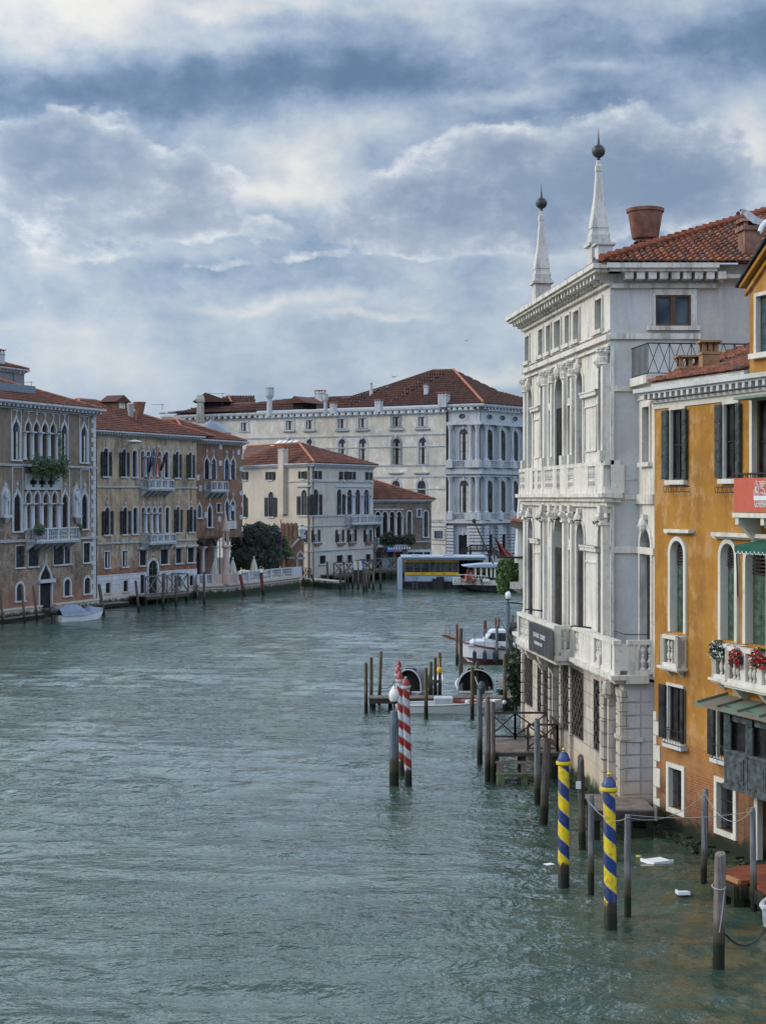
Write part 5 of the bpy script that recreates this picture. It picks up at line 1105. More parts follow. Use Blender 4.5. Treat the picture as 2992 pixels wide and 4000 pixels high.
# bronze-brown doors on the first floor, grilles on the ground floor
for x0, x1 in ((230, 270), (332, 364), (434, 513), (612, 670), (780, 832)):
    a, b = XF(x0), XF(x1); m = MB().box(a + .01, b - .01, .02, .08, 4.95, 8.6); 
    for q in (0, 1):
        for z0, z1 in ((5.1, 6.2), (6.35, 7.4), (7.55, 8.45)): w = (b - a) / 2; m.box(a + q * w + .08, a + (q + 1) * w - .08, .004, .02, z0, z1)
    m.build('door', M['doorbrown'], L_.root)
a, b = XF(440), XF(507); MB().box(a, b, .02, .1, 11.72, 13.9).build('door', M['dark'], L_.root)
for x0, x1 in ((155, 220), (290, 345), (362, 425), (566, 636), (662, 770), (900, 992)):
    a, b = L_.u(x0, 'G'), L_.u(x1, 'G'); m = MB(); n = max(3, int((b - a) / .2)); nz = 11
    for i in range(n + 1): c = a + (b - a) * i / n; m.tube([(c, -.06, 1.92), (c, -.06, 4.3)], .022, 5)
    for j in range(nz + 1): c = 1.95 + 2.33 * j / nz; m.box(a, b, -.09, -.045, c - .015, c + .015)
    for i in range(n):
        for j in range(nz):
            if (i + j) % 2: continue
            c, z = a + (b - a) * (i + .5) / n, 1.95 + 2.33 * (j + .5) / nz; m.box(c - .075, c + .075, -.075, -.06, z - .09, z + .09)
    m.box(a, b, .0, .02, 1.95, 4.28); m.build('iron_grille', M['ironrust'], L_.root)
# impost mouldings, pilasters, capitals
m = MB()
for z in (14.1, 8.75):
    for x0, x1 in ((262, 330), (660, 786)): m.box(XF(x0), XF(x1), -.14, 0, z - .09, z + .1).box(XF(x0), XF(x1), -.18, 0, z + .04, z + .1)
m.box(0, uC + .08, -.16, 0, 15.72, 15.9).box(0, uC + .05, -.1, 0, 15.5, 15.58).box(0, uC + .03, -.08, 0, 16.0, 16.06)
for x0, x1 in ((264, 328), (664, 780)):
    for z0, z1 in ((12.1, 13.7), (5.5, 8.3)):
        for A_, B_, Z0, Z1 in ((XF(x0) + .2, XF(x1) - .2, z0, z0 + .05), (XF(x0) + .2, XF(x1) - .2, z1 - .05, z1)): m.box(A_, B_, -.05, 0, Z0, Z1)
        m.box(XF(x0) + .2, XF(x0) + .25, -.05, 0, z0, z1).box(XF(x1) - .25, XF(x1) - .2, -.05, 0, z0, z1)
L_.part(m, 'mouldings', LW)
for x in (214, 368, 428, 524, 586, 843):
    for z0, z1, r in ((11.72, 15.45, .15), (4.95, 10.1, .15)):
        m = MB(); u = XF(x); y = -.05 if x != 843 else -.16
        if x == 843: u = uC - r - .05
        m.box(u - r * 1.2, u + r * 1.2, y - r * 1.2, 0, z0, z0 + .35).box(u - r, u + r, y - r * .5, 0, z0 + .35, z1 - .5)
        if z0 > 9:   # leafy capitals above
            m.lathe((u, y, z1 - .55), [(r, 0), (r * 1.3, .03), (r, .08), (r * 1.35, .25), (r * 1.1, .28), (r * 1.7, .47), (r * 1.3, .5), (r * 1.7, .52), (r * 1.7, .58)], 8, .39)
            for q in range(8): aa = q * math.pi / 4; m.ball((u + r * 1.5 * math.cos(aa), y + r * 1.5 * math.sin(aa), z1 - .1), .06, 5, 4)
        else:
            m.box(u - r * 1.3, u + r * 1.3, y - r, 0, z1 - .5, z1 - .42).lathe((u, y, z1 - .45), [(r, 0), (r * 1.1, .15), (r * 1.4, .2)], 10); m.tube([(u - r * 1.2, y - r * .9, z1 - .22), (u + r * 1.2, y - r * .9, z1 - .22)], .1, 8); m.box(u - r * 1.5, u + r * 1.5, y - r * 1.2, 0, z1 - .1, z1 + .15)
        L_.part(m, 'pilaster', LW, False)
# ledge between the floors with small balustrades
m = MB(); m.box(-.1, uC + .35, -.38, 0, 10.52, 10.66).box(-.1, uC + .25, -.26, 0, 10.38, 10.52).box(0, uC + .1, -.14, 0, 10.2, 10.38).box(-.05, uC + .12, -.22, 0, 10.66, 10.85).box(-.05, uC + .12, -.22, 0, 11.58, 11.72); L_.part(m, 'ledge', LW)
def panels(z0, z1, xs, y, k='f', lab='balustrade'):
    for x0, x1 in xs:
        m = MB(); a, b = L_.u(x0, k), L_.u(x1, k); n = max(1, int((b - a) / .2))
        for i in range(n): m.lathe((a + (b - a) * (i + .5) / n, y, z0), [(.06, 0), (.06, .04), (.03, .08), (.085, (z1 - z0) * .3), (.03, (z1 - z0) * .47), (.055, (z1 - z0) * .52), (.03, (z1 - z0) * .57), (.075, (z1 - z0) * .75), (.035, (z1 - z0) * .93), (.06, z1 - z0)], 8)
        L_.part(m, lab, LW, True)
panels(10.85, 11.58, ((198, 238), (302, 316), (340, 370), (400, 460), (490, 516), (582, 626), (742, 800)), -.15)
m = MB(); ed = [180, 198, 238, 302, 316, 340, 370, 400, 460, 490, 516, 582, 626, 742, 800, 866]
for i in range(0, len(ed), 2): m.box(max(0, XF(ed[i])), min(uC + .1, XF(ed[i + 1])), -.21, 0, 10.85, 11.58)
pieces(m, 'pedestal', LW, L_.root)
# first floor balcony: ledge, pedestals, balusters, projecting centre
GL = lambda x, p=0: L_.u(x, 'G', p)
c0, c1 = GL(60, .95), GL(463, .95)
m = MB(); m.box(-.1, uG_ + .35, -.5, 0, 4.72, 4.86).box(-.1, uG_ + .2, -.34, 0, 4.6, 4.72).box(c0, c1, -1.05, 0, 4.7, 4.88).box(c0 + .1, c1 - .1, -.9, 0, 4.55, 4.7); L_.part(m, 'balcony_ledge', LW)
m = MB(); m.box(c1, uG_ + .12, -.36, -.1, 5.82, 5.96).box(c1, uG_ + .08, -.32, -.14, 4.86, 5.0).box(c0 + .05, c1 - .02, -1.0, -.74, 5.82, 5.96).box(c0 + .08, c1 - .05, -.96, -.78, 4.88, 5.0).box(c1 - .24, c1, -.74, -.1, 5.82, 5.958).box(c1 - .2, c1 - .04, -.74, -.1, 4.88, 5.1)
for x0, x1 in ((640, 668), (722, 890), (975, 1085)): m.box(GL(x0, .3), GL(x1, .3), -.33, -.12, 5.0, 5.82)
m.box(uG_ - .35, uG_ + .08, -.33, .1, 5.0, 5.82).box(c1 - .28, c1 - .02, -.98, -.72, 5.0, 5.82).box(c1 - .28, c1 - .02, -.4, -.1, 5.0, 5.82).box(c0 + .05, c0 + .3, -.98, -.72, 5.0, 5.82); pieces(m, 'pedestal', LW, L_.root)
m = MB()
def bal1(m, x, y, z0=5.0, z1=5.82, r=.085): h = z1 - z0; m.lathe((x, y, z0), [(r * .9, 0), (r * .9, .05), (r * .4, .1), (r, h * .32), (r * .4, h * .5), (r * .7, h * .55), (r * .4, h * .6), (r * .9, h * .76), (r * .4, h * .93), (r * .85, h)], 8)
for x0, x1 in ((668, 722), (890, 975)):
    m = MB(); a, b = GL(x0, .3), GL(x1, .3); n = max(2, int((b - a) / .24))
    for i in range(n): bal1(m, a + (b - a) * (i + .5) / n, -.22)
    L_.part(m, 'balusters', LW, True)
m = MB(); a, b = GL(1090, .3), uG_ - .35; n = 5
for i in range(n): bal1(m, a + (b - a) * (i + .5) / n, -.22)
L_.part(m, 'balusters', LW, True); m = MB(); n = int((c1 - c0 - .5) / .26)
for i in range(n): bal1(m, c0 + .35 + (c1 - c0 - .65) * (i + .5) / n, -.86)
bal1(m, c1 - .12, -.56); L_.part(m, 'balusters', LW, True)
# side return of the balcony balustrade, frontal
m = MB(); m.box(uG_ - .08, uG_ + .12, .1, 3.2, 5.82, 5.96).box(uG_ - .06, uG_ + .08, .1, 3.2, 4.86, 5.0).box(uG_ - .06, uG_ + .08, .1, .45, 5.0, 5.82)
for y in (.62, .86, 1.12, 1.36): bal1(m, uG_ + .01, y, r=.1)
m.box(uG_ + .0, uG_ + .3, .0, .75, 4.6, 4.86).box(uC, uG_, 0, 3.2, 4.7, 4.86); L_.part(m, 'balcony_side', LW, False)
MB().tube([(uC + .1, .1, 6.1), (uC + .5, .1, 6.12), (uG_ - .3, .1, 6.12), (uG_ - .2, 1.2, 6.1), (uG_ - .2, 3, 6.1)], .015, 4).build('spike_rail', M['iron'], L_.root)
for x, q in ((300, 0), (820, 0), (90, 0)): u = GL(x, .4); MB().tube([(u, -.3, 6.1), (u + .1, -.9, 6.18), (u, -1.0, 6.15)], .03, 5).build('flag_bracket', M['iron'], L_.root)
for x in (258, 350, 470, 640, 805): u = XF(x); MB().tube([(u + .3, -.05, 9.7), (u + .3, -.28, 9.7), (u + .3, -.34, 9.62), (u + .3, -.4, 9.72)], .025, 5).build('lamp_hook', M['iron'], L_.root)
# rusticated ground floor details
m = MB(); z = .6; i = 0; h = .42
for z0 in [.6 + .42 * q for q in range(9)]:
    m.box(uG_ - .62, uG_ + .05, -.09, .3, z0 + .03, z0 + .39)                                        # corner pier by the portal
    for x in (130, 350, 425, 545, 648, 985): u = GL(x); m.box(u - .13, u + .13, -.12, 0, z0 + .03, z0 + .39)
    for u in (GL(1040),): m.box(u - .22, u + .22, -.24, 0, z0 + .03, z0 + .39)
m.box(uG_ - .7, uG_ + .12, -.16, .34, .2, .62).box(uG_ - .66, uG_ + .1, -.14, .3, 2.75, 2.9)
pieces(m, 'rustic_block', LB, L_.root)
ring(MB(), GL(1082), GL(1185), .5, 4.25, 'round', .2, -.14, .02).ball(((GL(1082) + GL(1185)) / 2, -.3, 4.35), .26, 8, 6, 1, .8, 1.4).build('portal_arch', LB, L_.root)
MB().box(GL(1082), GL(1185), .55, .6, .3, 4.3).build('portal_gate', M['iron'], L_.root)
for c in (GL(300, .3), GL(455, .3) - .3): m = MB(); L_.part(m.prism([(-.02, 4.55), (-.9, 4.55), (-.85, 4.35), (-.5, 4.2), (-.3, 3.8), (-.02, 3.7)], c - .18, c + .18, 'x').tube([(c - .2, -.62, 4.36), (c + .2, -.62, 4.36)], .2, 10), 'console', LB)
# cornice with modillions, facade and side
def modil(S, a, b, y, endr): pass
m = MB(); z0, z1 = 17.5, 18.16
m.box(-.6, uC + .6, -.72, .3, z1 - .16, z1).box(-.5, uC + .5, -.62, .3, z1 - .26, z1 - .16).box(-.05, uC + .1, -.14, .1, z0, z0 + .1).box(-.02, uC + .02, -.06, .1, z0 + .1, z1 - .26)
n = 30
for i in range(n): c = .1 + (uC - .2) * i / (n - 1); m.box(c - .09, c + .09, -.52, 0, z1 - .44, z1 - .26).box(c - .06, c + .06, -.3, 0, z1 - .54, z1 - .44)
L_.part(m, 'cornice', LW)
# side wall (frontal) with its own plane
fs = Fac(2382, 50.7, None, 2382); S_ = Bld('s', 'x', fs, 'e'); bpy.data.objects.remove(S_.root); S_.root = bpy.data.objects.new('side_front', None); link(S_.root, L_.root); S_.root.location = fl.loc(fs.o); S_.root.rotation_euler.z = fs.rz - fl.rz
su = lambda px, p=0: fs.u(px, p)
S_.win(965, 1190, 17.2, 16.17, 'rect', u=(su(2558), su(2698)), fm=M['lolin'], fw=.18, pane='glass_blue', depth=.12, sash=False, proud=.04, name='attic_window')
mb = MB(); a, b = su(2558), su(2698)
for x0, x1 in ((a, a + .06), ((a + b) / 2 - .08, (a + b) / 2 + .08), (b - .07, b)): mb.box(x0, x1, .03, .1, 16.17, 17.2)
mb.box(a, b, .034, .1, 17.13, 17.2).box(a, b, .034, .1, 16.17, 16.25); S_.part(mb, 'attic_window_sash', M['brownwood'])
xq = su(2728); mb = MB(); wallsheet(mb, 0, xq, 4.8, 18.0, S_.ops, .1); S_.part(mb, 'side_wall', M['lolinside'])
sv_ops = S_.ops; mb = MB(); mb.face([(xq, .03, 13), (16, .03, 13), (16, .03, 18.0), (xq, .03, 18.0)]); mb.face([(xq, 0, 13), (xq, .03, 13), (xq, .03, 17.6), (xq, 0, 17.6)]); mb.face([(16, .03, 13), (16, 14, 13), (16, 14, 18), (16, .03, 18)]); S_.part(mb, 'attic_wall', M['lolinpink'])
mb = MB()
for z0, z1, x1, p in ((15.74, 15.92, xq + .05, .1), (14.02, 14.2, su(2492), .08), (11.6, 11.74, su(2420), .1), (11.1, 11.14, su(2492), .03), (8.68, 8.9, su(2492), .08), (10.5, 10.66, su(2425), .35), (10.36, 10.5, su(2420), .22), (10.45, 10.6, su(2492), .05)): mb.box(0, x1, -p, 0, z0, z1)
mb.box(0, .12, -.1, 0, 4.9, 15.5).box(0, .45, -.12, 0, 10.66, 11.6).box(0, xq + .6, -.12, .05, 17.42, 17.56)
S_.part(mb, 'side_mouldings', LW)
mb = MB(); mb.box(-.2, su(2790), -.72, .2, 18.0, 18.16).box(su(2790) + .002, 16, -.06, .1, 17.84, 18.2).box(-.1, su(2785), -.62, .2, 17.9, 18.0).box(su(2790), 16, -.3, .2, 17.72, 17.84)
for i in range(9): c = .55 + i * (xq - .2) / 7.2; mb.box(c - .13, c + .13, -.55, 0, 17.66, 17.9)
for i in range(6): c = su(2810) + i * .95; mb.box(c - .07, c + .07, -.25, 0, 17.6, 17.72)
S_.part(mb, 'side_cornice', LW)
# ground-floor side and the notch wing
fg_ = Fac(2435, 49.0, None, 2435); u2_ = fg_.u(2575)
o_ = fl.loc(fg_.o); gs = bpy.data.objects.new('ground_side', None); link(gs, L_.root); gs.location = o_; gs.rotation_euler.z = -fl.rz
m = MB(); m.box(0, u2_, .02, 1.6, 0, 4.6)
for q in range(9):
    z0 = .62 + .42 * q; m.box(.0, .52, -.03, .05, z0 + .03, z0 + .39); 
    m.box(.56, u2_, -.005, .05, z0 + .025, z0 + .395)
m.box(-.06, .58, -.09, .05, .3, .62).box(-.04, .62, -.07, .05, 2.72, 2.86); m.build('rusticated_side', stone('palace_grey_pink_stone', (.47, .44, .45), (.22, .21, .22), .4, algae=True), gs)
fw_ = Fac(2492, 50.7, 850, 2492); Wg = Bld('w', 'x', fw_, 'f'); bpy.data.objects.remove(Wg.root); Wg.root = bpy.data.objects.new('rear_wing', None); link(Wg.root, L_.root); Wg.root.location = fl.loc(fw_.o)
wu = lambda px, p=0: fw_.u(px, p); wl = 2.0
Wg.win(0, 0, 13.45, 11.65, 'rect', u=(wu(2513), wu(2540)), fm=LW, fw=.12, pane='glass', depth=.3, sash=False)
Wg.win(0, 0, 9.5, 4.9, 'round', u=(wu(2503), wu(2545)), fm=LW, fw=.16, pane='dark', depth=.4, sash=False, key=True, sill=False)
MB().box(wu(2503), wu(2545), .2, .25, 4.9, 8.55).build('door', M['doorbrown'], Wg.root)
Wg.walls(0, wl, 4.7, 14.0, 9, LW, rev=.4, side_l=False, top=True)
m = MB()
for z0, z1, p in ((14.0, 14.15, .1), (14.15, 14.35, .32), (8.68, 8.9, .08), (10.3, 10.62, .1), (13.7, 13.76, .05)): m.box(-.02, wl, -p, 0, z0, z1)
m.box(-.3, wl, -.32, 3, 14.35, 14.42); pieces(m, 'moulding', LW, Wg.root)
rl_ = MB(); zt0, zt1 = 14.42, 15.42; ca, cb_ = fl.loc(at(2500, 0, 50.3)), None
def rail(m, p, q, z0, z1, n, dia=True):
    p = Vector((*p, 0)); q = Vector((*q, 0)); Z = Vector((0, 0, 1))
    m.tube([p + Z * z1, q + Z * z1], .022, 4); m.tube([p + Z * (z0 + .05), q + Z * (z0 + .05)], .015, 4)
    for i in range(n + 1):
        c = p.lerp(q, i / n); m.tube([c + Z * z0, c + Z * z1], .012, 4)
        if dia and i < n: d = p.lerp(q, (i + 1) / n); e = p.lerp(q, (i + .5) / n); m.tube([c + Z * (z0 + .05), e + Z * z1], .012, 4); m.tube([e + Z * z1, d + Z * (z0 + .05)], .012, 4); m.tube([c + Z * z1, e + Z * (z0 + .05)], .012, 4); m.tube([e + Z * (z0 + .05), d + Z * z1], .012, 4)
rail(rl_, (-.1, -.22), (1.9, -.22), zt0, zt1, 14, False); rail(rl_, (1.9, -.22), (1.9, 9), zt0, zt1, 13); rl_.build('roof_terrace_railing', M['iron'], Wg.root)
# near end of the wing steps out to carry the terrace corner
# obelisks, roof, chimneys
def obelisk(px, label):
    u = fl.u(px, .0); D = fl.D(px); p = fl.o + fl.d * u + fl.n * .15; t = thing('obelisk', label, 'obelisk', (p.x, p.y, 18.15), fl.rz, 'obelisks on the cornice of the white palace')
    m = MB(); m.box(-.34, .34, -.3, .34, 0, 1.0).box(-.40, .40, -.36, .40, -.0, .14).box(-.44, .44, -.40, .44, 1.0, 1.1).box(-.36, .36, -.32, .36, 1.1, 1.2)
    m.lathe((0, .02, 1.2), [(.44, 0), (.46, .18), (.40, .3), (.385, .42)], 4, math.pi / 4).lathe((0, .02, 1.62), [(.42, 0), (.22, 1.05), (.13, 1.95), (.155, 1.98), (.155, 2.16), (.10, 2.22), (.09, 2.36)], 4, math.pi / 4); m.build('shaft', M['lolind'], t)
    MB().ball((0, .02, 4.3), .235, 16, 10).lathe((0, .02, 4.5), [(.06, 0), (.05, .05), (.02, .3), (.004, .6)], 8).lathe((0, .02, 3.95), [(.03, 0), (.07, .06), (.04, .14)], 8).build('ball_spike', M['darkmetal'], t, True)
    return t
obelisk(2318, 'near tall white obelisk with dark ball, beside the red tiled roof edge'); obelisk(2098, 'farther white obelisk with dark ball at the far end of the cornice')
mb = MB(); e0 = Vector((7.1, 50.0, 18.18)); e1_ = Vector((24, 50.0, 18.18)); r1_ = Vector((24, 60, 22.3)); r0_ = Vector((17.3, 60, 22.3)); fr_ = fl.o + Vector((-.4, .4, 18.18)); rr_ = fl.o + Vector((11.5, 10, 22.3))
for q in ([e0, e1_, r1_, r0_], [fr_, e0, r0_, rr_]): tileplane(mb, [fl.loc(v) for v in q], .235, .36, 3)
ro = mb.build('roof', M['tile_near'], L_.root, rec=False)
mb = MB(); p0, p1 = fl.loc(e0), fl.loc(r0_); n = 34
for i in range(n): a, b = p0.lerp(p1, i / n), p0.lerp(p1, (i + 1.15) / n); mb.tube([a + Vector((0, 0, .16)), b + Vector((0, 0, .11))], .13, 7, .10)
mb.build('ridge_cap', M['tile_near'], ro)
q = fl.loc(at(2340, 1000, 51.8)); MB().box(q.x - .25, q.x + .25, q.y - .1, q.y + .4, 18.1, 19.0).box(q.x - .32, q.x + .32, q.y - .2, q.y + .5, 19.0, 19.06).build('chimney', M['lolinside'], L_.root)
c = fl.loc(at(2519, 900, 53.4)); m = MB(); zz = lambda y: H + (HY - y) / F * 53.4
m.lathe((c.x, c.y, zz(985)), [(.34, 0), (.34, .15), (.36, .16), (.34, zz(938) - zz(985)), (.45, zz(932) - zz(985)), (.47, zz(925) - zz(985)), (.60, zz(832) - zz(985)), (.65, zz(830) - zz(985)), (.66, zz(818) - zz(985)), (.60, zz(815) - zz(985)), (.55, zz(830) - zz(985)), (.4, zz(900) - zz(985))], 22)
po = m.build('pot_chimney', M['terracotta'], L_.root, True); m = MB()
for i in range(9): a = math.pi + i * .45 - .3; m.box(0, 0, 0, 0, 0, 0) if 0 else m.ball((c.x + .345 * math.cos(a), c.y + .345 * math.sin(a), zz(955)), .07, 6, 5, 1, 1, 1.5)
m.build('vent_hole', M['dark'], po)
c = fl.loc(at(2928, 1000, 51.0)); zz = lambda y: H + (HY - y) / F * 51.0
m = MB().box(c.x - .33, c.x + .33, c.y - .3, c.y + .3, zz(1050), zz(905)).box(c.x - .4, c.x + .4, c.y - .38, c.y + .38, zz(905), zz(888))
for a in (-.28, 0, .28): m.box(c.x + a - .06, c.x + a + .06, c.y - .3, c.y - .18, zz(888), zz(872)).box(c.x + a - .06, c.x + a + .06, c.y + .18, c.y + .3, zz(888), zz(872))
m.prism([(c.x - .42, zz(872)), (c.x + .42, zz(872)), (c.x + .2, zz(858)), (c.x - .2, zz(858))], c.y - .4, c.y + .4); m.build('brick_chimney', plain('chimney_render_dark', (.26, .13, .09), .85, .1, var=.5, sc=4), L_.root)
# banner on the balcony
bt = thing('grey_banner', 'dark grey cloth banner with two lines of pale lettering on the white palace balcony', 'banner', fl.o, fl.rz)
a, b = GL(195, 1.02), GL(455, 1.02); m = MB(); n = 10
for i in range(n):
    x0, x1 = a + (b - a) * i / n, a + (b - a) * (i + 1) / n; y0, y1 = -1.08 - .02 * math.sin(i * 1.7), -1.08 - .02 * math.sin((i + 1) * 1.7)
    m.face([(x0, y0, 4.72), (x1, y1, 4.72), (x1, y1, 5.8), (x0, y0, 5.8)]); m.face([(x0, y0 + .02, 4.72), (x1, y1 + .02, 4.72), (x1, y1 + .02, 5.8), (x0, y0 + .02, 5.8)])
m.build('cloth', plain('grey_banner_cloth', (.055, .055, .065), .85, .1), bt)
m = MB()
def strokes(x, w, z0, z1, kind):
    y = -1.112; m.box(x, x + w * .25, y - .006, y, z0, z1)
    if kind & 1: m.box(x + w * .3, x + w, y - .006, y, z1 - .03, z1)
    if kind & 2: m.box(x + w * .3, x + w * .85, y - .006, y, (z0 + z1) / 2 - .015, (z0 + z1) / 2 + .015)
    if kind & 4: m.box(x + w * .3, x + w, y - .006, y, z0, z0 + .03)
    if kind & 8: m.box(x + w * .75, x + w, y - .006, y, z0, z1)
L0 = b - a
for i, kd in enumerate((7, 13, 3, 15, 11, 13, 0, 5, 9, 11, 13, 7)):
    if kd: strokes(a + L0 * (.24 + i * .042), L0 * .03, 5.33, 5.49, kd)
for i, kd in enumerate((5, 11, 13, 7, 15, 9, 3, 13, 7)): strokes(a + L0 * (.28 + i * .038), L0 * .027, 5.06, 5.17, kd)
m.build('lettering', M['paint'], bt)

# ================================================================ orange house
fo = Fac(2555, 48.6, -600, 2555); O_ = Bld('orange_house', 'ochre orange canal house with dark shutters and a brick base, nearest on the right', fo, 'g', 'house')
ST = stone('cream_stone_trim', (.62, .60, .54), (.25, .24, .22), .4, algae=False)
OU = lambda x, k='g', p=0: O_.u(x, k, p)
UE = fo.u(2992) + 5.5
zt, zb = 13.22, 11.05
O_.win(318, 412, zt, zb, 'rect', fm=ST, fw=.08, pane='dark', shut='l', shm='shut2', depth=.1, sash=True)
O_.win(702, 796, zt, zb, 'rect', fm=ST, fw=.08, pane='dark', shut='l', shm='shut2', depth=.1, sash=True)
for x in (412, 796):
    u = OU(x); m = MB().box(u, u + .22, -.11, -.06, zb, zt)
    for q in range(8): m.box(u + .02, u + .20, -.125, -.11, zb + q * .27 + .03, zb + q * .27 + .24)
    m.build('shutter', M['shut2'], O_.root)
O_.win(0, 0, 13.25, 10.9, 'rect', u=(OU(905), OU(905) + 1.25), fm=ST, fw=.12, pane='glass', depth=.25, sash=True, nb=1, sill=False, name='french_window')
za, zb2 = O_.z(365, 1680), O_.z(365, 315, 'h')
def archwin(x0, x1, u=None, green=True):
    o = O_.win(x0, x1, za, zb2, 'round', u=u, fm=ST, fw=.13, pane='dark', depth=.45, sash=False, sill=False, proud=.08, dp=.4)
    a, b = u if u else (OU(x0), OU(x1)); w = b - a; zs = za - w / 2; m = MB().box(a + .02, a + w / 2 - .01, .18, .24, zb2, zs - .35).box(a + w / 2 + .01, b - .02, .18, .24, zb2, zs - .35)
    for q in (0, 1): m.box(a + q * w / 2 + .1, a + (q + 1) * w / 2 - .1, .165, .18, zb2 + .2, zb2 + 1.2).box(a + q * w / 2 + .1, a + (q + 1) * w / 2 - .1, .165, .18, zb2 + 1.35, zs - .5)
    m.build('shutter', M['shutg'], o); m = MB(); n = 8
    for i in range(n): z = zs - .33 + (za - zs + .33) * i / n; m.box(a, b, .16, .24, z, z + .05)
    m.build('louvre', M['wooddark'], o)
archwin(320, 416); archwin(683, 783); archwin(0, 0, (OU(862), OU(862) + 1.05))
archwin(0, 0, (OU(862) + 1.5, OU(862) + 2.55))
m = MB().box(OU(262, p=.2), OU(440, p=.2), -.22, 0, O_.z(350, 1622), O_.z(350, 1598)).box(OU(285), OU(430), -.1, 0, O_.z(350, 1630), O_.z(350, 1622))
m.box(OU(610, p=.2), UE, -.26, 0, O_.z(700, 1650), O_.z(700, 1622)).box(OU(640), UE, -.14, 0, O_.z(700, 1665), O_.z(700, 1650)); O_.part(m, 'window_hood', ST)
O_.win(300, 400, O_.z(350, 705, 'h'), O_.z(350, 1098, 'h'), 'rect', k='h', fm=ST, fw=.09, pane='dark', depth=.1, shut='l', shm='shut', sash=True)
O_.win(655, 760, O_.z(700, 800, 'h'), O_.z(700, 1222, 'h'), 'rect', k='h', fm=ST, fw=.09, pane='dark', depth=.1, shut='l', shm='shut', sash=True)
u = OU(400, 'h'); MB().box(u, u + .16, -.12, -.06, O_.z(350, 1098, 'h'), O_.z(350, 705, 'h')).build('shutter', M['shut'], O_.root)
for x0, x1, yt, yb in ((302, 398, 1295, 1585), (648, 768, 1405, 1745)):
    xm = (x0 + x1) / 2; O_.win(x0, x1, O_.z(xm, yt, 'h'), O_.z(xm, yb, 'h'), 'rect', k='h', fm=ST, fw=.14, pane='dark', depth=.3, sash=False, sill=False, proud=.05, dp=.28)
    a, b = OU(x0, 'h'), OU(x1, 'h'); z0, z1 = O_.z(xm, yb, 'h'), O_.z(xm, yt, 'h'); m = MB().box(a - .14, b + .14, -.05, .02, z0 - .16, z0 - .001)
    O_.part(m, 'stone_sill', ST); m = MB()
    for i in range(9): c = a + (b - a) * (i + .5) / 9; m.tube([(c, .12, z0), (c, .12, z1)], .014, 4)
    for i in range(4): c = z0 + (z1 - z0) * (i + .5) / 4; m.box(a, b, .11, .13, c - .01, c + .01)
    O_.part(m, 'window_bars', M['iron'])
ud = OU(945, 'h'); O_.win(0, 0, 2.6, .35, 'rect', u=(ud, ud + 1.5), fm=ST, fw=.16, pane='dark', depth=.4, sash=False, sill=False, name='water_door')
zbk = O_.z(500, 1150, 'h')
all_ = O_.ops
mb = MB(); wallsheet(mb, 0, UE, zbk, 13.6, [o for o in [(a, b, max(c, zbk), d, t) for a, b, c, d, t in all_ if d > zbk]], .5); mb.face([(.02, .56, 0), (UE, .56, 0), (UE, .56, 13.5), (.02, .56, 13.5)]); mb.face([(UE, 0, 0), (UE, 9, 0), (UE, 9, 13.6), (UE, 0, 13.6)]); mb.face([(0, 0, 0), (0, 9, 0), (0, 9, 13.6), (0, 0, 13.6)]); mb.face([(0, 0, 13.6), (UE, 0, 13.6), (UE, 9, 13.6), (0, 9, 13.6)]); O_.part(mb, 'wall', M['orange'])
mb = MB(); wallsheet(mb, 0, UE, -.5, zbk, [(a, b, c, min(d, zbk), 'rect') for a, b, c, d, t in all_ if c < zbk - .1], .45, .012); O_.part(mb, 'brick_base', M['orange_brick'])
m = MB(); z = .3; i = 0
hs = [.5, .25, .35, .6, .22, .5, .3, .45, .3]
for h in hs: m.box(-.03, .16 + .22 * (i % 2), -.03, .3, z, z + h - .02) ; z += h; i += 1
O_.part(m, 'corner_stones', ST)
# footing with moss
m = MB(); r = random.Random(4)
for i in range(46): c = i * UE / 46; m.box(c, c + UE / 46 * .97, -.16 - r.random() * .12, .1, -.6, .18 + r.random() * .12)
O_.part(m, 'footing', stone('footing_stone', (.20, .18, .15), (.06, .06, .05), .6, algae=True))
# cornice, frieze, parapet, roof
O_.cornice(0, UE, 13.48, 13.95, .5, .33, .13, M['lolinside'], endl=True, endr=False)
MB().box(0, UE, -.04, .0, 13.3, 13.5).build('frieze', ST, O_.root); MB().box(-.02, fo.u(2918), -.12, .5, 13.95, 14.12).build('parapet', plain('parapet_render', (.50, .50, .46), .85, .1, var=.3), O_.root)
mb = MB(); tileplane(mb, [(-.12, -.15, 14.13), (fo.u(2918), -.15, 14.13), (fo.u(2918), 6.0, 16.3), (-.12, 6.0, 16.3)], .2, .34, 9); ro = mb.build('roof', M['tile_near'], O_.root, rec=False)
def och(x0, x1, yt, yb, D, label='chimney', top=True):
    c = fo.loc(at(*P('g', (x0 + x1) / 2, yb), D)); w = (x1 - x0) * .5425 / F * D / 2; zt = zat('g', 0, yt, D); zb = c.z - .5; m = MB(); a = -fo.rz
    rot = Matrix.Translation((c.x, c.y, 0)) @ Matrix.Rotation(a, 4, 'Z'); h = .42 * w / .3 if w > .45 else .42
    m.box(-w, w, -.28, .28, zb, zt - .34).box(-w - .03, w + .03, -.31, .31, zt - .42, zt - .34)
    k = 3 if w < .45 else 2
    for i in range(k):
        q = -w + .07 + (2 * w - .14) * i / (k - 1)
        for yy in (-.24, .2): m.box(q - .06, q + .06, yy, yy + .08, zt - .34, zt - .06)
    m.box(-w - .08, w + .08, -.36, .36, zt - .06, zt)
    for i, v in enumerate(m.v): m.v[i] = tuple(rot @ Vector(v))
    return m.build('chimney', plain('buff_chimney', (.36, .20, .11), .85, .1, var=.4, sc=4), O_.root)
och(527, 645, 245, 520, 47.0); och(362, 525, 352, 478, 48.5)
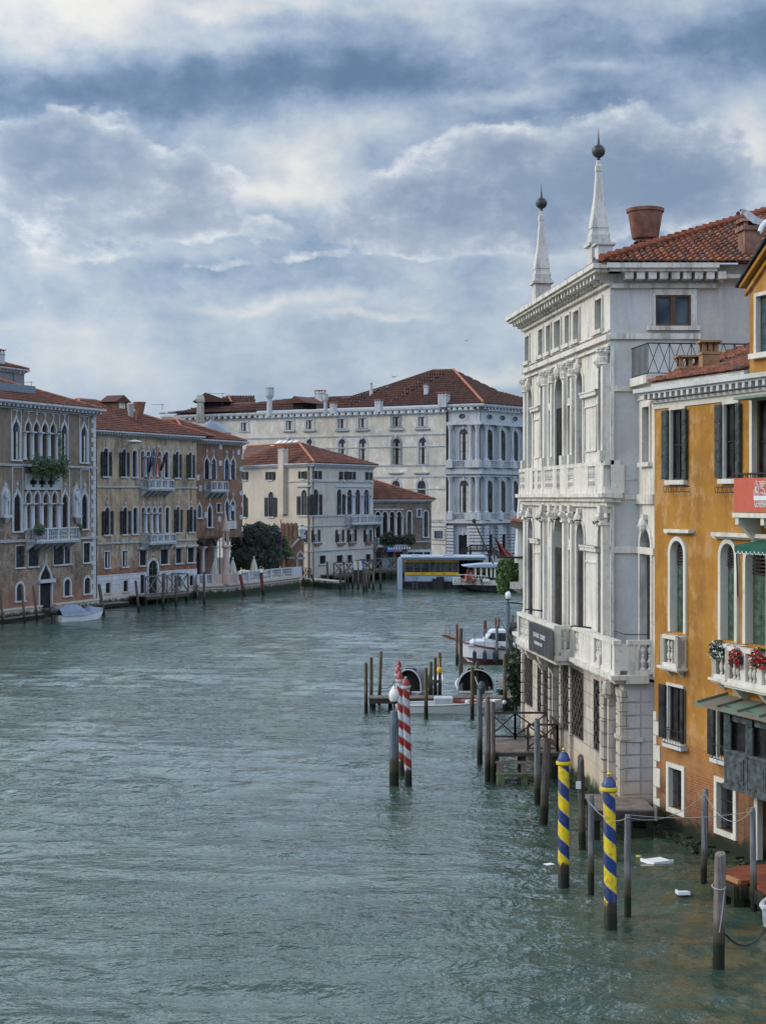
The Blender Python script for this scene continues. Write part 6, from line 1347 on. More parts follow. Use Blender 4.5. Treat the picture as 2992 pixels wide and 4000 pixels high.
# gabled dormer at the right
g0_ = fo.u(2926); m = MB(); zl0, zl1 = 13.95, 16.6; wg = 3.2
wallsheet(m, g0_, g0_ + wg, zl0, zl1, [(fo.u(2957), fo.u(2957) + .85, 14.55, 16.15, 'rect')], .3); m.face([(g0_, 0, zl1), (g0_ + wg, 0, zl1), (g0_ + wg / 2, 0, zl1 + 1.15)]); m.face([(g0_, 0, zl0), (g0_, 6, zl0), (g0_, 6, zl1), (g0_, 0, zl1)]); m.box(g0_ + .05, g0_ + wg, .35, .5, zl0, zl1)
dm = O_.part(m, 'gabled_dormer', M['orange']); m = MB(); s_ = 1.15 / (wg / 2)
for z, o in ((0, .24), (-.22, .1)): m.beam((g0_ - .15, -o / 2, zl1 - .12 + z), (g0_ + wg / 2, -o / 2, zl1 + 1.12 + z), o, .1)
m.build('gable_moulding', M['orange'], dm); MB().beam((g0_ - .3, 0, zl1 - .1), (g0_ + wg / 2, 0, zl1 + 1.33), .6, .07).build('gable_roof', M['shut'], dm)
u = fo.u(2957); ring(MB(), u, u + .85, 14.55, 16.15, 'rect', .1, -.06, .02).box(u - .2, u + 1.05, -.18, 0, 14.4, 14.55).build('dormer_window', ST, dm); MB().box(u, u + .85, .1, .15, 14.55, 16.15).build('dormer_shutter', M['shut2'], dm)
# balconies
balcony(O_, OU(250, 'h', .25), OU(366, 'h', .25), O_.z(300, 560, 'h', .25), O_.z(300, 332, 'h', .25), .26, ST, 2, sp=.17, r=.065, piers=1, seg=10, slab=.12)
bz0, bz1 = O_.z(820, 690, 'h', .5), O_.z(820, 425, 'h', .5); b0_ = OU(618, 'h', .3)
balcony(O_, b0_, OU(735, 'h', .3), bz0, bz1, .3, ST, 2, sp=.17, r=.07, piers=1, seg=10, slab=.12)
b1_ = OU(714, 'h', .55); balcony(O_, b1_, b1_ + 4.2, bz0, bz1, .55, ST, 4, sp=.18, r=.075, piers=5, seg=10, slab=.14)
# flowers
def flowers(x, y, w, cols, label, k='h', p=.6, n=420):
    c = at(*P(k, x, y), fo.D(P(k, x, 0)[0], p)); t = thing('flower_box', label, 'flowers', c, fo.rz, 'flower boxes on the orange house balcony')
    MB().box(-w * .55, w * .6, -.1, .12, -.18, .0).build('planter', M['shut'], t); leaves(MB(), [(0, -.03, .05, w * .62, .22, .2), (0, -.12, -.12, w * .55, .14, .18)], 500, .045, int(x)).build('leaves', M['leafdark'], t, rec=False)
    r = random.Random(x)
    for ci, (col, f) in enumerate(cols):
        m = MB()
        for i in range(int(n * f)):
            v = Vector((r.uniform(-1, 1), r.uniform(-1, 1), r.uniform(-1, 1))); v = v.normalized() * r.uniform(.6, 1.25); q = Vector((v.x * w * .62, -abs(v.y) * .2 - .03, v.z * .24 - .1 * abs(v.x) + .02 * math.sin(9 * v.x))); m.ball(q, r.uniform(.012, .034), 5, 3, 1, .6, .8)
        m.build('blossom', col, t)
wf_ = plain('white_petals', (.75, .76, .72), .7, .2); rf_ = plain('red_petals', (.45, .012, .02), .7, .2); rf2 = plain('bright_red_petals', (.62, .02, .015), .7, .2)
flowers(655, 430, .55, [(wf_, .28)], 'planter of white flowers at the left end of the big balcony', p=.32)
flowers(795, 490, .42, [(rf_, .75), (wf_, .08)], 'planter of dark red geraniums in the middle of the big balcony')
flowers(955, 490, .5, [(rf2, .75), (wf_, .08)], 'planter of bright red geraniums at the right edge of the picture')
for x0, x1, y0, y1, lb in ((277, 415, 1292, 1330, 'empty wrought iron flower rack under the left top window'), (648, 765, 1295, 1335, 'empty wrought iron flower rack under the right top window')):
    t = MB(); a, b = OU(x0, p=.15), OU(x1, p=.15); z0, z1 = O_.z((x0 + x1) / 2, y1, p=.15), O_.z((x0 + x1) / 2, y0, p=.15)
    for z in (z0, z1): t.tube([(a, 0, z), (a, -.22, z), (b, -.22, z), (b, 0, z)], .012, 4)
    for i in range(9): c = a + (b - a) * i / 8; t.tube([(c, -.22, z0), (c + (.04 if i % 2 else -.04), -.23, z1)], .009, 4)
    o = t.build('flower_rack', M['iron'], None); o.location = fo.o; o.rotation_euler.z = fo.rz; tag(o, lb, 'flower rack')
# upper balcony with the red advertising banner
p_ = .75; a = OU(775, p=p_); z0 = O_.z(800, 1480, p=p_); z1 = O_.z(800, 1200, p=p_)
m = MB().box(a - .08, a + 4.5, -p_ - .05, 0, z0 - .13, z0)
for c in (a + .0, a + 1.25, a + 2.5): m.prism([(0, z0 - .13), (-p_, z0 - .13), (-p_, z0 - .33), (-p_ + .1, z0 - .36), (-.25, z0 - .75), (0, z0 - .8)], c, c + .16, 'x')
bo = O_.part(m, 'upper_balcony', ST); m = MB(); m.box(a - .1, a + 4.5, -p_ - .03, -p_ + .03, z1 - .02, z1 + .02)
for i in range(36): c = a + i * .125; m.tube([(c, -p_, z0), (c, -p_, z1)], .012, 4)
for i in range(6): m.tube([(a, -p_ * i / 6, z0), (a, -p_ * i / 6, z1)], .012, 4)
m.box(a - .02, a + .02, -p_, 0, z1 - .02, z1 + .02); m.build('iron_railing', M['iron'], bo)
rb = thing('red_banner', 'salmon red banner with white winged lion emblem and GENERALI lettering on the iron balcony', 'banner', fo.o, fo.rz)
yb = -p_ - .06; zt_b, zb_b = z1 - .12, z0 + .02; MB().box(a + .02, a + 3.6, yb, yb + .02, zb_b, zt_b).build('banner_cloth', plain('salmon_red_cloth', (.50, .115, .075), .8, .15, var=.1), rb)
# emblem: winged lion outline drawn as white strokes, placed by the photo
E0 = (2840, 1820, 260 / 2212.); fe = fo
def ep(x, y): px, py = E0[0] + x * .11755, E0[1] + y * .11754; return (fe.u(px, p_ + .07), yb - .006, fe.z(px, py, p_ + .07))
m = MB(); SW = .011
def st(*pts, r=SW):
    m.tube([ep(*q) for q in pts], r, 4)
st((930, 740), (910, 690), (905, 600), (920, 520), (950, 498), (985, 520), (985, 600), (975, 700), (955, 750), (930, 740)); st((930, 560), (965, 600), (960, 650)); st((940, 700), (965, 720))
st((1025, 830), (1020, 740), (1005, 640), (1010, 560), (1040, 525), (1265, 515), (1255, 570), (1225, 625), (1185, 690), (1060, 695)); st((1060, 580), (1240, 580)); st((1065, 635), (1215, 635)); st((1070, 745), (1150, 740), (1200, 770), (1230, 830), (1250, 920), (1275, 980), (1330, 1000), (1400, 940), (1420, 860), (1380, 820))
st((1150, 545), (1130, 670)); st((1200, 545), (1170, 670)); st((930, 745), (940, 800), (990, 880), (1010, 910)); st((1025, 830), (1010, 910), (1005, 1010), (960, 1050), (1030, 1075)); st((1035, 930), (1030, 1075)); st((1040, 925), (1130, 885), (1160, 930), (1140, 1000), (1095, 1040), (1100, 1075)); st((1130, 885), (1240, 940), (1260, 1060)); st((1200, 1040), (1205, 1075)); st((1160, 1075), (1175, 960))
st((880, 1080), (855, 860), (900, 835), (950, 850), (975, 900), (975, 1060), (920, 1040), (880, 1080)); st((870, 850), (880, 780), (905, 760), (930, 800), (935, 840))
for yy in (880, 920, 960, 1000): st((875, yy), (960, yy + 8), r=.006)
q0_, q1_ = ep(870, 1140), ep(1500, 1080); m.box(q0_[0], q1_[0], yb - .014, yb - .004, q0_[2], q0_[2] + .12); m.build('lion_emblem', M['paint'], rb)
g0p = ep(885, 1370); text_mesh('GENERALI', .30, M['paint'], rb, front(g0p[0], yb - .006, g0p[2] + .0), depth=.004, sx=.50, align='LEFT')
# awnings
gaw = plain('green_awning', (.012, .10, .065), .8, .15); t = thing('green_awning', 'dark green scalloped awning over the arched window under the iron balcony', 'awning', fo.o, fo.rz)
pa = .95; a2 = OU(768, p=pa); za0 = O_.z(830, 1690, p=.1); za1 = O_.z(780, 1745, p=pa); m = MB(); n = 22; w = 4.4
m.face([(a2, 0, za0 + .1), (a2 + w, 0, za0 + .1), (a2 + w, -pa, za1 + .12), (a2, -pa, za1 + .12)])
for i in range(n):
    x0, x1 = a2 + w * i / n, a2 + w * (i + 1) / n; xm = (x0 + x1) / 2
    m.face([(x0, -pa, za1 + .12), (x1, -pa, za1 + .12), (x1, -pa, za1 - .03), (xm + .05, -pa, za1 - .1), (xm - .05, -pa, za1 - .1), (x0, -pa, za1 - .03)])
m.face([(a2, 0, za0 + .1), (a2, -pa, za1 + .12), (a2, -pa, za1 - .05), (a2, 0, za0 - .1)]); ac = m.build('awning_cloth', gaw, t); m = MB()
for i in range(n): x0, x1 = a2 + w * i / n, a2 + w * (i + 1) / n; xm = (x0 + x1) / 2; m.tube([(x0, -pa - .01, za1 - .03), (xm - .05, -pa - .01, za1 - .1), (xm + .05, -pa - .01, za1 - .1), (x1, -pa - .01, za1 - .03)], .012, 4)
m.build('piping', M['paint'], t); MB().tube([(a2 + .1, -pa, za1), (OU(815), -.1, O_.z(815, 2080))], .02, 5).build('awning_arm', M['iron'], t)
m = MB(); aa = OU(790, p=.5); m.box(aa, aa + 4.5, -.62, 0, O_.z(850, 668, p=.3), O_.z(850, 648, p=.3)); o = m.build('metal_canopy', plain('green_grey_metal', (.16, .21, .19), .6, .3), O_.root)
# dark wooden bay
pb = .75; ba = OU(697, 'h', pb); bzt, bzb = O_.z(750, 870, 'h', pb), O_.z(750, 1425, 'h', pb); wb = 4.6
by = thing('wooden_bay', 'dark teal wooden bay box with open shutters under a patinated metal roof', 'bay window', fo.o, fo.rz)
pt = plain('old_teal_wood', (.045, .065, .07), .8, .2, var=.6, sc=5, bump=.3)
zm = bzb + (bzt - bzb) * .46; m = MB().box(ba, ba + wb, -pb, 0, bzb, zm).box(ba - .04, ba + wb, -pb - .05, 0, bzb - .08, bzb + .05).box(ba - .02, ba + wb, -pb - .04, 0, zm - .05, zm + .04).box(ba, ba + wb, -pb, 0, bzt - .32, bzt)
for i in range(5): c = ba + i * 1.1; m.box(c, c + .09, -pb - .02, -pb + .05, bzb, bzt)
for i in range(4): c = ba + .09 + i * 1.1; m.box(c + .12, c + .9, -pb - .03, -pb, bzb + .14, zm - .14).box(c + .2, c + .82, -pb - .045, -pb - .03, bzb + .24, zm - .24)
m.box(ba, ba + .05, -pb, 0, zm, bzt); m.build('bay_frame', pt, by); MB().box(ba + .06, ba + wb, -pb + .12, -pb + .16, zm, bzt - .3).build('bay_void', M['dark'], by)
for i in range(3):
    c = ba + .12 + i * 1.1; m = MB().box(c, c + .3, -pb - .06, -pb - .02, zm + .06, bzt - .36)
    for q in range(5): m.box(c + .02, c + .28, -pb - .072, -pb - .06, zm + .1 + q * .24, zm + .3 + q * .24)
    m.build('bay_shutter', M['shut2'], by)
m = MB(); ra_ = OU(592, 'h', .5); m.face([(ra_, 0, bzt + .22), (ra_ + 5, 0, bzt + .22), (ra_ + 5, -pb - .25, bzt + .02), (ra_, -pb - .25, bzt + .02)]); m.box(ra_, ra_ + 5, -pb - .27, -pb - .22, bzt - .06, bzt + .03); m.box(ra_, ra_ + .04, -pb - .25, 0, bzt - .03, bzt + .04)
for i in range(5): c = ra_ + .1 + i * 1.05; m.prism([(0, bzt + .23), (-pb - .26, bzt + .03), (-pb - .26, bzt + .09), (0, bzt + .29)], c, c + .06, 'x')
cu_ = NT('patina_copper', .6, .4); cc = cu_.mix(cu_.step(cu_.noise(1.8, 6), .4, .6), (.12, .19, .145), (.17, .13, .10)); m.build('bay_roof', cu_.done(cc), by)
for x in (240, 580):
    k = 'h'; a = OU(x, k, .3); y0 = 1040 if x == 240 else 1150; z0, z1 = O_.z(x, y0 + 60, k, .3), O_.z(x, y0 - 40, k, .3); m = MB().tube([(a, 0, z1), (a, -.25, z1), (a + 1.15, -.25, z1)], .012, 4).tube([(a, 0, z0), (a, -.25, z0), (a + 1.15, -.25, z0)], .012, 4)
    for i in range(8): m.tube([(a + i * .16, -.25, z0), (a + i * .16, -.25, z1)], .009, 4)
    m.build('window_guard', M['iron'], O_.root); MB().box(a - .02, a + 1.1, -.25, 0, z0 - .14, z0 - .02).build('window_ledge', M['whiteblk'], O_.root)
# moss along the orange footing and the white palace base
def moss(f, u0, u1, p, zt, label, n, seed):
    lv = leaves(MB(), [(u0 + (u1 - u0) * (i + .5) / 12, -p + .08 * math.sin(i * 2.3), .08, (u1 - u0) / 22, .07, zt * (.6 + .4 * math.sin(i * 1.7) ** 2)) for i in range(12)], n, .05, seed, shell=0); o = lv.build('water_weed', M['weed'], None, rec=False); o.location = f.o; o.rotation_euler.z = f.rz; tag(o, label, 'weed', kind='stuff')
moss(fo, 0, 6.2, .25, .25, 'green weed hanging along the footing of the orange house', 3800, 11)
moss(fl, 6.5, 14.2, .1, .45, 'green weed on the base of the white palace behind the mooring poles', 2600, 12)
moss(fl, 0, 4.5, .1, .5, 'green weed on the far base of the white palace by the jetty', 1200, 13)
# ================================================================ house beyond the white palace
xb = lambda px, D: (px - CX) / F * D
nb_ = thing('house_beyond', 'pale house just beyond the white palace with ivy balcony and red tiled eave', 'house', (xb(2052, 79), 66.5, 0))
zz = lambda y, D: H - (y - HY) / F * D
MB().box(0, 8, 0, 13.2, 0, 9.3).build('wall', M['E'], nb_)
mb = MB(); tileplane(mb, [(-.75, 13.6, 9.3), (-.75, 0, 9.3), (3, 0, 10.4), (3, 13.6, 10.4)], .24, .36, 3); mb.build('roof', M['tile_near'], nb_, rec=False); MB().box(-.7, 0, 0, 13.5, 9.0, 9.28).build('eave', M['wooddark'], nb_)
bb = MB().box(-.95, 0, 10.6, 13.2, zz(2292, 79), zz(2265, 79)).prism([(0, zz(2292, 79)), (-.9, zz(2292, 79)), (-.5, zz(2310, 79)), (0, zz(2330, 79))], 12.0, 13, 'y'); bb.box(-.5, 0, 10.6, 13.1, zz(2265, 79), zz(2180, 79)); bb.build('stone_balcony', M['lolin'], nb_)
MB().box(-1.6, .05, 10.6, 10.7, zz(2182, 77), zz(2174, 77)).build('awning_bar', M['iron'], nb_)
MB().lathe((-.42, 10.9, zz(2200, 77)), [(.3, 0), (.28, .8), (.16, 2.6), (.05, 3.9)], 9, 0, 1, .6).build('white_curtain', M['paint'], nb_)
MB().box(-.62, -.15, 6, 10.6, 2.9, 3.0).box(-.35, -.02, 6, 10.6, 3.0, 4.9).build('awning_curtain', M['cloth'], nb_)
ir = MB(); z0, z1 = zz(2540, 76), zz(2440, 76)
for i in range(9): c = 8 + i * .3; ir.tube([(-.1, c, z0), (-.95, c, z0), (-1.1, c, (z0 + z1) / 2), (-.9, c, z1)], .03, 4)
for i in range(5): ir.tube([(-.2 * i, 8, z0), (-.22 * i - .05, 8, (z0 + z1) / 2), (-.2 * i, 8, z1)], .03, 4)
ir.box(-1.0, 0, 8, 10.5, z1 - .03, z1 + .05).box(-1.0, 0, 8, 10.5, z0 - .1, z0); ir.build('iron_balcony', M['iron'], nb_); MB().prism([(0, z0 - .1), (-1, z0 - .1), (-.4, z0 - .5), (0, z0 - .6)], 8, 10.5).build('balcony_corbel', M['lolin'], nb_)
c = at(1998, 2240, 77.5); s = 77.5 / F
lv = leaves(MB(), [(c.x - 30 * s, c.y, c.z - 5 * s, 30 * s, .5, 62 * s), (c.x - 34 * s, c.y, c.z - 45 * s, 24 * s, .4, 35 * s), (c.x + 14 * s, c.y + .3, c.z + 8 * s, 28 * s, .5, 48 * s), (c.x - 5 * s, c.y + .3, c.z + 40 * s, 30 * s, .4, 22 * s)], 5200, .10, 21, .3); tag(lv.build('hanging_ivy', M['ivy'], None, rec=False), 'bright green ivy cascading from the stone balcony left of the white palace', 'ivy')
c = at(2012, 2630, 72); lv = leaves(MB(), [(c.x, c.y, c.z, .42, .5, 1.1), (c.x + .2, c.y, c.z - .8, .35, .5, .8)], 1500, .16, 22, .2); MB_t = lv.tube([(c.x, c.y, .5), (c.x, c.y, c.z + .5)], .05, 5); tag(lv.build('oleander_bush', M['leafdark'], None, rec=False), 'tall dark green bush beside the far corner of the white palace', 'shrub')
# ================================================================ mooring poles
WD = {'grey': bandpole('grey_timber', (.20, .16, .145)), 'brown': bandpole('brown_timber', (.15, .105, .06)), 'dark': bandpole('dark_pole_timber', (.085, .065, .058)), 'blue': bandpole('blue_grey_paint', (.145, .175, .215), zt=.85), 'pale': bandpole('pale_grey_pole', (.17, .175, .19)), 'green': bandpole('green_brown_timber', (.13, .11, .055)), 'red': bandpole('red_timber', (.20, .075, .055))}
def pole(k, x, yt, yb, w, mat, label, group, xt=None, taper=.92, cut=0, name='mooring_pole', cat='mooring pole', hat=None, D=None, z0=-1.2):
    px, py = P(k, x, yb); Dd = D or wy(py); b = at(px, py, Dd); b.z = 0; s = CR[k][2] / F * Dd; r = w * s / 2; h = zat(k, 0, yt, Dd); dx_ = 0 if xt is None else (xt - x) * s
    m = MB(); n = 12; rr = random.Random(int(x * 7 + yt)); base = len(m.v); prn = [(z0, 1.0), (0, 1), (h * .35, .98), (h * .7, .96), (h - .1, taper), (h, taper * (.8 if cut == 0 else .9))]
    for (z, q) in prn:
        for i in range(n):
            a = 2 * math.pi * i / n; q2 = q * (1 + .05 * math.sin(a * 3 + z * 1.1 + x)); zz = z + (cut * math.cos(a + x) * r if z == h else 0)
            m.v.append((dx_ * z / h + r * q2 * math.cos(a), r * q2 * math.sin(a), zz))
    for j in range(len(prn) - 1):
        for i in range(n): m.f.append((j * n + i, j * n + (i + 1) % n, (j + 1) * n + (i + 1) % n, (j + 1) * n + i)); m.m.append(0)
    m.f.append(tuple((len(prn) - 1) * n + i for i in range(n))); m.m.append(0)
    o = m.build(name, WD[mat] if isinstance(mat, str) else mat, None, True, loc=b)
    tag(o, label, cat, group); o['h'] = h; del o['h']; return o
GP = 'weathered mooring poles'
T_ = [('A', 165, 595, 1005, 30, 'brown', 'leftmost brown mooring pole, at the outer end of the far jetty', {}),
      ('A', 207, 553, 955, 30, 'brown', 'brown mooring pole second from the left at the far jetty', {}),
      ('A', 270, 505, 935, 28, 'brown', 'tallest of the three poles at the outer jetty end, leaning right', {'xt': 287}),
      ('A', 649, 638, 1042, 33, 'green', 'mossy brown pole in front of the white skiff, left of the yellow buoy', {}),
      ('A', 688, 590, 930, 32, 'green', 'mossy pole directly left of the yellow buoy group', {}),
      ('A', 724, 555, 920, 28, 'green', 'slim pole just left of the yellow buoy', {}),
      ('A', 761, 515, 915, 27, 'brown', 'tall brown pole behind the yellow buoy', {}),
      ('A', 1023, 630, 1045, 32, 'green', 'mossy pole at the right end of the white skiff with rope', {}),
      ('A', 1061, 588, 935, 30, 'green', 'mossy pole in front of the hooded boat opening', {}),
      ('A', 1287, 525, 985, 36, 'green', 'brown pole standing between the cabin boat and the bush', {}),
      ('A', 899, 285, 618, 24, 'red', 'slim reddish pole at the bow of the cabin boat', {}),
      ('A', 931, 318, 765, 33, 'dark', 'thick dark pole at the bow of the cabin boat', {}),
      ('A', 1126, 255, 470, 32, 'red', 'broad reddish pole beyond the cabin boat', {}),
      ('A', 1212, 235, 480, 20, 'red', 'slim reddish pole behind the cabin boat windscreen', {}),
      ('A', 1237, 232, 485, 18, 'red', 'thin reddish pole behind the iron balcony', {}),
      ('A', 1222, 293, 618, 24, 'pale', 'grey pole in front of the cabin boat windscreen', {}),
      ('A', 1345, 210, 545, 26, 'grey', 'grey pole directly right of the far lamp post', {}),
      ('A', 1082, 808, 1412, 46, 'pale', 'tall grey pole left of the railed landing stage, buoy hung at its top', {}),
      ('A', 1145, 872, 1545, 46, 'grey', 'thick grey pole at the front corner of the railed landing stage', {}),
      ('A', 1188, 912, 1550, 40, 'grey', 'shorter grey pole beside the steps of the landing stage', {}),
      ('A', 1546, 1048, 1745, 52, 'pale', 'tall grey pole in front of the railed landing stage', {}),
      ('B', 592, 540, 1135, 60, 'dark', 'thick leaning dark pole with rotten foot in front of the landing stage', {'xt': 620, 'cut': .8}),
      ('B', 872, 662, 1325, 52, 'dark', 'split dark pole with a white plate between the blue yellow striped poles', {'xt': 858, 'cut': .9}),
      ('B', 934, 928, 1632, 46, 'pale', 'smooth grey pole holding the rope, left of the right striped pole', {}),
      ('B', 1197, 1072, 1805, 50, 'pale', 'smooth grey pole holding the rope, right of the right striped pole', {}),
      ('C', 850, 200, 1150, 62, 'pale', 'smooth grey pole in front of the orange house, between its two barred windows', {'xt': 872}),
      ('C', 1335, 380, 1395, 62, 'pale', 'smooth grey pole rising over the rust red platform', {'xt': 1323}),
      ('C', 998, 822, 1905, 116, 'grey', 'thickest grey pole with a rope round it, near the bottom right corner', {'xt': 1010, 'cut': .3})]
for k, x, yt, yb, w, mt, lb, kw in T_: pole(k, x, yt, yb, w, mt, lb, GP, **kw)
p = at(*P('B', 843, 858), wy(P('B', 868, 1325)[1]) - .22); tag(MB().box(-.075, .075, -.01, .01, -.11, .11).tube([(.03, -.015, .07), (-.03, -.015, .035), (.03, -.015, -.025), (-.03, -.015, -.06)], .007, 4).build('number_plate', M['paint'], None, loc=p), 'small white plate fixed to the split dark pole', 'plate')
# left bank poles
GL_ = 'mooring poles along the left bank'
TL = [('a', 25, 1850, 2105, 20, 'brown', 'brown leaning pole at the extreme left edge of the picture', 5), ('a', 182, 1810, 2092, 18, 'brown', 'brown pole left of the gothic palace water door', 158), ('a', 272, 1822, 2072, 18, 'brown', 'brown pole just left of the dark water door', 243), ('a', 340, 1815, 2035, 15, 'pale', 'pale pole leaning in the dark water door', 308), ('a', 472, 1808, 2020, 20, 'dark', 'dark pole right of the water door beside the small arched window', 465),
      ('a', 752, 1808, 2040, 24, 'dark', 'leaning dark pole at the seam between the gothic and the ochre palace', 715), ('b', 452, 1785, 2075, 24, 'dark', 'leaning grey pole left of the ochre palace landing stage', 420), ('b', 670, 1742, 2040, 26, 'dark', 'thick pole in the middle of the ochre palace landing stage', 673), ('b', 788, 1745, 2020, 22, 'dark', 'pole at the right part of the ochre palace landing stage', 786), ('b', 1045, 1705, 2005, 22, 'dark', 'grey pole standing before the corner of the garden terrace', 1042),
      ('c', 888, 1848, 2060, 24, 'dark', 'dark pole against the pale palace, left of the stepped landing', 880), ('c', 690, 1960, 2080, 20, 'dark', 'short leaning pole at the end of the garden terrace', 655), ('c', 770, 1960, 2078, 20, 'dark', 'short leaning pole before the low railing of the pale palace', 742),
      ('c', 1000, 1908, 2110, 24, 'dark', 'dark pole at the left front of the stepped landing', 1003), ('c', 1045, 1915, 2100, 14, 'brown', 'slim brown pole by the steps of the landing', 1048), ('c', 1072, 1915, 2095, 12, 'brown', 'slimmest pole by the steps of the landing', 1070), ('c', 1112, 1900, 2095, 18, 'brown', 'pole before the yellow and blue panels, left one', 1115), ('c', 1162, 1905, 2100, 16, 'brown', 'slim pole before the blue panel', 1162),
      ('c', 1215, 1905, 2120, 26, 'dark', 'thick dark pole at the right front of the stepped landing', 1210), ('c', 1240, 1885, 2115, 18, 'grey', 'grey pole tied to the thick one at the stepped landing', 1236), ('c', 1262, 1880, 2085, 16, 'brown', 'brown pole behind the right end of the stepped landing', 1262), ('c', 1300, 1930, 2110, 18, 'grey', 'grey pole between the landing and the low brick house', 1302), ('c', 1365, 1895, 2095, 20, 'dark', 'dark pole in front of the low brick house, left of the boat stop', 1365)]
for k, x, yt, yb, w, mt, lb, xt in TL: pole(k, x, yt, yb, w, mt, lb, GL_, xt=xt)
for x, yt, xb, yb, lb in ((556, 542, 605, 778, 'left red pole with white tip in front of the garden terrace'), (752, 525, 780, 768, 'right red pole with white tip in front of the garden terrace')):
    px, py = P('D', xb, yb); Dd = wy(py); b = at(px, py, Dd); b.z = 0; q = at(*P('D', x, yt), Dd); t = thing('red_mooring_pole', lb, 'mooring pole', b, 0, 'red mooring poles with white tips'); v = Vector((q.x - b.x, 0, q.z)); MB().tube([-v * .2, v * .86], .17, 8).build('shaft', bandpole('crimson_paint', (.17, .012, .02)), t); MB().tube([v * .86, v], .18, 8, .10).build('white_tip', M['paint'], t)
# striped poles
red_s = (.27, .014, .016); wh = (.50, .54, .60)
def striped(k, x, yt, yb, w, c1, c2, edge, capc, ringc, label, group, finc, pitch, xt=None, phase=0, hand=1, ycap=None):
    px, py = P(k, x, yb); Dd = wy(py); b = at(px, py, Dd); b.z = 0; s = CR[k][2] / F * Dd; r = w * s / 2; hc = zat(k, 0, ycap, Dd); ht = zat(k, 0, yt, Dd); t = thing('striped_pole', label, 'striped pole', b, 0, group)
    if xt is not None: t.rotation_euler.y = math.atan2((xt - x) * s, hc)
    MB().lathe((0, 0, 0), [(r, -1.2), (r, 0), (r * .97, hc * .5), (r * .95, hc)], 20).build('shaft', spiral(label[:8] + '_spiral', c1, c2, edge, pitch, phase=phase, hand=hand), t, True)
    MB().lathe((0, 0, hc), [(r * 1.0, -.04), (r * 1.32, -.0), (r * 1.36, .04), (r * 1.3, .08), (r, .09)], 20).build('collar', plain('collar_' + group[:4], ringc, .4, .4, var=.2), t, True)
    cp = MB().lathe((0, 0, hc + .085), [(r * 1.12, 0), (r * 1.08, .06), (r * .72, .2), (r * .3, .26), (r * .28, .29)], 20).build('cap', plain('cap_' + group[:4], capc, .4, .4, var=.3), t, True)
    z = hc + .36; q = (ht - z); MB().lathe((0, 0, z), [(r * .3, -.04), (r * .34, 0), (r * .14, q * .1), (r * .14, q * .3), (r * .34, q * .42), (r * .36, q * .55), (r * .2, q * .8), (.004, q)], 12).build('finial', plain('finial_' + group[:4], finc, .4, .4), t, True)
gy = 'blue and yellow striped poles'
striped('B', 737, 590, 1578, 83, (.009, .034, .155), (.70, .51, .015), (.55, .38, .22), (.012, .042, .18), (.72, .50, .01), 'left blue and yellow striped pole with yellow finial', gy, (.75, .55, .02), .78, phase=.2, hand=1, ycap=708)
striped('B', 1075, 765, 1872, 93, (.009, .034, .155), (.70, .51, .015), (.55, .38, .22), (.012, .042, .18), (.72, .50, .01), 'right blue and yellow striped pole with yellow finial, nearest the camera', gy, (.75, .55, .02), .78, xt=1063, phase=.55, hand=1, ycap=895)
gr = 'red and white striped poles'
for x, xt, yt, yc, yb, w, lb, ph in ((507, 487, 708, 800, 1590, 60, 'nearest red and white striped pole, right one of the cluster', .1), (456, 438, 668, 748, 1505, 54, 'second red and white striped pole, hidden in part by the nearest one', .4), (440, 425, 620, 702, 1430, 48, 'third red and white striped pole, only its cap shows over the second', .2), (440, 430, 590, 652, 1360, 44, 'farthest red and white striped pole, only its tip shows', .5)):
    striped('A', x, yt, yb, w, red_s, wh, (.35, .25, .16), (.36, .03, .03) , (.50, .50, .55), lb, gr, wh, .62, xt=xt, phase=ph, hand=1, ycap=yc)
# lamp posts
lampglass = plain('white_lamp_glass', (.78, .77, .74), .25, .5, var=.03)
def lamp(k, x, ypt, yb, w, ygt, ygb, gw, label):
    px, py = P(k, x, yb); Dd = wy(py); b = at(px, py, Dd); b.z = 0; s = CR[k][2] / F * Dd; t = thing('lamp_post', label, 'lamp post', b, 0, 'blue lamp posts standing in the water'); h = zat(k, 0, ypt, Dd); r = w * s / 2
    MB().lathe((0, 0, 0), [(r, -1.2), (r, h - .35), (r * .97, h - .33), (r * .72, h - .02), (r * .4, h), (r * .3, h + .02)], 18).build('post', WD['blue'], t, True)
    g0, g1 = zat(k, 0, ygb, Dd), zat(k, 0, ygt, Dd); MB().lathe((0, 0, 0), [(.04, h), (.04, g0 - .1), (.14, g0 - .05), (.15, g0 + .02)], 10).build('neck', M['darkmetal'], t, True)
    R_ = gw * s / 2; q = g1 - g0; MB().lathe((0, 0, g0), [(R_ * .62, 0), (R_ * .9, q * .15), (R_, q * .42), (R_ * .92, q * .62), (R_ * .6, q * .78), (R_ * .42, q * .82), (R_ * .40, q * .9), (R_ * .15, q)], 16).build('globe', lampglass, t, True)
lamp('A', 391, 985, 1605, 78, 785, 912, 84, 'blue post with white globe lamp beside the red striped poles'); lamp('A', 1311, 112, 620, 36, 8, 82, 46, 'distant blue post with white globe lamp beside the iron balcony')
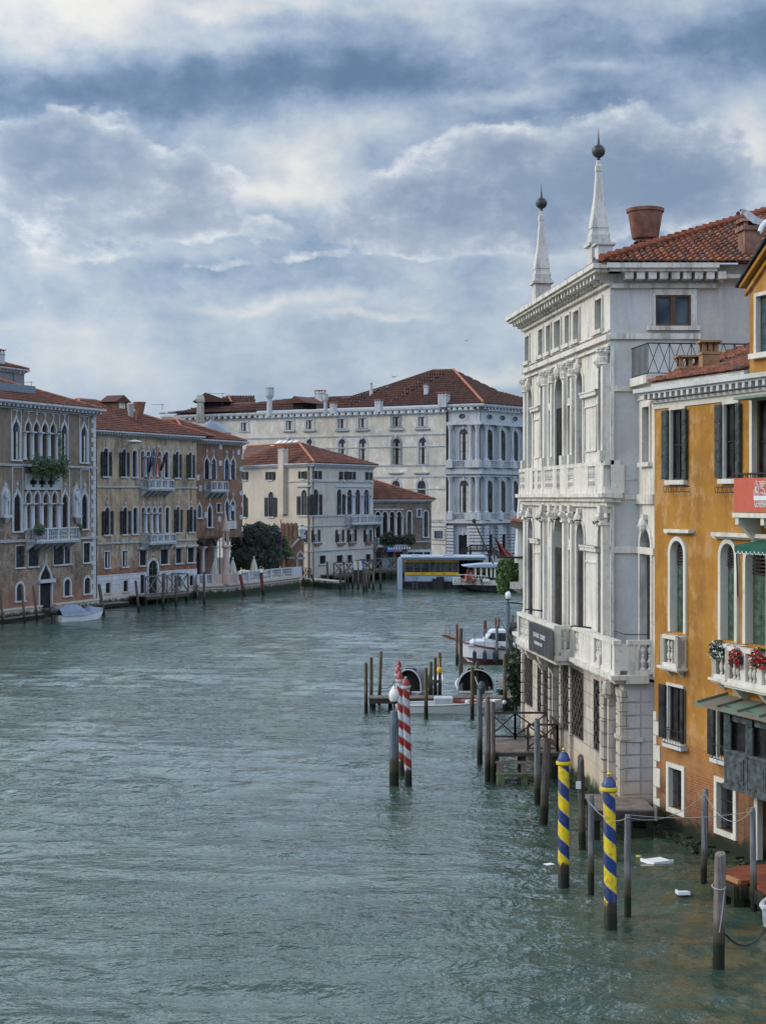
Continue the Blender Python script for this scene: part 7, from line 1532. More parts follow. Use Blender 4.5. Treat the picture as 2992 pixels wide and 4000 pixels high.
# ================================================================ landing stages
def deck(name, label, px0, px1, D0, D1, z, thick=.12, legs=(), mat=None, cat='landing stage', plank=.16, extra=None):
    """rectangular deck aligned with the picture plane"""
    x0, x1 = (px0 - CX) / F * D0, (px1 - CX) / F * D0; t = thing(name, label, cat, (x0, D0, 0)); m = MB(); w = x1 - x0; n = max(2, int((D1 - D0) / plank))
    for i in range(n): a = (D1 - D0) * i / n; m.box(0, w, a, a + (D1 - D0) / n - .012, z - .05, z + .003 * (i % 3))
    m.build('planks', mat or M['wood'], t); MB().box(0, w, .0, .12, z - .05 - thick, z - .052).box(0, w, D1 - D0 - .12, D1 - D0, z - .05 - thick, z - .052).build('beam', M['wooddark'], t)
    for lx, ly in legs: MB().box(lx * w - .1, lx * w + .1, ly * (D1 - D0) - .1, ly * (D1 - D0) + .1, -1.2, z - .17).build('leg', WD['dark'], t)
    return t, w, D1 - D0
# railed stage in front of the white palace
zd = 1.05; Dn = wy(P('A', 0, 1480)[1]); z_at = lambda k, y, z: F * (H - z) / (P(k, 0, y)[1] - HY)
Da, Db = z_at('A', 1318, zd), z_at('A', 1255, zd); t, w, d_ = deck('railed_landing_stage', 'small wooden landing stage with cross braced dark railings and steps beside the white palace', P('A', 1205, 0)[0], P('A', 1640, 0)[0] + 40, Da, Db + 1.2, zd, legs=((.03, .1), (.45, .1), (.95, .1), (.03, .9), (.5, .9)))
def xrail(t, p, q, z0, z1, nb, mat=None, th=.07):
    m = MB(); p = Vector((*p, 0)); q = Vector((*q, 0)); Z = Vector((0, 0, 1)); m.beam(p + Z * z1, q + Z * z1, th * 1.3, th); m.beam(p + Z * (z0 + .12), q + Z * (z0 + .12), th, th * .8)
    for i in range(nb + 1): c = p.lerp(q, i / nb); m.beam(c + Z * z0, c + Z * (z1 - .02), th * 1.1)
    for i in range(nb): a, b = p.lerp(q, i / nb), p.lerp(q, (i + 1) / nb); m.beam(a + Z * (z0 + .15), b + Z * (z1 - .03), th * .7); m.beam(a + Z * (z1 - .03), b + Z * (z0 + .15), th * .72)
    return m.build('railing', mat or M['wooddark'], t)
xrail(t, (.05, d_ - .1), (w * .42, d_ - .1), zd, zd + 1.05, 1); xrail(t, (w * .42, d_ - .1), (w * .95, d_ - .1), zd, zd + 1.05, 1); xrail(t, (w * .52, .1), (w * .98, .1), zd, zd + 1.0, 1); xrail(t, (w * .98, .1), (w * .98, d_ - .1), zd, zd + 1.0, 1)
for i, (zs_, yy) in enumerate(((.72, -.35), (.36, -.8))): m = MB().box(0, w * (.58 if i == 0 else .6), yy, yy + .35, zs_ - .06, zs_).box(.05, .3, yy, yy + .3, -1, zs_ - .06).box(w * .4, w * .48, yy, yy + .3, -1, zs_ - .06); m.build('step', M['wood'] if i == 0 else plain('mossy_step', (.10, .13, .05), .9, .1, var=.5), t)
# long jetty
zj = .6; Dj = z_at('A', 880, zj); t, w, d_ = deck('long_jetty', 'long narrow plank jetty with boats moored, running out from the white palace', P('A', 190, 0)[0], P('A', 1410, 0)[0], Dj, Dj + 1.0, zj, thick=.25, legs=((.03, .5), (.14, .5), (.3, .5), (.42, .5), (.52, .5), (.75, .5), (.9, .4), (.97, .4)), plank=.24)
deck('jetty_platform', 'square plank platform joining the long jetty to the house beyond', P('A', 1300, 0)[0], P('A', 1410, 0)[0], Dj + 1.0, Dj + 8, zj + .004, legs=((.1, .5), (.9, .9)), mat=M['wood'])
# platform by the orange house corner
z1_ = .95; D1_ = z_at('B', 1035, z1_); D2_ = z_at('B', 948, z1_); deck('corner_platform', 'plank platform at the foot of the rusticated corner of the white palace', P('B', 955, 0)[0], P('B', 1388, 0)[0], D1_, D2_ + .6, z1_, legs=((.06, .1), (.3, .1), (.6, .1), (.95, .1), (.1, .9)), thick=.3, plank=.2)
# rust red platform
z2_ = .75; ms = NT('rust_red_boards', .8, .2); cc = ms.mix(ms.step(ms.noise(1.4, 6), .4, .62), (.23, .065, .03), (.15, .042, .025)); rm = ms.done(cc)
t = thing('rust_platform', 'rust red boarded platform at the water door of the orange house', 'landing stage', (0, 0, 0)); q = [at(*P('C', x, y), z_at('C', y, z2_)) for x, y in ((1068, 1035), (1190, 1085), (1290, 1075), (1470, 1180), (1800, 1340), (1800, 905), (1185, 935), (1075, 975))]
MB().prism([(v.x, v.y) for v in q], z2_ - .12, z2_, 'z').build('boards', rm, t); m = MB()
for v, v2 in zip(q[:4], q[1:5]): m.beam((v.x, v.y, z2_ - .3), (v2.x, v2.y, z2_ - .3), .15, .34)
for v in (q[0], q[1], q[2], q[3]): m.box(v.x - .13, v.x + .13, v.y, v.y + .26, -1, z2_ - .12)
m.build('beam', WD['dark'], t)
MB().beam((q[0].x, q[0].y - .04, z2_ - .02), (q[1].x, q[1].y - .04, z2_ - .02), .1, .1).build('edge_board', plain('orange_timber_edge', (.42, .20, .08), .7, .2), t)
# ochre palace landing stage
def bank_stage(f, k, x0, x1, y, proj, label, ny=2, rt=1.0, zd=.95, rm='pale', cat='landing stage'):
    t = thing('landing_stage', label, cat, f.o, f.rz); a, b = f.uk(k, x0, proj), f.uk(k, x1, proj); m = MB()
    for i in range(int((b - a) / .3)): m.box(a + i * .3, a + i * .3 + .285, -proj, 0, zd - .08, zd)
    m.build('planks', M['wood'], t); MB().box(a, b, -proj, -proj + .2, zd - .4, zd - .085).build('beam', WD['dark'], t)
    for i in range(5): c = a + (b - a) * (i + .05) / 4.1; MB().box(c - .14, c + .14, -proj + .05, -proj + .35, -1, zd - .4).build('leg', WD['dark'], t)
    if rt: xrail(t, (a, -proj + .1), (b, -proj + .1), zd, zd + rt, ny, WD[rm], .1); xrail(t, (b, -proj + .1), (b, -.1), zd, zd + rt, 1, WD[rm], .1)
    return t
bank_stage(fb, 'b', 520, 905, 0, 2.2, 'wooden landing stage with grey cross braced railing at the ochre palace door', 4, 1.9, .9)
bank_stage(fb, 'b', 40, 360, 0, 1.2, 'low dark timber platform left in front of the ochre palace', 0, 0, .45)
bank_stage(fa, 'a', 0, 330, 0, .9, 'low wooden boarding platform under the gothic palace plinth', 0, 0, .4)
bank_stage(fe2, 'c', 948, 1300, 0, 2.0, 'dark wooden stepped landing in front of the pale palace', 4, 1.5, 1.1, 'dark')
bank_stage(ff, 'd', 140, 380, 0, 3.0, 'plank landing with thin rail in front of the low brick house', 3, 1.4, 1.3)
t = thing('low_railing', 'low dark cross pattern railing on the quay of the pale palace', 'railing', fe1.o, fe1.rz); xrail(t, (fe1.uk('c', 660, 1.5), -1.5), (fe1.uk('c', 735, 1.5), -1.5), .85, 2.1, 3, M['iron'], .06); MB().box(fe1.uk('c', 640, 1.8), fe1.uk('c', 735, 1.8) + 5, -1.8, 0, -1, .85).build('quay', M['whiteblk'], t)
for x, c, lb in ((1118, ((.65, .66, .68), (.70, .45, .03)), 'small white and yellow panel standing on the stepped landing'), (1168, ((.65, .66, .68), (.03, .12, .42)), 'small white and blue panel standing on the stepped landing')):
    D = 190; p0 = at(*P('c', x, 1925), D); s = .42945 / F * D; t = thing('sign_panel', lb, 'sign', p0, 0, 'ferry sign panels'); w, h = 44 * s, 85 * s
    m = MB(); m.prism([(0, 0), (w, 0), (w * .5, h), (0, h)], 0, .06); m.build('white_panel', plain('panel_white' + str(x), c[0], .6), t); m = MB(); m.prism([(w * .52, h), (w, 0.01), (w, h)], 0, .06) ; m.build('colour_panel', plain('panel_col' + str(x), c[1], .6), t); MB().box(.02, w, .07, .12, -1.5, h * .95).build('frame', M['iron'], t)
# ================================================================ boats
def hull(mb, L, B, zk, z0s, z0b, n=12, bow=2.2, stern=.75, flare=.82, inner=False):
    """stern at x=0, bow at x=L"""
    rows = []
    for i in range(n + 1):
        f = i / n; w = B / 2 * (stern + (1 - stern) * math.sin(min(1, f * 2) * math.pi / 2)) * (1 - max(0, (f - .45) / .55) ** bow); zt = z0s + (z0b - z0s) * f ** 2; kz = zk + (zt - zk) * max(0, (f - .8) / .2) ** 1.5 * .7
        rows.append([(L * f, -w, zt), (L * f, -w * flare, kz + (zt - kz) * .3), (L * f, -w * .3, kz), (L * f, w * .3, kz), (L * f, w * flare, kz + (zt - kz) * .3), (L * f, w, zt)])
    for i in range(n):
        for j in range(5): mb.face([rows[i][j], rows[i + 1][j], rows[i + 1][j + 1], rows[i][j + 1]])
    mb.face(rows[0]); return rows
def gun(m, rows, r=.04, dz=0):
    m.tube([(a[0][0], a[0][1], a[0][2] + dz) for a in rows], r, 5); m.tube([(a[5][0], a[5][1], a[5][2] + dz) for a in rows], r, 5); m.tube([(rows[0][0][0], rows[0][0][1], rows[0][0][2] + dz), (rows[0][5][0], rows[0][5][1], rows[0][5][2] + dz)], r, 5)
def fdeck(m, rows, i0, i1, dz): 
    for i in range(i0, i1): a, b = rows[i], rows[i + 1]; m.face([(a[0][0], a[0][1], a[0][2] + dz), (a[5][0], a[5][1], a[5][2] + dz), (b[5][0], b[5][1], b[5][2] + dz), (b[0][0], b[0][1], b[0][2] + dz)])
gel = plain('white_gelcoat', (.66, .67, .68), .35, .5, var=.15, sc=2); gelg = plain('grey_gelcoat', (.50, .53, .56), .4, .4, var=.2, sc=2)
# tarpaulin covered boat, left bank
p0 = gnd('a', 420, 2082); p1 = gnd('a', 650, 2040); v = Vector((2.9, 3.0, 0)); t = thing('covered_motorboat', 'small white motorboat under a pale blue grey tarpaulin at the gothic palace', 'boat', (p0.x, p0.y, 0), math.atan2(v.y, v.x)); L = 4.6
m = MB(); rows = hull(m, L, 1.8, -.3, .55, .9); m.build('hull', gel, t, True); m = MB(); rs = []
r = random.Random(5)
for i in range(13):
    f = i / 12; a = rows[i]; hgt = .2 + .75 * math.sin(min(1, f * 1.5 + .12) * math.pi) ** .6 if f < .6 else .6 * (1 - f) / .4 + .15; row = []
    for j in range(9): g = j / 8; y = a[0][1] + (a[5][1] - a[0][1]) * g; row.append((a[0][0] + .02, y * 1.05, a[0][2] - .1 + hgt * (math.sin(g * math.pi)) ** .8 + r.uniform(-.04, .04)))
    rs.append(row)
for i in range(12):
    for j in range(8): m.face([rs[i][j], rs[i + 1][j], rs[i + 1][j + 1], rs[i][j + 1]])
m.build('tarpaulin', plain('blue_grey_tarpaulin', (.20, .24, .32), .7, .2, var=.2), t)
MB().ball((-.45, 0, .95), .42, 12, 8, 1.1, .8, .85).box(-.62, -.3, -.12, .12, -.4, .75).tube([(-.1, -.1, 1.0), (.3, -.1, 1.1)], .05, 6).build('outboard_motor', M['darkmetal'], t)
# white skiff by the jetty
p0 = gnd('A', 385, 1012); p1 = gnd('A', 1255, 1000); s = (p1 - p0).length; t = thing('white_skiff', 'long low white open skiff with round fenders moored in front of the jetty', 'boat', (p0.x, p0.y + .5, 0), 0)
m = MB(); rows = hull(m, s, 1.5, -.25, .42, .62, 16, 2.4, .7); m.build('hull', gel, t, True); m = MB(); gun(m, rows, .045); fdeck(m, rows, 12, 16, -.02); fdeck(m, rows, 0, 2, -.04); m.build('gunwale', gel, t); m = MB()
for i in range(2, 13): a, b = rows[i], rows[i + 1]; m.face([(a[0][0], a[1][1], .12), (a[0][0], a[4][1], .12), (b[0][0], b[4][1], .12), (b[0][0], b[1][1], .12)])
m.build('floor', gelg, t); MB().box(2.0, 2.9, -.45, .5, .35, .75).box(4.3, 4.7, -.6, .6, .3, .38).build('thwart', gelg, t)
for x in (3.6, 4.9, 5.4): MB().ball((x, -.35, .55), .11, 10, 8).build('fender', M['paint'], t)
MB().tube([(2.4, -.3, .5), (3.0, .1, .55), (3.8, -.1, .5), (4.4, .2, .55)], .1, 6).build('red_bundle', plain('red_canvas', (.28, .06, .05), .8), t)
# two boats with canvas hoods behind the jetty
def hooded(x, yb, w, label, ang, c=None):
    D = Dj + 1.4; p = at(*P('A', x, yb), D); s = .48338 / F * D; W_ = w * s; t = thing('hooded_boat', label, 'boat', (p.x, D, 0), ang, 'hooded boats moored behind the jetty'); L = 5.5
    m = MB(); rows = hull(m, L, W_, -.25, .7, 1.0, 12, 2.2, .92); m.build('hull', gelg, t, True); m = MB(); gun(m, rows, .06); fdeck(m, rows, 9, 12, 0); m.build('gunwale', gel, t)
    m = MB(); n = 12; hs_ = 1.1
    for i, (xx, sc, hh) in enumerate(((.15, 1, 1), (.9, 1, 1.02), (1.7, .96, .95), (2.5, .86, .6), (3.1, .7, .12))):
        for j in range(n + 1): a = math.pi * j / n; m.v.append((xx, -W_ / 2 * 1.0 * sc * math.cos(a), .7 + hs_ * hh * math.sin(a) ** .75))
    for i in range(4):
        for j in range(n): m.f.append((i * 13 + j, i * 13 + j + 1, (i + 1) * 13 + j + 1, (i + 1) * 13 + j)); m.m.append(0)
    m.build('canvas_hood', c or plain('beige_canvas', (.20, .18, .155), .85, .1), t, True); m = MB()
    for xx in (.13,): m.tube([(xx, -W_ / 2 * 1.02 * math.cos(math.pi * j / n), .7 + (hs_ + .02) * math.sin(math.pi * j / n) ** .75) for j in range(n + 1)], .03, 5)
    m.build('hood_rim', gelg, t); MB().prism([(-W_ * .36, .5), (W_ * .36, .5), (W_ * .36, 1.3), (W_ * .2, 1.85), (-W_ * .2, 1.85), (-W_ * .36, 1.3)], .5, .52, 'x').build('hood_interior', M['dark'], t); MB().box(-.3, 0, -.2, .2, -.3, .9).build('outboard_motor', M['darkmetal'], t)
    return t
hooded(1055, 900, 290, 'moored boat whose dark canvas hood opens towards the jetty', R(90)); hooded(500, 900, 215, 'moored boat with pale grey hood partly hidden by the red striped poles', R(70), plain('grey_canvas', (.20, .215, .25), .8, .1))
# cabin boat
p0 = gnd('A', 1390, 618); D = wy(P('A', 0, 612)[1]); s = .48338 / F * D; x1 = at(*P('A', 1400, 600), D).x; x0 = at(*P('A', 905, 600), D).x; L = x1 - x0; B = 2.6; t = thing('cabin_boat', 'white cabin motorboat with mahogany rubbing strake and blue fenders moored beyond the jetty', 'boat', (x1, D + B / 2, 0), math.pi)
m = MB(); rows = hull(m, L, B, -.4, .95, 1.45, 16, 2.0, .85); m.build('hull', gel, t, True); m = MB(); gun(m, rows, .07, -.02); m.build('rubbing_strake', plain('mahogany', (.14, .035, .02), .4, .4), t)
m = MB(); rb2 = hull(m, L * .985, B * .93, -.45, .3, .42, 16, 2.0, .85); m.build('boot_top', plain('oxblood_paint', (.10, .015, .01), .6), t)
m = MB(); fdeck(m, rows, 6, 16, .0); dk_ = m.build('deck', gelg, t)
def cab(poly, w0, w1, name, mat, parent): m = MB(); n_ = len(poly); b = 0; m.v = [(x, -w, z) for (x, z), w in zip(poly, [w0 if z < 1.5 else w1 for x, z in poly])] + [(x, w, z) for (x, z), w in zip(poly, [w0 if z < 1.5 else w1 for x, z in poly])]; m.f = [tuple(range(n_)), tuple(range(2 * n_ - 1, n_ - 1, -1))] + [(i, (i + 1) % n_, (i + 1) % n_ + n_, i + n_) for i in range(n_)]; m.m = [0] * len(m.f); return m.build(name, mat, parent)
zc = lambda y: zat('A', 0, y, D); X_ = lambda x: x1 - at(*P('A', x, 600), D).x
cab([(X_(1250), 1.0), (X_(985), 1.15), (X_(1045), zc(430)), (X_(1130), zc(428)), (X_(1250), zc(440))], 1.0, .8, 'cabin_trunk', gel, t)
cab([(X_(1330), 1.0), (X_(1120), zc(430)), (X_(1180), zc(350)), (X_(1200), zc(343)), (X_(1330), zc(345))], .95, .72, 'wheelhouse', gel, t)
m = MB()
for sy in (1, -1): m.prism([(X_(1140), zc(425)), (X_(1185), zc(362)), (X_(1212), zc(362)), (X_(1212), zc(428))], sy * .86, sy * .88); m.prism([(X_(1222), zc(428)), (X_(1222), zc(362)), (X_(1300), zc(362)), (X_(1300), zc(428))], sy * .86, sy * .88)
m.build('window', M['glass'], t); MB().lathe((X_(1062), .93, zc(462)), [(.02, -.14), (.13, -.1), (.15, 0), (.13, .1), (.02, .14)], 10, 0, 1, .4).build('porthole', M['darkmetal'], t)
m = MB(); zr_ = 1.95
pr = [(X_(x), .9 - .5 * max(0, (1000 - x) / 100), zr_ + (.15 if x < 960 else 0)) for x in (930, 970, 1050, 1130, 1190)]
m.tube(pr, .02, 4); m.tube([(a, -b, c) for a, b, c in pr], .02, 4)
for a, b, c in pr: m.tube([(a, b, 1.2), (a, b, c)], .018, 4); m.tube([(a, -b, 1.2), (a, -b, c)], .018, 4)
m.build('bow_rail', M['lead'], t); MB().prism([(L - .1, 1.35), (L - .1, 1.48), (L + .5, 1.72), (L + .95, 1.8), (L + .95, 1.7), (L + .5, 1.5)], -.22, .22).build('bow_platform', plain('varnished_teak', (.20, .08, .04), .5, .3), t)
m = MB().tube([(L + .45, .2, 1.6), (L + .45, .2, 2.45), (L + .7, .2, 2.45), (L + .7, .2, 1.7)], .02, 4).tube([(L + .45, -.2, 1.6), (L + .45, -.2, 2.4), (L + .7, -.2, 2.4), (L + .7, -.2, 1.7)], .02, 4); m.build('pulpit', M['lead'], t)
bf = plain('navy_rubber', (.012, .02, .07), .5, .3)
for x in (1040, 1122, 1202): c = X_(x); MB().lathe((c, B / 2 + .08, .1), [(.03, 0), (.12, .1), (.13, .65), (.04, .8)], 8).tube([(c, B / 2 + .06, .9), (c, .95, 1.9)], .012, 4).build('fender', bf, t)
cab([(X_(1400), 1.0), (X_(1290), 1.0), (X_(1310), zc(440)), (X_(1400), zc(470))], 1.0, .85, 'cockpit_cover', plain('crumpled_cover', (.55, .56, .56), .7, .2, var=.3), t)
# buoys
p = at(*P('A', 757, 658), wy(P('A', 0, 1000)[1]) + 2); tag(MB().ball((0, 0, 0), .14, 16, 12, 1, 1, 1.2).tube([(0, 0, .12), (0, 0, .6)], .02, 5).build('yellow_buoy', plain('yellow_plastic', (.70, .42, .01), .4, .4, var=.1), None, True, loc=p), 'yellow round buoy hanging on the jetty poles', 'buoy')
p = at(*P('A', 1098, 798), wy(P('A', 0, 1412)[1])); tag(MB().ball((0, 0, 0), .17, 14, 10, 1, 1, 1.5).build('grey_buoy', plain('blue_grey_plastic', (.05, .07, .10), .5, .3), None, True, loc=p), 'dark blue grey buoy tied to the top of a grey pole', 'buoy')
# small white boat at the right edge
q = gnd('C', 1400, 1480); t = thing('small_white_boat', 'bow of a small white dinghy at the bottom right edge', 'boat', (q.x + .15, q.y - .3, 0), R(-25)); m = MB(); rows = hull(m, 3.4, 1.5, -.2, .5, .72, 14, 2.2, .8); m.build('hull', gel, t, True); m = MB(); gun(m, rows, .06); m.build('gunwale', gel, t, True); m = MB()
for i in range(0, 13): a, b = rows[i], rows[i + 1]; m.face([(a[0][0], a[1][1], .2), (a[0][0], a[4][1], .2), (b[0][0], b[4][1], .2), (b[0][0], b[1][1], .2)])
m.build('floor', gelg, t); MB().box(.4, .8, -.6, .6, .38, .44).box(1.7, 2.0, -.6, .6, .38, .44).build('thwart', gelg, t)
t.rotation_euler.z = math.pi + R(40); t.location = (q.x + 2.6 * math.cos(R(40)) + .33, q.y + 2.6 * math.sin(R(40)) - .8, 0)
# ropes
def rope(pts, sag, r, mat, label, n=14):
    pts = [Vector(p) for p in pts]; P2 = []
    for a, b in zip(pts, pts[1:]):
        for i in range(n + 1): f = i / n; q = a.lerp(b, f); q.z -= sag * 4 * f * (1 - f); P2.append(q)
    o = tag(MB().tube([tuple(q - P2[0]) for q in P2], r, 5).build('rope', mat, None, True, loc=P2[0]), label, 'rope')
rw = plain('white_rope', (.36, .36, .35), .8); rd = plain('black_rope', (.02, .02, .02), .8)
DB = lambda yb, k='B': wy(P(k, 0, yb)[1])
pa_, pb_, pc_, pd_ = at(*P('B', 922, 980), DB(1632) - .15), at(*P('B', 1197, 1090), DB(1805) - .18), at(*P('C', 868, 250), DB(1150, 'C') - .2), at(*P('C', 1325, 395), DB(1395, 'C') - .2)
pb2 = Vector(pb_) + Vector((0, .36, 0)); rope([pa_, pb_], .25, .009, rw, 'pale rope between the two smooth poles beside the right striped pole'); rope([pb_, pc_], .3, .009, rw, 'pale rope sagging from the grey pole to the pole before the orange house'); rope([pc_, pd_], .5, .009, rw, 'pale rope sagging between the two poles in front of the barred window')
rope([pb2, Vector(pd_) + Vector((0, .2, -.1))], .12, .008, rw, 'long thin rope stretched low in front of the orange house')
q0 = at(*P('C', 1058, 1590), DB(1905, 'C') - .1); q1 = gnd('C', 1460, 1690); q1.z = .4; rope([q0, q1], .35, .025, rd, 'black rope from the thick pole to the white dinghy'); 
rr_ = []; c = gnd('C', 998, 1905); zc_ = zat('C', 0, 1135, c.y)
for i in range(13): a = i * math.pi / 6; rr_.append((.15 * math.cos(a), .15 * math.sin(a), .04 * math.sin(a)))
tag(MB().tube(rr_, .015, 5).tube([(.1, -.12, 0), (.05, -.15, -.5), (-.02, -.15, -1.0)], .012, 5).build('rope', rw, None, True, loc=(c.x, c.y, zc_)), 'loop of thin rope round the thick pole at bottom right', 'rope')
rope([at(*P('A', 285, 800), DB(955, 'A')), at(*P('A', 400, 740), DB(955, 'A'))], .2, .02, rd, 'dark mooring rope at the outer jetty poles')
rope([at(*P('A', 1045, 710), DB(1412, 'A') + 4), at(*P('A', 1090, 800), DB(1412, 'A') - .2)], .1, .018, rw, 'white rope tied round a mossy pole and the buoy')
rope([at(*P('A', 1240, 235), 86), at(*P('A', 1290, 330), 80)], .02, .03, rd, 'black cable from the reddish pole to the iron balcony')
# floating rubbish
pw = plain('white_foam_board', (.80, .82, .84), .5, .3, var=.05)
for x, y, w, d, a, lb in ((405, 900, .72, .62, .5, 'large white foam board floating by the orange house'), (652, 1205, .33, .27, .1, 'small white foam board floating near the thick pole')):
    q = gnd('C', x, y); tag(MB().box(-w / 2, w / 2, -d / 2, d / 2, -.01, .04).box(-w / 2, w / 2, -d / 2, -d / 2 + .05, .04, .08).box(-w / 2, -w / 2 + .05, -d / 2 + .05, d / 2, .04, .08).build('foam_board', pw, None, loc=(q.x, q.y, .0)), lb, 'litter').rotation_euler.z = a
q = gnd('C', 228, 860); tag(MB().ball((0, 0, .02), .09, 8, 5, 1.3, 1, .6).build('yellow_litter', plain('yellow_litter', (.5, .5, .05), .6), None, loc=q), 'scrap of yellow litter floating left of the large foam board', 'litter')
q = gnd('C', 328, 838); tag(MB().box(-.1, .1, -.06, .06, 0, .03).build('white_litter', pw, None, loc=q), 'scrap of white litter floating behind the large foam board', 'litter')
q = gnd('B', 632, 1432); tag(MB().box(-.13, .13, -.1, .1, 0, .03).build('white_litter', pw, None, loc=q), 'white scrap floating left of the left blue striped pole', 'litter').rotation_euler.z = .5
# ================================================================ water bus stop and water bus
D = 178.0; X = lambda x: (P('E', x, 0)[0] - CX) / F * D; Z = lambda y, DD=D: H - (P('E', 0, y)[1] - HY) / F * DD
t = thing('boat_stop', 'white and yellow floating water bus stop with glazed waiting room', 'boat stop', (X(660), D, 0)); x = lambda v: X(v) - X(660)
yl = plain('yellow_band', (.80, .42, .01), .5, .3, var=.1); bluw = plain('pale_blue_white_paint', (.34, .41, .50), .5, .3, var=.12); dg = plain('dark_grey_frame', (.09, .10, .12), .6)
MB().box(x(650), x(1420), 0, 6, -.5, Z(462)).build('pontoon', plain('black_pontoon', (.012, .013, .014), .8, .2), t); MB().box(x(690), x(1120), .2, 5, Z(458), Z(405)).build('lower_wall', bluw, t)
m = MB().box(x(690), x(1120), .15, 5, Z(404), Z(385)).box(x(690), x(1120), .15, 5, Z(303), Z(287)).box(x(1255), x(1305), .1, .3, Z(282), Z(262)); m.build('yellow_band', yl, t); MB().box(x(690), x(1120), .1, .14, Z(408), Z(405)).build('green_line', plain('yellow_green_line', (.45, .55, .05), .5), t)
m = MB()
for v in (690, 755, 815, 885, 930, 975, 1025, 1070, 1115): m.box(x(v) - .07, x(v) + .07, .2, .32, Z(385), Z(303))
m.box(x(690), x(1120), .2, .3, Z(345), Z(342)); m.build('window_frame', dg, t); MB().box(x(692), x(1118), .36, .4, Z(385), Z(303)).build('glazing', M['glass'], t); MB().box(x(692), x(1118), 4.5, 4.6, Z(405), Z(300)).build('rear_wall', dg, t)
MB().box(x(655), x(1342), -.6, 5.6, Z(268), Z(255)).box(x(690), x(1335), -.3, 5.3, Z(284), Z(268)).box(x(745), x(800), 1, 2.4, Z(255), Z(245)).box(x(1000), x(1080), 1, 2.4, Z(255), Z(243)).build('flat_roof', bluw, t)
for v in (1120, 1200, 1300): MB().tube([(x(v), .6, Z(462)), (x(v), .6, Z(284))], .08, 6).build('roof_post', dg, t)
MB().box(x(1120), x(1340), 5.2, 5.4, Z(462), Z(290)).build('dark_screen', M['dark'], t)
MB().box(x(905), x(1000), -.5, .0, -.2, Z(435)).box(x(940), x(1000), -.4, .1, Z(435), Z(420)).build('fender_block', M['iron'], t)
m = MB().tube([(x(752), -.15, -.1), (x(752), -.15, Z(395))], .03, 4).tube([(x(785), -.15, -.1), (x(785), -.15, Z(395))], .03, 4)
for i in range(8): m.box(x(752), x(785), -.17, -.13, .2 + i * .32, .24 + i * .32)
m.build('ladder', M['lead'], t)
for v0, v1, yy in ((805, 870, 294), (890, 935, 294), (1070, 1110, 294), (805, 865, 396), (895, 935, 396), (985, 1015, 396)):
    w = x(v1) - x(v0); m = MB(); n = 7
    for i in range(n): m.box(x(v0) + w * i / n, x(v0) + w * (i + .6) / n, .13, .149, Z(yy + 3), Z(yy - (4 if i % 2 else 2)))
    m.build('band_lettering', M['iron'], t)
for xx, lb in ((644, 'tall white steel pile at the left end of the boat stop'),): tag(MB().lathe((0, 0, 0), [(.3, -1), (.3, Z(278)), (.18, Z(275)), (.18, Z(262)), (.05, Z(258))], 14).build('steel_pile', bluw, None, True, loc=(X(xx), D - 1, 0)), lb, 'pile')
# gangway of the grand palace
t = thing('footbridge', 'dark sloping wooden gangway with diagonal railings before the grand palace', 'footbridge', ((P('E', 1170, 0)[0] - CX) / F * 190, 190, 0)); D2 = 190.; x2 = lambda v: ((P('E', v, 0)[0] - P('E', 1170, 0)[0])) / F * D2; zg = lambda y: H - (P('E', 0, y)[1] - HY) / F * D2
m = MB(); pts = [(1140, 235), (1215, 200), (1370, 200), (1455, 262)]
for (a, b), (c, d) in zip(pts, pts[1:]):
    for o in (0, 34, 18): m.beam((x2(a), 0, zg(b + o - 30)), (x2(c), 0, zg(d + o - 30)), .16)
    n = 3
    for i in range(n + 1): f = i / n; m.beam((x2(a + (c - a) * f), 0, zg(b + (d - b) * f + 4)), (x2(a + (c - a) * f), 0, zg(b + (d - b) * f - 30)), .13)
m.build('railing', M['wooddark'], t); MB().box(x2(1215), x2(1370), 0, 3, zg(212), zg(206)).build('deck', M['wooddark'], t)
for v in (1215, 1370): MB().box(x2(v) - .15, x2(v) + .15, 0, .3, -1, zg(206)).build('leg', M['wooddark'], t)
# water bus
D = 173.0; t = thing('water_bus', 'cream water bus lettered Actv 6 with passengers in its open bow', 'water bus', (X(1072), D, 0)); x = lambda v: X(v) - X(1072); cream = plain('cream_paint', (.60, .56, .46), .5, .3, var=.1); Lb = 21
m = MB(); rows = hull(m, Lb, 4.2, -.5, Z(450), Z(420), 16, 3.0, .95)
for i, v in enumerate(m.v): m.v[i] = (Lb - v[0], v[1], v[2])
m.build('hull', M['iron'], t, True)
m = MB(); zz0, zz1 = Z(463), Z(415); ys = []
for i in range(17): f = i / 16; w = 2.12 * (1 - max(0, (1 - f - .45) / .55) ** 3.0); ys.append((Lb * f, w))
for i in range(16):
    (xa, wa), (xb_, wb_) = ys[i], ys[i + 1]; ta = zz1 - (0 if xa < 2.2 else .12 * min(xa, 6) / 6); tb = zz1 - (0 if xb_ < 2.2 else .12 * min(xb_, 6) / 6)
    for sg in (-1, 1): m.face([(xa, sg * wa, zz0), (xb_, sg * wb_, zz0), (xb_, sg * wb_, tb), (xa, sg * wa, ta)])
m.box(.0, .9, -.6, .6, zz0, zz1 + .1); sd_ = m.build('bulwark', cream, t)
m = MB(); m.box(5.6, Lb, -2.05, 2.05, Z(460), Z(400)).build('cabin_side', cream, t)
m = MB(); m.prism([(x(1145), Z(312)), (x(1200), Z(322)), (Lb, Z(322)), (Lb, Z(297)), (x(1300), Z(297))], -2.1, 2.1).build('roof', bluw, t)
for v in (1240, 1285, 1330, 1365, 1395): MB().box(x(v), x(v) + .2, -1.9, -1.7, Z(400), Z(320)).box(x(v), x(v) + .2, 1.7, 1.9, Z(400), Z(320)).build('pillar', cream, t)
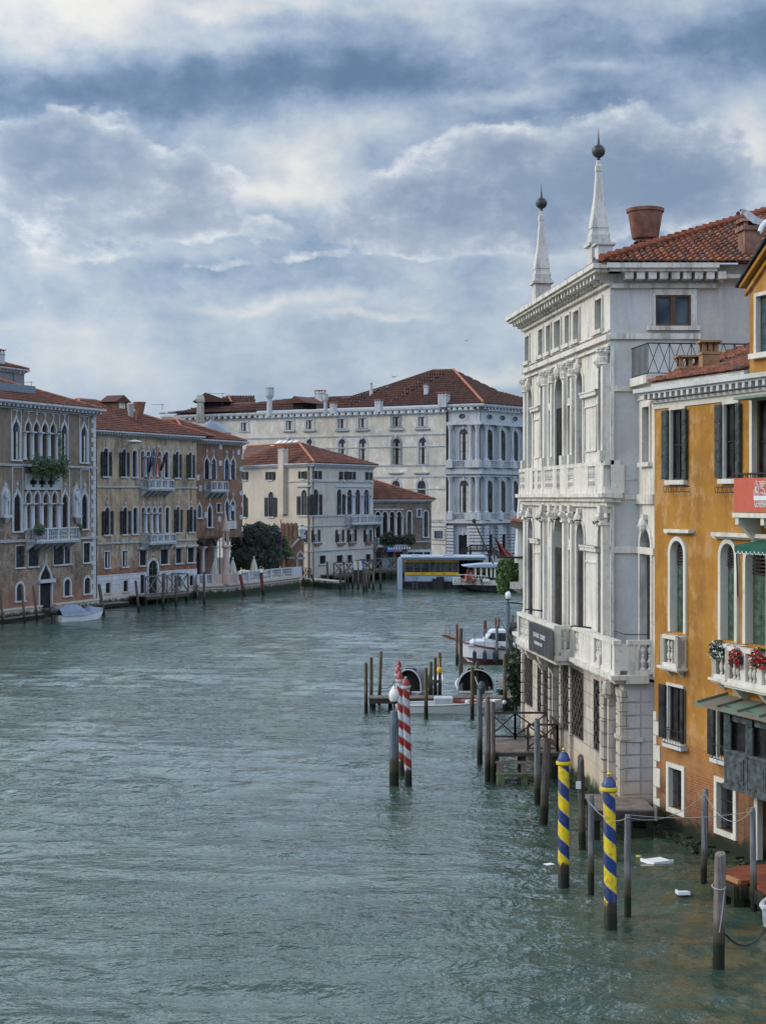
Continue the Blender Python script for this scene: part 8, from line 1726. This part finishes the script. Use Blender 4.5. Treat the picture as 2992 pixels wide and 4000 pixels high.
MB().box(x(1360), Lb, -1.6, 1.6, Z(400), Z(322)).build('glazing', M['glass'], t)
m = MB()
for a, b in ((1120, 384), (1170, 384), (1225, 388), (1270, 392), (1320, 396)): m.tube([(x(a), -1.9, Z(430)), (x(a), -1.9, Z(b - 4))], .05, 5)
m.tube([(x(1100), -1.7, Z(380)), (x(1170), -1.9, Z(380)), (x(1350), -1.95, Z(392))], .05, 5); m.tube([(x(1225), -1.95, Z(410)), (x(1350), -1.95, Z(412))], .04, 5); m.build('hand_rail', cream, t)
MB().box(x(1145), x(1230), -1.6, -1.3, Z(416), Z(400)).build('red_seat', plain('red_seat', (.45, .03, .03), .6), t); MB().box(x(1305), x(1358), -2.0, -1.96, Z(432), Z(414)).build('notice_board', M['paint'], t); MB().box(-.05, .55, -.68, -.62, Z(448), Z(418)).build('bow_plate', M['paint'], t)
text_mesh('1', .55, bf, t, front(.28, -.70, Z(444)), depth=.01)
text_mesh('Actv 6', .55, M['iron'], t, front(x(1183), -2.16, Z(443)), depth=.015)
# passengers : one continuous skinned figure each
def person(parent_loc, label, shirt, hair, h=1.7, seat=True, turn=0, skin=(.36, .21, .15)):
    t = thing('person', label, 'person', parent_loc, turn)
    me = bpy.data.meshes.new('body'); k = h / 1.7
    V = [(0, 0, .92), (0, 0, 1.15), (0, .01, 1.38), (0, 0, 1.50), (0, -.01, 1.62), (-.19, 0, 1.40), (-.25, -.03, 1.14), (-.18, -.2, .98), (.19, 0, 1.40), (.25, -.03, 1.14), (.18, -.2, .98)]
    Rr = [.155, .15, .15, .06, .10, .07, .05, .04, .07, .05, .04]; E = [(0, 1), (1, 2), (2, 3), (3, 4), (2, 5), (5, 6), (6, 7), (2, 8), (8, 9), (9, 10)]
    if seat: L_g = [(-.1, -.02, .88), (-.12, -.45, .9), (-.12, -.48, .48), (.1, -.02, .88), (.12, -.45, .9), (.12, -.48, .48)]
    else: L_g = [(-.1, 0, .85), (-.1, -.02, .48), (-.1, 0, .08), (.1, 0, .85), (.1, -.02, .48), (.1, 0, .08)]
    n = len(V); V += L_g; Rr += [.09, .07, .045, .09, .07, .045]; E += [(0, n), (n, n + 1), (n + 1, n + 2), (0, n + 3), (n + 3, n + 4), (n + 4, n + 5)]
    me.from_pydata([(a * k, b * k, c * k) for a, b, c in V], E, []); o = bpy.data.objects.new('body', me); link(o, t); md = o.modifiers.new('skin', 'SKIN')
    if not me.skin_vertices: me.attributes
    for v, r in zip(me.skin_vertices[0].data if me.skin_vertices else [], Rr): v.radius = (r * k, r * k * .8)
    if me.skin_vertices: me.skin_vertices[0].data[0].use_root = True
    o.modifiers.new('sub', 'SUBSURF').levels = 1; me.materials.append(shirt); o.modifiers['skin'].use_smooth_shade = True
    MB().ball((0, -.01 * k, 1.66 * k), .115 * k, 10, 8, .9, 1, 1.15).ball((0, -.12 * k, 1.64 * k), .02, 5, 4).build('face', plain('skin', skin, .6), t, True)
    MB().ball((0, .03 * k, 1.71 * k), .118 * k, 10, 8, 1, .95, .95).build('hair', hair, t, True); return t
def cl(c): return plain('cloth_%d_%d_%d' % tuple(int(v * 99) for v in c), c, .85, .1)
hb = cl((.03, .02, .015)); rdc = cl((.45, .02, .03))
zf = Z(440) - .55
for v, yy, c, hr, lb in ((1185, -.6, (.42, .03, .03), rdc, 'passenger in red jacket and red cap nearest the bow of the water bus'), (1215, .4, (.5, .5, .5), hb, 'passenger in light top sitting second from the bow'), (1237, -.5, (.45, .02, .04), hb, 'dark haired passenger in red top in the bow, right of the red cap'), (1262, .5, (.03, .05, .16), hb, 'passenger in navy coat in the middle of the open bow'), (1305, -.7, (.02, .03, .09), cl((.4, .38, .35)), 'passenger with pale hair in dark blue behind the notice board'), (1340, -.6, (.02, .02, .025), rdc, 'passenger in black with a red hat near the cabin'), (1378, -.9, (.03, .02, .03), hb, 'rightmost passenger in dark clothes beside the cabin pillar')):
    person((X(v), D - 1.1 + yy * .3, zf + .15), lb, cl(c), hr, seat=False)
# great red flag beyond the ivy
t = thing('red_flag', 'dark red banner hanging from a slanting pole before the grand palace', 'flag', at(*P('d', 1195, 1850), 150)); q = lambda x, y: at(*P('d', x, y), 150) - Vector(t.location)
MB().tube([q(1225, 1870), q(1050, 1478)], .07, 6).ball(q(1050, 1478), .22, 8, 6).tube([q(1240, 1850), q(1190, 1545)], .04, 5).build('pole', M['iron'], t); m = MB(); n = 8
A0 = [(1235, 1620), (1262, 1690), (1280, 1760), (1300, 1812)]; B0 = [(1240, 1622), (1310, 1712), (1370, 1765), (1410, 1800)]
for i in range(3):
    for j in range(4):
        def g_(f, i_): a, b = A0[i_], B0[i_]; v = q(a[0] + (b[0] - a[0]) * f, a[1] + (b[1] - a[1]) * f); v.y += .35 * math.sin(f * 9); return v
        m.face([g_(j / 4, i), g_((j + 1) / 4, i), g_((j + 1) / 4, i + 1), g_(j / 4, i + 1)])
m.build('cloth', plain('dark_red_flag', (.26, .04, .04), .8, .1, var=.4, sc=1.5), t, True)
# ================================================================ gull and distant birds
gw_ = plain('gull_white', (.70, .74, .80), .7, .1, var=.1); gg = plain('gull_wing', (.42, .47, .56), .7, .1, var=.2); gk = M['iron']
D = 44.; c = at(3000, 880, D); t = thing('seagull', 'white seagull with grey wings flying past the brick chimney at the right edge', 'bird', c); s = D / F
def gp(px, py, dd=0): v = at(px, py, D + dd); return v - c
me = bpy.data.meshes.new('body'); bd = MB().tube([gp(2966, 905), gp(2975, 885), gp(2990, 868), gp(3010, 856), gp(3030, 850)], .07, 8, .09).build('body', gw_, t, True)
m = MB(); lead = [(2985, 862), (2950, 842), (2920, 822), (2896, 815), (2886, 820)]; trail = [(2972, 880), (2940, 872), (2915, 852), (2898, 836), (2888, 826)]
for i in range(4): m.face([gp(*lead[i], .1 * i), gp(*lead[i + 1], .1 * (i + 1)), gp(*trail[i + 1], .1 * (i + 1) + .1), gp(*trail[i], .1 * i + .1)]); m.face([gp(*lead[i], .1 * i + .02), gp(*lead[i + 1], .1 * (i + 1) + .02), gp(*trail[i + 1], .1 * (i + 1) + .13), gp(*trail[i], .1 * i + .13)])
m.build('wing', gg, t); MB().prism([(gp(2896, 815).x, gp(0, 815).z), (gp(2885, 821).x, gp(0, 821).z), (gp(2892, 832).x, gp(0, 832).z), (gp(2902, 826).x, gp(0, 826).z)], .36, .42).build('wing_tip', gk, t)
m = MB(); m.face([gp(3010, 850), gp(3045, 810), gp(3060, 815), gp(3025, 865)]); m.build('wing', gg, t); MB().face([gp(2966, 890), gp(2978, 890), gp(2976, 912), gp(2966, 912)]) 
MB().tube([gp(2974, 885), gp(2970, 912)], .05, 6, .02).build('tail', gw_, t)
for px, py, w, lb in ((1823, 1331, 14, 'lone bird flying low in the sky left of the white palace'), (1540, 1473, 22, 'bird gliding over the dark hipped roof of the grand palace'), (1142, 1040, 7, 'tiny bird highest of the distant three, centre left sky'), (1208, 945, 7, 'tiny distant bird at the top of the centre sky'), (1255, 1018, 7, 'tiny distant bird right of the other two')):
    D = 160.; c = at(px, py, D); s = D / F; a = w * s; m = MB(); m.tube([(-a * .25, 0, 0), (a * .25, 0, a * .03)], a * .07, 6, a * .04)
    m.face([(-a * .1, 0, 0), (a * .12, 0, 0), (-a * .5, a * .4, a * .28), (-a * .6, a * .4, a * .22)]); m.face([(-a * .1, 0, 0), (a * .12, 0, 0), (a * .7, -a * .3, a * .35), (a * .5, -a * .3, a * .22)]); tag(m.build('bird', M['iron'], None, loc=c), lb, 'bird')
c = at(*P('e', 603, 835), 50.4); tag(MB().ball((0, 0, 0), .1, 8, 6, 1.3, .8, 1).ball((-.08, 0, .13), .055, 6, 5).tube([(.08, 0, 0), (.22, 0, -.04)], .04, 5, .02).build('pigeon', plain('pigeon_grey', (.14, .14, .17), .7), None, True, loc=c), 'grey pigeon sitting on the cornice corner beside the near obelisk', 'bird')
